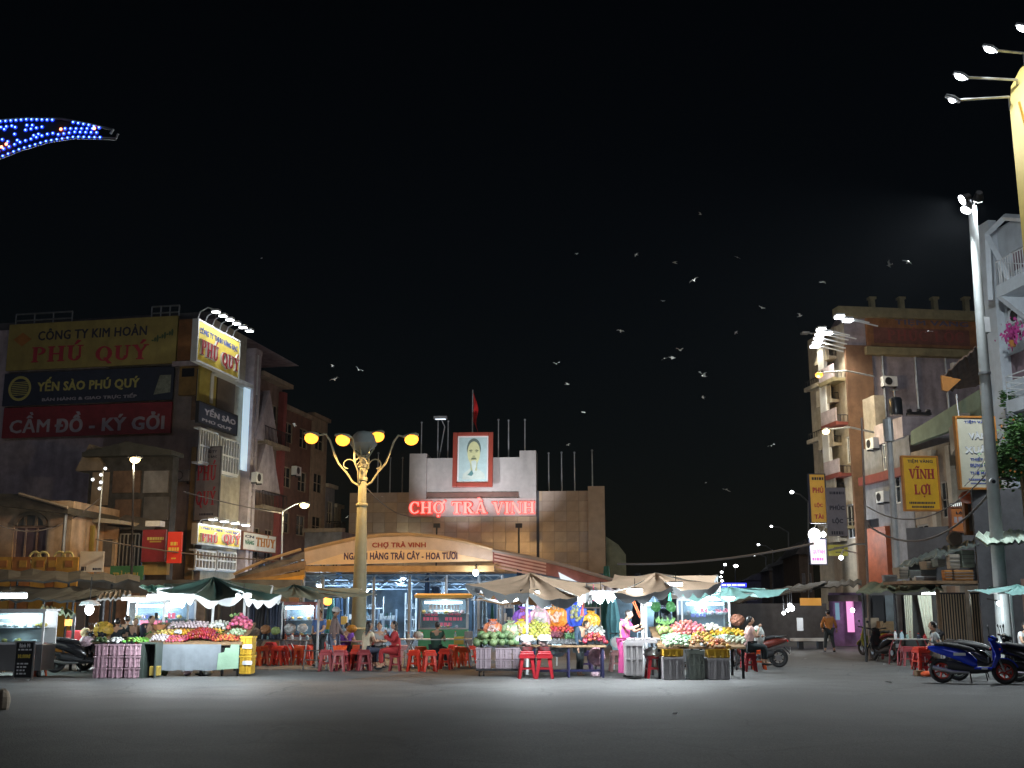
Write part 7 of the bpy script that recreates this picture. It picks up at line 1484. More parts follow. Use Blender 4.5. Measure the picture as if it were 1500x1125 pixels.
rs = thing('display_stand', 'sloping wooden display stand of the right fruit stall', 'market stall', (X(962, YR + .5), YR + .4, 0)); w = X(1090, YR + .5) - X(962, YR + .5)
zr0, zr1 = Z(948, YR + .4), Z(918, YR + 2.1)
obj('board', MB().prism([(0, zr0 - .04), (1.7, zr1 - .04), (1.7, zr1), (0, zr0)], 0, w, 'x'), M_wood, rs)
for sx in (.05, w * .5, w - .05): obj('leg', MB().box(sx - .03, sx + .03, .15, .21, 0, zr0 - .04), M_iron, rs); obj('leg', MB().box(sx - .03, sx + .03, 1.5, 1.56, 0, zr1 - .16), M_iron, rs)
def RS(dy): return zr0 + (zr1 - zr0) * (dy - .4) / 1.7
def rheap(kind, label, a, b, dy, dep, c, r, mound=0.0, layers=1, jit=.3, cat='fruit', up=0): heap(kind, label, a, b, YR + dy, dep, RS(dy) + up, RS(dy + dep) + up, F(kind, c), r, mound, layers, jit, cat)
for px0, px1 in ((971, 1000), (1036, 1068)): pass
heap('guava', 'pale green guava spilling over the left yellow crate', 970, 1006, YR - .02, .6, Z(950, YR), Z(944, YR + .5), F('guava2', (.45, .60, .40)), (.055, .055, .05), .12, 2)
heap('tamarind', 'brown bagged tamarind above the middle crate', 1008, 1034, YR - .02, .55, Z(950, YR), Z(944, YR + .5), F('tamarind', (.30, .13, .04)), (.055, .045, .04), .12, 2)
heap('brown_longan', 'orange brown longan above the right yellow crate', 1036, 1066, YR - .02, .5, Z(951, YR), Z(946, YR + .5), F('longanb', (.40, .16, .05)), (.05, .045, .04), .08, 2)
tr_ = thing('fruit_tray', 'flat grey tray of lychee before the woman in pink', 'tray', (X(916, YR), YR + .25, Z(942, YR + .3))); obj('tray', MB().box(0, X(964, YR) - X(916, YR), 0, .62, 0, .03).box(0, X(964, YR) - X(916, YR), 0, .02, .031, .07), M_gr, tr_)
heap('lychee', 'grey lychee in the flat left tray of the right stand', 917, 963, YR + .28, .55, Z(942, YR + .3) + .03, Z(942, YR + .3) + .04, F('lychee', (.20, .19, .20)), (.045, .045, .04), 0, 1)
rheap('green_mango', 'green mango between lychee tray and dragon fruit', 967, 1012, .6, .55, (.20, .42, .24), (.055, .045, .04), .06, 1)
rheap('star_apple', 'leafy orange fruit in the middle of the right stand', 1012, 1044, .6, .6, (.55, .32, .05), (.048, .048, .045), .08, 1)
rheap('yellow_mango', 'deep yellow mango in the right back row', 1040, 1086, 1.15, .5, (.75, .50, .03), (.055, .05, .045), .04, 1)
rheap('cream_apple', 'white striped melon in the front right row', 1044, 1088, .6, .5, (.62, .68, .50), (.055, .05, .045), .02, 1)
rheap('dragonfruit', 'coral pink dragon fruit in the large back heap', 981, 1032, 1.15, .7, (.78, .22, .24), (.06, .055, .055), .09, 2)
rheap('white_apple', 'bright white apple between pink and yellow heaps', 1028, 1056, 1.35, .5, (.80, .80, .70), (.05, .05, .048), .06, 1, up=.03)
rheap('pineapple', 'green crowned pineapple at the back left of the dragon fruit', 962, 984, 1.2, .45, (.35, .42, .15), (.06, .06, .09), .04, 1)
cr = MB()
rnd = random.Random(4)
for px in range(962, 988, 3):
    q = at(px, 916 - abs(px - 975) * .3, YR + 1.5)
    for k in range(7): a = rnd.uniform(0, 6.3); e = Vector((math.cos(a) * .06, math.sin(a) * .06, rnd.uniform(.1, .2))); cr.add([q + Vector((-.012, 0, 0)), q + Vector((.012, 0, 0)), q + e], [(0, 1, 2)])
tag(obj('pineapple_crown', cr, F('crown', (.18, .38, .12)), kind='stuff'), 'green spiky pineapple crowns at the back of the right stand', 'fruit leaves')
# leaves, bags and paper tucked between the fruit
lv = []
for k in range(3):
    mb = MB(); r2 = random.Random(60 + k)
    for i in range(9): a = r2.uniform(0, 6.3); l_ = r2.uniform(.06, .13); d_ = Vector((math.cos(a), math.sin(a), r2.uniform(.1, .9))).normalized() * l_; s_ = Vector((-math.sin(a), math.cos(a), 0)) * .022; mb.add([(0, 0, 0), d_ * .5 + s_, d_, d_ * .5 - s_], [(0, 1, 2, 3)])
    lv.append(mb.mesh('leaf_sprig', GL[k % 2]))
spots_ = [('on the long cloth fronted table', YT, slope, 210, 350, 1.4, 14), ('on the right fruit stand', YR + .4, lambda y: RS(y - YR), 970, 1085, 1.6, 14)]
for wh, y0_, fz, xa_, xb_, dp_, n_ in spots_:
    for k in range(n_):
        yy = y0_ + random.uniform(.05, dp_); xx = X(random.uniform(xa_, xb_), yy); tag(obj('leaf_sprig', lv[k % 3], loc=(xx, yy, fz(yy) + random.uniform(.09, .15)), rot=(0, 0, random.uniform(0, 6.3))), 'green leaf sprig tucked between fruit ' + wh, 'leaves', 'leaf sprigs ' + wh)
for k, (px, dy, r_, wh) in enumerate(((262, .5, .08, 'by the oranges of the long table'), (322, 1.0, .09, 'left of the dragon fruit peak'), (1030, .3, .08, 'between the brown heaps of the right stand'), (1060, .9, .08, 'under the yellow mangoes of the right stand'))):
    base = YT if k < 2 else YR; tag(obj('thin_bag', MB().ell((0, 0, 0), r_ * 1.3, r_, r_ * .7, 12, 7, .25), MATS['bag_white'], loc=(X(px, base + dy), base + dy, (slope(base + dy) if k < 2 else RS(dy)) + .1)), 'crumpled thin white bag ' + wh, 'bag')
# side table with bag, woman and motorbike
table('side_table', 'dark steel side table right of the fruit stand', 1074, 1110, 936, 982, .7, M_galv, M_iron, .03, .02, .03)
lump('shopping_bag', 'white shopping bag with a green print hanging by the seated woman', 'bag', 1111, 931, gy(982) - .05, .17, .26, mat('bag_print', (.62, .66, .64), .5, var=.12), .1, .08)
q = at(1106, 925, gy(982) - .3); tag(obj('bag_print', MB().ell((0, 0, 0), .06, .01, .05, 10, 6), mat('print_leaf', (.05, .35, .12), .5, var=0), loc=q), 'green leaf print on the white shopping bag', 'print')
lump('plastic_bag', 'white tied bag on the steel side table', 'bag', 1098, 936, gy(980), .18, .1, MATS['bag_white'])
lump('plastic_bag', 'pale bag and pink bundle on the lower shelf of the side table', 'bag', 1102, 951, gy(979), .14, .14, MATS['bag_pinkw'])

# ================================================================ CARTS AND KIOSKS
def kiosk(name, label, px0, px1, ytop, ymid, ybase, dep, m_base, m_frame=None, lit=6, lines=(), Y=None, roof=None, power=60, cat='food cart', goods=None, lamp_y=None, bandm=None, band=True):
    Y = Y or gy(ybase); a, b = X(px0, Y, 900), X(px1, Y, 900); zt_, zm_ = Z(ytop, Y), Z(ymid, Y); t = thing(name, label, cat, (a, Y, 0)); w = b - a; mf = m_frame or M_steel
    obj('cabinet', MB().box(0, w, 0, dep, .15, zm_), m_base, t, bevel=.01)
    for x in (.08, w - .08): obj('wheel', MB().cyl((x - .025, .1, .09), (x + .025, .1, .09), .09, n=12), M_black, t)
    fr_ = MB(); s = .025
    for x in (0, w - s * 2):
        for y in (0, dep - s * 2): fr_.box(x, x + s * 2, y, y + s * 2, zm_ + .001, zt_)
    fr_.box(s * 2, w - s * 2, 0, s * 2, zt_ - s * 2, zt_).box(s * 2, w - s * 2, 0, s * 2, zm_ + .001, zm_ + s * 2).box(s * 2, w - s * 2, dep - s * 2, dep, zt_ - s * 2, zt_)
    obj('frame', fr_, mf, t); obj('glass_pane', MB().box(s * 2, w - s * 2, .012, .018, zm_ + s * 2, zt_ - s * 2), G_clear, t)
    obj('shelf', MB().box(s * 2, w - s * 2, .1, dep - .05, (zm_ + zt_) / 2 - .01, (zm_ + zt_) / 2), G_clear, t)
    if roof: obj('roof', MB().box(-.12, w + .12, -.18, dep + .1, zt_ + .002, zt_ + .06).prism([(-.16, zt_ + .061), (dep + .12, zt_ + .061), (dep + .12, zt_ + .16), (-.16, zt_ + .09)], -.14, w + .14, 'x'), roof, t)
    else: obj('roof', MB().box(-.04, w + .04, -.04, dep + .04, zt_ + .002, zt_ + .05), mf, t)
    zl = lamp_y if lamp_y else zt_ - .14
    obj('tube_lamp', MB().cyl((w * .12, .1, zl), (w * .88, .1, zl), .035, n=8), G_bulb, t)
    point('case_light', (w / 2, dep * .45, zl - .05), power, (.86, .95, 1), .1, parent=t)
    back = obj('back_panel', MB().box(s * 2, w - s * 2, dep - .05, dep - .03, zm_ + .02, zt_ - .05), bandm or M_white, t)
    gd = MB(); rnd = random.Random(int(px0)); gm = goods or [F('bread', (.6, .35, .1)), MATS['bag_white'], M_pk]
    for m in gm:
        gd = MB()
        for k in range(9): x = rnd.uniform(.1, w - .1); y = rnd.uniform(.2, dep - .15); z = rnd.choice((zm_ + .05, (zm_ + zt_) / 2 + .04)); gd.ell((x, y, z + .02), rnd.uniform(.05, .09), .06, rnd.uniform(.03, .07), 8, 5, .1)
        obj('goods', gd, m, t, kind='stuff')
    for (s_, m, xa, ya, xb, yb) in lines:
        xa, xb, za, zb2 = X(xa, Y, 900) - a, X(xb, Y, 900) - a, Z(ya, Y), Z(yb, Y)
        if s_ == 'bars':
            mb = MB(); x = xa
            while x < xb: ww = rnd.uniform(.05, .12); mb.box(x, min(x + ww, xb), .0, .01, zb2, za); x += ww + .03
            obj('small_print', mb, m, t)
        else: letters(s_, t, xa, xb, zb2, za, .006, m, .02, .003)
    return t
P_wht = mat('print_white', (.8, .8, .82), .5, var=0); P_pkl = mat('print_pinkred', (.75, .15, .25), .5, var=0)
k = kiosk('glass_cart', 'stainless glass case cart with bread at the far left edge', -30, 66, 895, 944, 992, .8, M_steel, M_white, power=26, goods=[F('bread', (.62, .40, .12)), MATS['bag_white'], M_white])
t = thing('menu_board', 'black menu board reading Bánh Mì leaning on the far left cart', 'menu board', (X(27, gy(995)), gy(995), 0)); w = X(52, gy(995)) - X(27, gy(995)); h = Z(941, gy(995))
obj('board', MB().box(0, w, 0, .04, .04, h), M_black, t); obj('frame', MB().box(-.03, 0, -.01, .05, 0, h + .03).box(w, w + .03, -.01, .05, 0, h + .03).box(0, w, -.01, .05, h, h + .03), M_steel, t)
letters('Bánh Mì', t, w * .18, w * .8, h * .86, h * .97, -.001, P_wht, .02, .004); letters('10.000đ', t, w * .15, w * .85, h * .57, h * .68, -.001, MATS['bright_yellow'], .04, .004)
sp = MB()
for i, z in enumerate((.78, .40, .31, .22, .13)):
    x = w * .12
    while x < w * (.9 if i == 0 else .55): ww = random.uniform(.04, .09); sp.box(x, x + ww, -.006, -.001, h * z, h * z + .035); x += ww + .025
obj('small_print', sp, P_wht, t)
kiosk('glass_kiosk', 'brightly lit glass kiosk with blue and pink print behind the seated vendors', 186, 276, 880, 934, 972, .8, M_steel, M_galv, bandm=mat('menu_blue_grey', (.16, .22, .30), .5, var=.1), Y=33, power=45, lines=[('CƠM GÀ', P_blue, 210, 899, 232, 907), ('bars', P_pkl, 246, 898, 258, 906), ('bars', P_pkl, 206, 909, 246, 915)], roof=M_white)
kiosk('glass_kiosk', 'lit drinks kiosk in a dark red frame behind the long dark table', 411, 462, 884, 933, 968, .8, M_galv, mat('dark_red_frame', (.22, .05, .04), .5), Y=36, bandm=MATS['menu_blue_grey'], power=34, goods=[M_blu, F('jar', (.3, .5, .5)), F('orange', (.7, .3, .05))])
kiosk('glass_cart', 'central food cart with red menu print and an ochre roof', 613, 685, 876, 922, 966, .9, mat('cart_green', (.06, .24, .10), .5, var=.15), M_steel, power=50, Y=36.5, roof=mat('ochre_awning', (.62, .36, .08), .6, var=.15), bandm=mat('menu_blue_grey', (.16, .22, .30), .5, var=.1), lines=[
    ('bars', P_wht, 628, 886, 672, 893), ('CHÈ BUỐI', P_pkl, 622, 897, 641, 902), ('CHÈ ĐẬU', P_pkl, 656, 897, 675, 902), ('bars', P_pkl, 620, 904, 642, 909), ('bars', P_pkl, 652, 904, 678, 909), ('bars', P_pkl, 638, 912, 662, 917)])
kiosk('glass_kiosk', 'pale glass drinks kiosk under the teal parasol', 998, 1070, 877, 925, 975, .9, M_steel, M_white, Y=32.6, bandm=MATS['menu_blue_grey'], power=38, lines=[('bars', P_pkl, 1026, 891, 1038, 897), ('TRÀ SỮA', P_pkl, 1048, 891, 1068, 897), ('bars', P_blue, 1012, 899, 1035, 904)], goods=[MATS['bag_white'], F('cup', (.3, .5, .6)), M_pk], roof=M_white)
table('menu_table', 'table covered with white and orange sheets before the central cart', 592, 690, 936, 978, .9, mat('sheet_white', (.70, .68, .66), .5, var=.12), M_galv, .03, .02, .12)
table('metal_table', 'long table with chrome legs where the two women sit', 536, 606, 936, 977, .8, mat('tabletop_white', (.60, .58, .55), .4, var=.1), M_steel, .03, .022, .14)
table('metal_table', 'shiny reddish table in front of the standing man', 478, 534, 939, 980, .7, mat('tabletop_reddish', (.50, .30, .28), .3, var=.15), M_steel, .03, .022, .12)
table('long_table', 'long dark cluttered table behind the yellow crates', 366, 428, 937, 974, .8, M_dkgrey, M_steel, .03, .022, .15)
table('long_table', 'second dark table beside the lit drinks kiosk', 430, 472, 938, 972, .8, M_dkgrey, M_steel, .03, .022, .12)
rk = thing('chrome_rack', 'low chrome tube rack between the tables', 'rack', (X(462, 31.5), 31.5, 0)); mb = MB()
for z in (.25, .5): mb.tube([(-.3, 0, z), (.35, 0, z)], .018, 6)
for x in (-.3, .35): mb.tube([(x, 0, 0), (x + .08, 0, .75)], .02, 6)
obj('tube_frame', mb, M_steel, rk)
table('wood_table', 'small cluttered table with condiments before the grey shirted man', 1312, 1364, 936, 975, .8, mat('tabletop_grey', (.45, .43, .40), .5, var=.15), C_mar, .03, .022, .1)
# clutter on tables
def jar(label, px, py, Y, m, r=.04, h=.16, cat='bottle', group=None, z=None):
    t = thing('bottle', label, cat, (X(px, Y), Y, z if z is not None else Z(py, Y)), 0, group); obj('glass_body', MB().lathe([(r, 0), (r, h * .65), (r * .45, h * .82), (r * .45, h)], 10), m, t, smooth=True); obj('lid', MB().cyl((0, 0, h + .001), (0, 0, h + .02), r * .5, n=8), C_red, t); return t
mlist = [M_white, MATS['bag_blue'], F('jar', (.3, .5, .5)), M_cream, P_navy, F('sauce', (.45, .1, .03))]
def top_of(label): o = [o for o in bpy.data.objects if o.get('label') == label][0]; tt = [c for c in o.children if c.name.startswith('tabletop')][0]; xs = [v.co.x for v in tt.data.vertices]; zs_ = max(v.co.z for v in tt.data.vertices); return o, min(xs), max(xs), zs_
for lb, n_, desc in (('long dark cluttered table behind the yellow crates', 7, 'condiment jar on the long dark table'), ('second dark table beside the lit drinks kiosk', 4, 'condiment jar on the table by the drinks kiosk'), ('small cluttered table with condiments before the grey shirted man', 6, 'condiment bottle on the small right table'), ('long table with chrome legs where the two women sit', 4, 'small jar on the table of the two women'), ('table covered with white and orange sheets before the central cart', 2, 'jar on the sheet covered table')):
    o, xa, xb, zt_ = top_of(lb)
    for i in range(n_): jar(desc, 0, 0, 0, mlist[i % 6], random.uniform(.035, .06), random.uniform(.12, .22), group=desc + 's', z=zt_ + .001).location.xy = (o.location.x + xa + (xb - xa) * (i + .5) / n_, o.location.y + random.uniform(-.2, .2))
for i, (px, py, Y, m, r, lb) in enumerate(((372, 926, 32, M_tan, .17, 'beige wrapped bundle at the left of the long dark table'), (389, 922, 32.4, MATS['basket_brown'], .15, 'brown basket on the long dark table'), (404, 924, 32.3, F('custard', (.35, .5, .2)), .14, 'green vegetable bundle on the long dark table'), (425, 921, 32.5, MATS['bag_white'], .17, 'white plastic bag before the drinks kiosk'), (443, 920, 32.8, MATS['bag_white'], .15, 'second white bag near the drinks kiosk'), (612, 930, 31, M_cream, .12, 'cream bundle on the sheet covered table'),
    (152, 922, 30.5, F('pumpkin', (.72, .38, .06)), .26, 'big lit orange bag of pumpkins behind the pink crates'), (126, 927, 31, F('peach', (.7, .55, .35)), .16, 'pale peach bundle left of the orange bag'), (141, 926, 31, F('peach', (.7, .55, .35)), .13, 'small pale bundle between peach and orange bags'), (126, 939, 30, MATS['bag_pinkw'], .17, 'pale lilac bag above the parked motorbikes'), (1372, 929, 33, M_black, .2, 'dark bag behind the grey shirted man'), (1080, 908, 32, M_brown, .2, 'brown bag beside the seated woman'))):
    lump('bundle', lb, 'bundle', px, py, Y, r, r * .8, m, jit=.12)
bx = [(475, 908, 487, 922, 33.5, M_yl, 'yellow box behind the standing man, lower'), (499, 903, 507, 915, 33.6, M_yl, 'yellow box behind the standing man, upper right'), (96, 924, 119, 938, 31.8, C_dr, 'dark red box stack behind the motorbikes'), (56, 922, 70, 930, 32, C_red, 'red bowl like box beside the glass cart'), (94, 907, 101, 917, 32.5, M_or if False else P_or, 'orange striped box in front of the teal doors'),
      (680, 925, 692, 946, 34, M_tin, 'grey box right of the central cart'), (515 + 1, 945, 529, 955, 31.6, C_or, 'orange box on the stool below the table'), (665, 933, 679, 944, 32.5, MATS['bright_yellow'], 'yellow tub below the sheet covered table')]
for x0, y0, x1, y1, Y, m, lb in bx: box_thing('box', lb, 'box', x0, x1, y0, y1, Y, .3, m)
bt = thing('support_table', 'rough table behind the motorbikes holding bags and boxes', 'table', (X(120, 31.2), 31.2, 0)); ww = X(160, 31) - X(120, 31); obj('tabletop', MB().box(-ww * 1.3, ww * 1.2, -.9, .6, .72, .77), M_wood, bt)
for sx in (-1, 1): obj('leg', MB().box(sx * ww - .03, sx * ww + .03, -.1, -.04, 0, .719), M_iron, bt)
# right: glimpse boards, low white rails
for i, (x0, x1, yb, lb) in enumerate(((1160, 1212, 951, 'long low white plank bench left of the walking man'), (1228, 1278, 945, 'low white plank bench right of the walking man'))):
    Y = gy(yb); a, b = X(x0, Y), X(x1, Y); t = thing('plank_bench', lb, 'bench', (a, Y, 0)); zt_ = Z(935, Y); obj('plank', MB().box(0, b - a, 0, .5, zt_ - .12, zt_), P_wh, t)
    for q in (.25, .8): obj('leg', MB().box((b - a) * q - .1, (b - a) * q + .1, .1, .4, 0, zt_ - .121), M_iron, t)
box_thing('notice_board', 'pale grey upright panel beyond the white plank bench', 'board', 1168, 1177, 905, 924, 47, .05, M_white, 0)
box_thing('panel', 'brownish grey upright board left of the black motorbike on the right', 'board', 1267, 1289, 905, 931, 41, .1, M_tan, 0); box_thing('carton', 'tan carton right of the brownish board', 'box', 1290, 1310, 910, 926, 40.5, .4, M_wood, .01)
wb = box_thing('wooden_box', 'small wooden box on the ground by the grey shirted man', 'box', 1344, 1354, 982, 991, gy(991), .25, M_wood); lump('bowl', 'orange bowl on the ground beside the stacked stools', 'bowl', 1359, 987, gy(992), .17, .07, C_or, jit=.01)
box_thing('white_tub', 'white bucket behind the blue scooter rear wheel', 'bucket', 1366, 1377, 972, 990, gy(991) + .2, .25, M_white, .02)
for i, (px, py, s) in enumerate(((1296, 974, .09), (1319, 984, .08), (1303, 1001, .11), (990, 1047, .06), (1180, 966, .08), (40, 998, .05), (1127, 972, .05))):
    Y = gy(py); rnd = random.Random(i); mb = MB(); vs = [(rnd.uniform(-s, s), rnd.uniform(-s, s), rnd.uniform(0.012, .05)) for _ in range(5)]; mb.add(vs, [(0, 1, 2), (2, 1, 3), (3, 1, 4)]); mb.add([(v[0], v[1], v[2] - .006) for v in vs], [(2, 1, 0), (3, 1, 2), (4, 1, 3)])
    tag(obj('litter', mb, P_wht, loc=(X(px, Y, py), Y, 0)), ['crumpled paper on the ground left of the stacked stools', 'white litter scrap near the grey shirted man stools', 'largest white paper scrap on the open road at right', 'tiny paper scrap on the road in the foreground centre', 'paper scrap before the low plank bench', 'small scrap beside the menu board', 'scrap on the ground right of the orange stool'][i], 'litter')
q = at(3, 1018, gy(1040)); st = tag(obj('stone_post', MB().ell((0, 0, .12), .14, .14, .22, 12, 8, .05), M_tan, loc=(q.x, gy(1040), 0)), 'rounded tan stone post at the left picture edge', 'bollard')
# hanging things
for i, (px, y0, y1, Y, m, lb) in enumerate(((728, 864, 880, 28.2, P_pkl, 'red tassel hanging left under the big tan parasol'), (763, 868, 882, 28, P_pkl, 'second red tassel beside the parasol pole'), (854, 868, 902, 28.5, C_red, 'red string hanging over the blue gift basket'), (869, 856, 880, 27.9, P_pkl, 'pink ribbon below the pale parasol'), (982, 852, 880, 27.8, mat('string_green', (.05, .5, .25), .5, var=0), 'bright green string under the right parasol'))):
    a = at(px, y0, Y); b = at(px + (2 if i % 2 else -1), y1, Y); t = thing('hanging_tassel', lb, 'tassel', a); obj('string', MB().tube([(0, 0, 0), (b - a) * .6], .012, 5), m, t); obj('tuft', MB().tube([(b - a) * .6, b - a], [.02, .05], 7), m, t)
def rope(label, pts, m, r, name='rope', cat='rope'):
    P_ = [at(*p) for p in pts]; t = thing(name, label, cat, P_[0]); obj('strand', MB().tube([p - P_[0] for p in P_], r, 6), m, t, smooth=True)
rope('white hose looping between the left parasol corner and its pole', [(690, 863, 27.3), (700, 872, 27.2), (715, 878, 27.1), (735, 882, 27), (752, 880, 27.1), (768, 874, 27.4)], mat('hose_white', (.72, .78, .80), .4, var=0), .03)
rope('yellow rope slung between the two tan parasols', [(868, 876, 28), (895, 874, 28), (915, 871, 27.8), (935, 866, 27.6)], mat('rope_yellow', (.75, .62, .12), .6, var=0), .018)
rope('red orange rope hanging down to the woman in pink', [(917, 860, 27.6), (926, 880, 27.7), (932, 893, 27.8), (937, 905, 27.9)], mat('rope_orange', (.8, .15, .06), .5, var=0), .012)
rope('second red orange rope beside the first above the woman in pink', [(921, 862, 27.7), (930, 882, 27.8), (936, 896, 27.9), (938, 903, 27.9)], MATS['rope_orange'], .009)
for px, lb in ((961, 'green plastic bag hanging behind the right stand, left one'), (983, 'green plastic bag hanging behind the right stand, right one')): lump('hanging_bag', lb, 'bag', px, 889, 30.5, .13, .13, mat('bag_green', (.12, .42, .14), .35, var=.2), .06)
# crowd of dark clothes hung behind the left tables
ch = thing('clothes_rail', 'rail of dark clothes with white glowing gaps behind the long table', 'clothes rail', (X(388, 34.5), 34.5, 0)); w = X(412, 34.5) - X(388, 34.5); zt_ = Z(882, 34.5)
obj('rail', MB().tube([(-w * 1.1, 0, zt_), (w * 1.1, 0, zt_)], .025, 6).tube([(-w * 1.05, 0, 0), (-w * 1.05, 0, zt_)], .03, 6).tube([(w * 1.05, 0, 0), (w * 1.05, 0, zt_)], .03, 6), M_galv, ch)
for k in range(9):
    x = -w * .95 + k * w * .235; mb = MB(); vs = []
    for j in range(5):
        for i in range(5): vs.append((x + (i / 4 - .5) * (.2 + .05 * j) * .8, .05 * math.sin(i * 2 + k), zt_ - .03 - j * .27))
    mb.add(vs, [(j * 5 + i, (j + 1) * 5 + i, (j + 1) * 5 + i + 1, j * 5 + i + 1) for j in range(4) for i in range(4)]); obj('garment', mb, random.choice([M_black, P_navy, mat('cloth_maroon', (.08, .03, .04), .8), MATS['tarp_navy']]), ch)
for i, (px, py, r) in enumerate(((374, 889, .1), (390, 890, .12), (404, 892, .14))): q = at(px, py, 35.2); t = thing('paper_lamp', ['left', 'middle', 'right'][i] + ' pale glowing lamp between the dark hanging clothes', 'lamp', q, 0, 'lamps behind the clothes'); obj('shade', MB().lathe([(r * .6, -.3), (r, -.1), (r * .9, .2), (r * .5, .3)], 10), glow('pale_blue_lamp', (.75, .92, 1), 3), t); obj('cord', MB().cyl((0, 0, .3), (0, 0, .6), .01, n=5), M_iron, t)

# ================================================================ PEOPLE
def skin_mesh(verts, edges, radii, root=0, sub=1):
    me = bpy.data.meshes.new('fig'); me.from_pydata([tuple(v) for v in verts], edges, []); o = bpy.data.objects.new('fig', me); col.objects.link(o)
    md = o.modifiers.new('s', 'SKIN'); md.use_smooth_shade = True
    for i, r in enumerate(radii): me.skin_vertices[0].data[i].radius = (r, r) if not isinstance(r, tuple) else r
    me.skin_vertices[0].data[root].use_root = True
    o.modifiers.new('u', 'SUBSURF').levels = sub
    dg = bpy.context.evaluated_depsgraph_get(); m2 = bpy.data.meshes.new_from_object(o.evaluated_get(dg)); bpy.data.objects.remove(o); bpy.data.meshes.remove(me); return m2
def mesh_of(me): return [v.co.copy() for v in me.vertices], [tuple(p.vertices) for p in me.polygons]
M_skin = mat('skin', (.50, .30, .20), .55, var=.06); M_hair = mat('black_hair', (.015, .012, .012), .4, var=0)
def person(label, x, y, rz, H, J, shirt, legs_m, hair='short', sleeve='short', skirt=None, z=0.0, cap=None, shoes=None, longhair=False, pattern=None, helmet=None):
    """J: joints as fractions of H, facing -y; x to the figure's left hand side is +"""
    t = thing('person', label, 'person', (x, y, z), R(rz)); B = dict(pel=(0, 0, .52), spi=(0, 0, .62), che=(0, 0, .74), nek=(0, 0, .835), hb=(0, -.005, .865), sL=(.105, 0, .80), sR=(-.105, 0, .80), eL=(.135, .01, .64), eR=(-.135, .01, .64), wL=(.14, -.02, .49), wR=(-.14, -.02, .49),
        hL=(.052, 0, .50), hR=(-.052, 0, .50), kL=(.06, -.005, .275), kR=(-.06, -.005, .275), aL=(.06, .015, .045), aR=(-.06, .015, .045), tL=(.065, -.08, .02), tR=(-.065, -.08, .02)); B.update(J); B.pop('look', None)
    V_ = {k: Vector(v) * H for k, v in B.items()}; rad = dict(pel=.085, spi=.075, che=.085, nek=.032, hb=.032, sL=.038, sR=.038, eL=.026, eR=.026, wL=.018, wR=.018, hL=.058, hR=.058, kL=.036, kR=.036, aL=.024, aR=.024, tL=.02, tR=.02)
    E = [('pel', 'spi'), ('spi', 'che'), ('che', 'nek'), ('nek', 'hb'), ('che', 'sL'), ('che', 'sR'), ('sL', 'eL'), ('sR', 'eR'), ('eL', 'wL'), ('eR', 'wR'), ('pel', 'hL'), ('pel', 'hR'), ('hL', 'kL'), ('hR', 'kR'), ('kL', 'aL'), ('kR', 'aR'), ('aL', 'tL'), ('aR', 'tR')]
    def build(keys, edges, grow=0.0, over={}):
        ks = list(keys); return skin_mesh([V_[k] if k not in over else over[k] for k in ks], [(ks.index(a), ks.index(b)) for a, b in edges], [(rad[k.split('+')[0]] * H + grow) for k in ks], 0)
    vs, fs = mesh_of(build(V_.keys(), E)); body_ = MB(); body_.add(vs, fs)
    hd = V_['hb'] + Vector(J.get('look', (0, -.012, .062))) * H; M = Matrix.Identity(3)
    ly = Vector((J.get('look', (0, -.012, .062))[0], J.get('look', (0, -.012, .062))[1] - .03, 0))
    body_.ell(hd, .046 * H, .056 * H, .066 * H, 14, 10)                       # head
    fwd = Vector((ly.x * 8, -1, 0)).normalized(); sd = Vector((-fwd.y, fwd.x, 0))
    body_.ell(hd + fwd * .056 * H + Vector((0, 0, -.008 * H)), .008 * H, .010 * H, .012 * H, 6, 5)   # nose
    for s in (-1, 1):
        body_.ell(hd + sd * s * .046 * H, .008 * H, .012 * H, .016 * H, 6, 5)   # ears
    for s in 'LR':                                                            # hands: palm, four fingers, thumb
        w = V_['w' + s]; d = (w - V_['e' + s]).normalized(); side = d.cross(Vector((0, 0, 1))); side = side.normalized() if side.length > .1 else Vector((1, 0, 0)); pl = w + d * .035 * H
        body_.ell(pl, .02 * H, .02 * H, .026 * H, 8, 6)
        for k in range(4): b = pl + side * (k - 1.5) * .009 * H + d * .015 * H; body_.tube([b, b + d * .022 * H, b + d * (.034 + .003 * (k % 3)) * H - Vector((0, 0, .008 * H))], [.0052 * H, .0048 * H, .0035 * H], 5)
        b = pl + side * .018 * H - d * .01 * H; body_.tube([b, b + side * .012 * H + d * .012 * H, b + side * .014 * H + d * .026 * H], [.006 * H, .0052 * H, .004 * H], 5)
    obj('body', body_, M_skin, t, smooth=True)
    face = MB()
    for s in (-1, 1): face.ell(hd + fwd * .0525 * H + sd * s * .018 * H + Vector((0, 0, .006 * H)), .006 * H, .004 * H, .003 * H, 6, 4)
    obj('eyes', face, M_hair, t); obj('mouth', MB().ell(hd + fwd * .052 * H + Vector((0, 0, -.03 * H)), .012 * H, .004 * H, .003 * H, 6, 4), mat('lips', (.35, .10, .09), .5, var=0), t)
    hm = MB(); hm.ell(hd + Vector((0, 0, .012 * H)) - fwd * .012 * H, .051 * H, .056 * H, .062 * H, 14, 9, .03)
    if longhair: hm.ell(hd - fwd * .035 * H + Vector((0, 0, -.06 * H)), .045 * H, .035 * H, .11 * H, 12, 8, .05); hm.ell(hd - fwd * .05 * H + Vector((0, 0, -.13 * H)), .04 * H, .025 * H, .08 * H, 10, 7, .05)
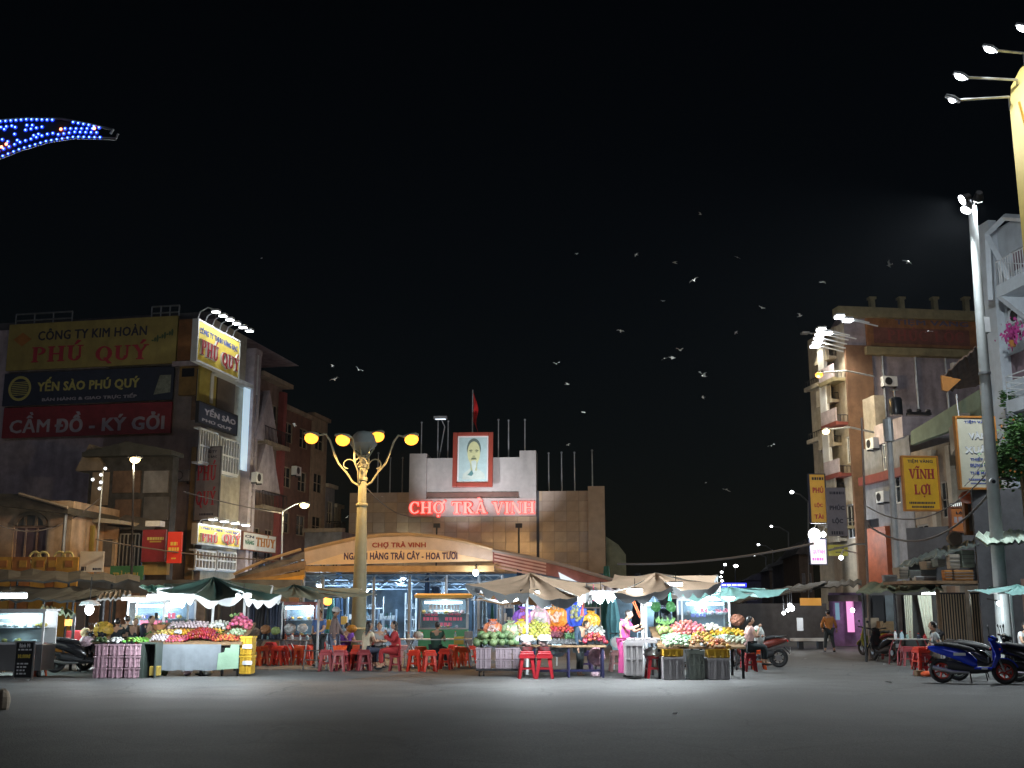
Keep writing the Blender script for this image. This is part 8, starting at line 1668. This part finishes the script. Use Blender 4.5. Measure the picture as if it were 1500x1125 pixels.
    if helmet is None: obj('hair', hm, M_hair, t, smooth=True)
    else:
        obj('helmet', MB().ell(hd + Vector((0, 0, .016 * H)) - fwd * .008 * H, .066 * H, .074 * H, .07 * H, 16, 10).box(hd.x - .04 * H, hd.x + .04 * H, hd.y - .09 * H, hd.y - .05 * H, hd.z + .01 * H, hd.z + .02 * H), helmet, t, smooth=True); obj('hair', hm, M_hair, t, smooth=True)
    if cap: obj('cap', MB().ell(hd + Vector((0, 0, .03 * H)), .060 * H, .068 * H, .058 * H, 14, 8).ell(hd + fwd * .065 * H + Vector((0, 0, .025 * H)), .04 * H, .04 * H, .006 * H, 12, 5), cap, t, smooth=True)
    g = .012 * H; q = .55 if sleeve == 'short' else 1.0
    sk = ['spi', 'pel', 'che', 'sL', 'sR', 'mL', 'mR'] if sleeve == 'short' else ['spi', 'pel', 'che', 'sL', 'sR', 'eL', 'eR', 'mL', 'mR']
    V_['mL'] = V_['sL'].lerp(V_['eL'], .6) if sleeve == 'short' else V_['eL'].lerp(V_['wL'], .92); V_['mR'] = V_['sR'].lerp(V_['eR'], .6) if sleeve == 'short' else V_['eR'].lerp(V_['wR'], .92); rad['mL'] = rad['mR'] = .031 if sleeve == 'short' else .021
    ed = [('spi', 'pel'), ('spi', 'che'), ('che', 'sL'), ('che', 'sR')] + ([('sL', 'mL'), ('sR', 'mR')] if sleeve == 'short' else [('sL', 'eL'), ('sR', 'eR'), ('eL', 'mL'), ('eR', 'mR')])
    m_ = build(sk, ed, g); m_.materials.clear(); m_.materials.append(shirt); o = obj('shirt', m_, parent=t)
    V_['nL'] = V_['kL'].lerp(V_['aL'], .85); V_['nR'] = V_['kR'].lerp(V_['aR'], .85); rad['nL'] = rad['nR'] = .027
    m_ = build(['pel', 'hL', 'hR', 'kL', 'kR', 'nL', 'nR'], [('pel', 'hL'), ('pel', 'hR'), ('hL', 'kL'), ('hR', 'kR'), ('kL', 'nL'), ('kR', 'nR')], g * .8); m_.materials.clear(); m_.materials.append(legs_m); obj('trousers', m_, parent=t)
    if skirt:
        mb = MB(); vs = []; top_, n_ = V_['pel'] + Vector((0, 0, .05 * H)), 18; bt_ = (V_['kL'] + V_['kR']) / 2 if skirt[0] == 'knee' else (V_['aL'] + V_['aR']) / 2 + Vector((0, 0, .02 * H)); hips = V_['pel'] - Vector((0, 0, .05 * H))
        for c_, rx, ry in ((top_, .095, .07), (hips, .115, .085), (hips.lerp(bt_, .5), .12, .09), (bt_, .125, .10)):
            for k in range(n_): a = 2 * math.pi * k / n_; q_ = 1 + .06 * math.sin(k * 2.4); vs.append(c_ + Vector((rx * H * math.cos(a) * q_, ry * H * math.sin(a) * q_, 0)))
        mb.add(vs, [(j * n_ + k, j * n_ + (k + 1) % n_, (j + 1) * n_ + (k + 1) % n_, (j + 1) * n_ + k) for j in range(3) for k in range(n_)]); obj('skirt', mb, skirt[1], t, smooth=True)
    for s in 'LR':
        a, b = V_['a' + s], V_['t' + s]; obj('shoe', MB().ell((a + b) / 2 + Vector((0, 0, -.012 * H)), .03 * H, .072 * H, .022 * H, 10, 6), shoes or M_black, t, smooth=True)
    return t
def sit(**k):   # seated facing -y on a 0.45-0.5 m seat; heights in body fractions
    J = dict(pel=(0, .02, .31), spi=(0, .01, .41), che=(0, -.01, .53), nek=(0, -.015, .62), hb=(0, -.02, .65), sL=(.105, -.01, .59), sR=(-.105, -.01, .59), eL=(.13, -.07, .45), eR=(-.13, -.07, .45), wL=(.06, -.2, .46), wR=(-.06, -.2, .46),
             hL=(.055, 0, .30), hR=(-.055, 0, .30), kL=(.075, -.24, .30), kR=(-.075, -.24, .30), aL=(.08, -.23, .045), aR=(-.08, -.23, .045), tL=(.085, -.32, .02), tR=(-.085, -.32, .02)); J.update(k); return J
cl_ = lambda n_, c: mat('cloth_' + n_, c, .85, var=.12, scale=8)
Y = YR + 1.1; person('woman in a bright pink patterned dress reaching up beside the white pole', X(915, Y), Y, 62, 1.62, dict(eR=(-.12, -.13, .70), wR=(-.06, -.26, .76), eL=(.12, -.12, .66), wL=(.05, -.24, .70), nek=(0, -.02, .83), hb=(0, -.045, .86), look=(0, -.03, .05), aL=(.05, .02, .045), aR=(-.05, -.02, .045)), cl_('pink', (.52, .07, .24)), cl_('pink', (.52, .07, .24)), skirt=('ankle', cl_('pink', (.52, .07, .24))), longhair=False)
Y = gy(955); person('man in an orange brown shirt and dark trousers walking at the street mouth', X(1214, Y), Y, 185, 1.62, dict(kL=(.08, -.06, .275), aL=(.11, -.02, .045), tL=(.12, -.1, .02), kR=(-.06, .02, .275), aR=(-.085, .07, .05), tR=(-.09, -.01, .02), eL=(.17, -.01, .66), wL=(.14, -.06, .55), eR=(-.17, 0, .66), wR=(-.19, -.03, .54)), cl_('orange_brown', (.50, .20, .05)), cl_('dark', (.03, .04, .045)), sleeve='long')
person('standing man in a white cap and dark patterned shirt by the tables', X(490, 31.2), 31.2, 95, 1.66, dict(eL=(.12, -.07, .65), wL=(.1, -.16, .55)), cl_('brown_check', (.16, .11, .10)), cl_('bluegrey', (.14, .17, .24)), cap=cl_('white', (.75, .75, .75)), sleeve='long')
person('seated woman with long black hair in a beige top, back turned', X(539, 31.0), 31.0, 200 - 70, 1.56, sit(), cl_('beige', (.66, .58, .42)), cl_('navy', (.03, .04, .07)), longhair=True, z=.05)
person('seated woman in a long dark red dress eating at the table', X(580, 30.6), 30.6, -82, 1.60, sit(wR=(-.05, -.15, .58), eR=(-.12, -.1, .47), wL=(.04, -.2, .55)), cl_('darkred', (.40, .03, .035)), cl_('darkred', (.40, .03, .035)), sleeve='long', longhair=True, z=.05, skirt=None)
person('seated person in grey facing us between the two women', X(556, 32.2), 32.2, 5, 1.55, sit(), cl_('grey', (.35, .34, .33)), cl_('dark', (.03, .04, .045)), z=.03)
person('seated person in purple with an orange tub behind the man in the cap', X(508, 32.0), 32.0, 160, 1.55, sit(), cl_('purple', (.18, .06, .35)), cl_('dark', (.03, .04, .045)), z=.03)
person('woman vendor in a dark jacket over a blue top holding a phone', X(216, 30.6), 30.6, 55, 1.62, dict(che=(0, -.03, .72), nek=(0, -.06, .81), hb=(0, -.08, .84), look=(0, -.03, .055), eL=(.13, -.1, .64), wL=(.05, -.23, .70), eR=(-.13, -.08, .63), wR=(-.04, -.2, .62)), cl_('jacket', (.025, .03, .05)), cl_('dark', (.03, .04, .045)), sleeve='long', z=-.12)
tag(obj('phone', MB().box(-.04, .04, -.008, .008, -.08, .08), M_black, loc=(X(229, 30.3), 30.25, Z(902, 30.3))), 'black phone held up by the vendor in the dark jacket', 'phone')
person('woman in black looking down left of the vendor in the dark jacket', X(198, 30.9), 30.9, 20, 1.55, dict(nek=(0, -.05, .80), hb=(0, -.07, .83), look=(0, -.04, .05)), cl_('dark', (.03, .04, .045)), cl_('dark', (.03, .04, .045)), z=-.1)
person('dark haired person in the shade behind the centre pink crates', X(186, 31.2), 31.2, 170, 1.5, {}, cl_('dark', (.03, .04, .045)), cl_('dark', (.03, .04, .045)), z=-.05)
person('person seen from behind right of the orange pumpkin bag', X(172, 30.8), 30.8, 190, 1.5, {}, cl_('dark', (.03, .04, .045)), cl_('dark', (.03, .04, .045)), z=-.12)
person('vendor with black hair crouched among the fruit behind the red apples', X(849, 28.6), 28.6, 65, 1.5, dict(nek=(0, -.07, .78), hb=(0, -.10, .80), look=(0, -.03, .05)), cl_('navyblue', (.03, .06, .10)), cl_('dark', (.03, .04, .045)), z=-.05, sleeve='long')
person('vendor half hidden beside the far left glass cart in dark blue', X(12, 30.2), 30.2, 120, 1.55, {}, cl_('navyblue', (.03, .06, .10)), cl_('dark', (.03, .04, .045)), sleeve='long', z=-.1)
Y = 30.3; person('seated woman in a pale pink top by the white shopping bag', X(1097, Y), Y, 95, 1.62, sit(wR=(-.03, -.16, .60), eR=(-.12, -.08, .46)), cl_('palepink', (.60, .38, .35)), cl_('dark', (.03, .04, .045)), z=.16)
person('seated man in a grey shirt leaning back beside the blue scooter', X(1369, 28.6), 28.6, -105, 1.68, sit(wL=(.12, .1, .33), eL=(.15, .04, .44), wR=(-.12, -.16, .33)), cl_('lightgrey', (.42, .46, .46)), mat('cloth_khaki', (.30, .27, .22), .85, var=.1), z=.0)
person('person in white behind the dark scooters at the right edge', X(1500, 29.5), 29.5, 20, 1.6, sit(), cl_('white', (.75, .75, .75)), cl_('dark', (.03, .04, .045)), z=.05)
person('seated diner in dark green at the table behind the red stools', X(640, 32.6), 32.6, 160, 1.58, sit(), cl_('darkgreen', (.05, .12, .09)), cl_('dark', (.03, .04, .045)), z=.03)
person('standing vendor in a blue apron beside the lit drinks kiosk', X(468, 33.4), 33.4, -20, 1.6, dict(eL=(.13, -.08, .64), wL=(.07, -.2, .6)), cl_('apron', (.08, .16, .4)), cl_('dark', (.03, .04, .045)))
# hidden stools under the seated figures
for px, Y, m, lb in ((539, 31.05, C_pk, 'pink stool the woman in beige sits on'), (580, 30.65, C_mar, 'maroon stool under the woman in the dark red dress'), (556, 32.25, C_mar, 'stool under the person in grey between the women'), (508, 32.0, C_dr, 'stool under the person in purple'), (1369, 28.7, C_dr, 'stool under the man in the grey shirt'), (1097, 30.4, C_dr, 'stool under the woman in pale pink')):
    o = copy_tree(proto, kids=kids0); o.location = (X(px, Y), Y, 0); o['label'] = lb; o['group'] = 'plastic stools around the tables'; o.scale = (.85, .85, .85)
    for ch_ in o.children:
        key = (ch_.data.name, m.name)
        if key not in SM: SM[key] = ch_.data.copy(); SM[key].materials[0] = m
        ch_.data = SM[key]
lump('basket', 'orange round basket on the lap left of the woman in beige', 'basket', 515, 921, 31.6, .15, .11, F('orange', (.75, .36, .03)), jit=.03)

# ================================================================ MOTORBIKES (local x = forward)
def bike(label, x, y, rz, m_body, m_rim, m_seat=None, m2=None, group='motorbikes parked round the market', sporty=False, scale=1.0, front_box=False):
    t = thing('motorbike', label, 'motorbike', (x, y, 0), R(rz), group); t.scale = (scale,) * 3; m_seat = m_seat or M_black; m2 = m2 or m_body; r = .265
    for wx in (-.62, .66):
        w = thing('wheel', '', '', (wx, 0, r)); del w['label']; del w['category']; w.parent = t
        obj('tyre', MB().torus((0, 0, 0), r - .05, .05, 28, 8), M_black, w, smooth=True); rim = MB().torus((0, 0, 0), r - .1, .018, 24, 6)
        for k in range(6): a = k * math.pi / 3 + .2; rim.tube([(math.cos(a) * .04, 0, math.sin(a) * .04), (math.cos(a + .15) * (r - .1), 0, math.sin(a + .15) * (r - .1))], .016, 5)
        rim.cyl((0, -.05, 0), (0, .05, 0), .045, n=10); obj('rim', rim, m_rim, w); obj('brake_disc', MB().cyl((0, .052, 0), (0, .058, 0), .09, n=16), M_steel, w)
    obj('tail_body', MB().loft([(-.88, .76, .03, .03), (-.78, .74, .09, .07), (-.55, .70, .125, .11), (-.25, .62, .13, .14), (0, .50, .12, .15), (.12, .42, .09, .1)], 14), m_body, t, smooth=True)
    obj('under_body', MB().loft([(-.5, .40, .08, .10), (-.3, .36, .12, .12), (0, .30, .13, .09), (.3, .30, .12, .07), (.42, .38, .09, .06)], 12), M_iron, t, smooth=True)
    obj('floorboard', MB().box(.05, .42, -.15, .15, .31, .36), m2, t, bevel=.02)
    obj('leg_shield', MB().add([v for v in [(.40, -.19, .34), (.40, .19, .34), (.47, .13, .34), (.47, -.13, .34), (.50, -.21, .62), (.50, .21, .62), (.62, .12, .60), (.62, -.12, .60), (.40, -.15, .93), (.40, .15, .93), (.52, .08, .95), (.52, -.08, .95)]],
        [(3, 2, 1, 0), (0, 1, 5, 4), (1, 2, 6, 5), (2, 3, 7, 6), (3, 0, 4, 7), (4, 5, 9, 8), (5, 6, 10, 9), (6, 7, 11, 10), (7, 4, 8, 11), (8, 9, 10, 11)]), m_body, t, bevel=.025, smooth=True)
    obj('front_nose', MB().loft([(.44, .70, .10, .22), (.54, .72, .10, .18), (.60, .76, .07, .10), (.66, .72, .02, .03)], 12), m2, t, smooth=True)
    obj('front_fender', MB().prism([(.66 + .30 * math.cos(R(a)), r + .30 * math.sin(R(a))) for a in range(20, 141, 15)] + [(.66 + .275 * math.cos(R(a)), r + .275 * math.sin(R(a))) for a in range(140, 19, -15)][::1], -.065, .065), m_body, t)
    obj('fork', MB().cyl((.66, -.075, r), (.50, -.075, .72), .022, n=8).cyl((.66, .075, r), (.50, .075, .72), .022, n=8), M_steel, t, kind='stuff')
    obj('seat', MB().loft([(-.74, .83, .08, .03), (-.55, .845, .12, .05), (-.25, .80, .13, .055), (.0, .74, .11, .05), (.1, .70, .06, .03)], 12), m_seat, t, smooth=True)
    obj('handlebar', MB().tube([(.40, -.33, 1.02), (.44, -.14, .99), (.46, 0, .97), (.44, .14, .99), (.40, .33, 1.02)], .018, 7), M_iron, t); obj('handle_cover', MB().loft([(.38, .96, .10, .05), (.46, .97, .15, .07), (.54, .96, .09, .04)], 12), m_body, t, smooth=True)
    obj('headlight', MB().ell((.56, 0, .95), .03, .08, .05, 10, 6), M_pane, t, smooth=True)
    for s in (-1, 1):
        mr = obj('mirror', MB().tube([(.41, s * .2, 1.02), (.40, s * .28, 1.2)], .008, 5).ell((.39, s * .30, 1.22), .015, .055, .04, 10, 6), M_iron, t); obj('grip', MB().cyl((.405, s * .24, 1.01), (.398, s * .35, 1.02), .024, n=8), M_black, t); obj('turn_signal', MB().ell((.60, s * .1, .74), .02, .035, .02, 8, 5), C_or, t)
    obj('tail_light', MB().ell((-.89, 0, .73), .025, .07, .035, 10, 6), mat('tail_red', (.45, .02, .02), .25, var=0), t); obj('rear_fender', MB().prism([(-.80, .58), (-.95, .38), (-.93, .37), (-.76, .56)], -.06, .06), M_black, t)
    obj('number_plate', MB().box(-.955, -.95, -.09, .09, .44, .56), P_wht, t, rot=(0, R(0), 0)); obj('exhaust', MB().tube([(-.05, -.12, .24), (-.4, -.15, .25), (-.8, -.17, .34)], [.025, .045, .05], 10), M_steel, t); obj('kick_stand', MB().tube([(-.05, .12, .28), (-.02, .26, .0)], .014, 6), M_iron, t)
    obj('grab_rail', MB().tube([(-.55, -.12, .84), (-.8, -.11, .88), (-.86, 0, .89), (-.8, .11, .88), (-.55, .12, .84)], .014, 6), M_steel, t)
    return t
M_bblue = mat('scooter_blue', (.015, .05, .60), .22, .2, var=.06, coat=.6); M_bblk = mat('bike_black', (.02, .02, .024), .22, .1, var=.05, coat=.5); M_rr = mat('rim_red', (.55, .05, .03), .4, .3, var=0); M_bgrey = mat('bike_darkblue', (.03, .04, .08), .25, .2, var=.05, coat=.5)
Y = gy(1002)
b1 = bike('bright blue scooter with red wheel rims parked at the right', X(1421, Y), Y + .1, -22, M_bblue, M_rr, m2=M_bblue)
obj('white_panel', MB().box(-.35, -.1, -.148, -.140, .60, .66).box(.2, .32, -.16, -.152, .315, .35), M_white, b1)
bike('black scooter with pale rims behind the blue one at the right edge', X(1478, Y - .4), gy(998), -28, M_bblk, mat('rim_pale', (.5, .55, .5), .4, .5, var=0))
bike('second dark scooter standing behind the blue scooter', X(1440, 27.4), 27.4, -35, M_bgrey, M_iron)
bike('dark scooter cut off by the right picture edge', X(1512, 25.0), 25.0, -30, M_bblk, M_rr)
Y = gy(968); bike('black motorbike with its rear wheel toward us near the right table', X(1292, Y), Y, 100, M_bblk, M_iron, mat('dark_red_seat', (.25, .03, .03), .5))
Y = gy(961); bike('motorbike with an olive yellow covered wheel left of the black one', X(1279, Y), Y, 110, mat('bike_olive', (.30, .27, .04), .4, .1, var=.1), M_iron)
bike('red brown motorbike whose rear wheel shows beside the orange stool', X(1126, 31), gy(978) + .3, 165, mat('bike_brown', (.16, .03, .02), .3, .1, var=.05, coat=.5), M_iron)
bike('dark motorbike nose left between the menu board and the pink crates', X(96, 28.8), gy(986) + .4, 15, M_bblk, M_iron)
bike('navy motorbike directly behind the left pink crate stack', X(122, 29), gy(985) + .9, 165, M_bgrey, M_iron)
bike('black motorbike with red trim behind the two dark left ones', X(104, 30), 30.6, 10, mat('bike_darkred', (.12, .02, .02), .3, .1, var=.05, coat=.5), M_iron)

# ================================================================ BIRDS
birds = [(1026, 314, 8), (932, 373, 10), (988, 384, 12), (1016, 411, 14), (1303, 388, 14), (1330, 384, 13), (1206, 413, 13), (1116, 451, 9), (1172, 463, 12), (1078, 487, 8), (1360, 485, 10), (909, 485, 11), (996, 513, 12), (985, 524, 16), (973, 525, 8), (971, 441, 6), (1031, 551, 14), (1030, 582, 9), (1025, 545, 8), (831, 563, 12), (815, 533, 9), (855, 604, 9), (487, 535, 10), (490, 556, 13), (525, 542, 11), (431, 622, 12), (1064, 717, 11), (1130, 653, 9), (832, 652, 7), (1034, 707, 6), (383, 378, 6), (508, 758, 7), (845, 372, 5), (1080, 377, 8), (560, 727, 4)]
def bird_mesh(v):
    mb = MB(); mb.ell((0, 0, 0), .045, .12, .04, 8, 6); mb.ell((0, -.12, .015), .025, .03, .025, 6, 5); mb.add([(-.015, .1, 0), (.015, .1, 0), (.05, .21, .0), (0, .17, 0), (-.05, .21, 0)], [(0, 1, 2, 3, 4)])
    u = (.14, .02, -.05, .08)[v]
    for s in (-1, 1):
        mb.add([(s * .03, -.05, .02), (s * .03, .06, .01), (s * .15, .04, u * .8), (s * .16, -.07, u * .8), (s * .33, .07, u * .9 - .03), (s * .27, .06, u)], [(0, 1, 2, 3) if s > 0 else (3, 2, 1, 0), (3, 2, 5, 4) if s > 0 else (4, 5, 2, 3)])
    return mb.mesh('bird', mat('pale_feather', (.88, .85, .80), .7, var=.15, scale=20))
bm = [bird_mesh(v) for v in range(4)]; rnd = random.Random(12)
for i, (px, py, s) in enumerate(birds):
    Yb = rnd.uniform(26, 40); q = at(px, py, Yb); o = obj('bird', bm[i % 4], loc=q, rot=(rnd.uniform(-.5, .5), rnd.uniform(-.6, .6), rnd.uniform(0, 6.3))); k = s / 1638 * Yb / .6 * 1.15; o.scale = (k, k, k)
    tag(o, 'small pale swallow flying in the black night sky', 'bird', 'swallows in the night sky')

# ================================================================ NIGHT AIR
hz = obj('haze', MB().box(-75, 75, -4, 330, -1.2, 32), None, kind='stuff')
vm = bpy.data.materials.new('haze_volume'); vm.use_nodes = True; vn = vm.node_tree; vn.nodes.clear()
vo = vn.nodes.new('ShaderNodeOutputMaterial'); vp = vn.nodes.new('ShaderNodeVolumePrincipled'); vp.inputs['Density'].default_value = .00010; vp.inputs['Anisotropy'].default_value = .55
vp.inputs['Color'].default_value = (.85, .9, 1, 1); vn.links.new(vp.outputs[0], vo.inputs['Volume']); hz.data.materials.append(vm)
sc.cycles.volume_step_rate = 4; sc.cycles.volume_max_steps = 64; sc.cycles.volume_bounces = 0
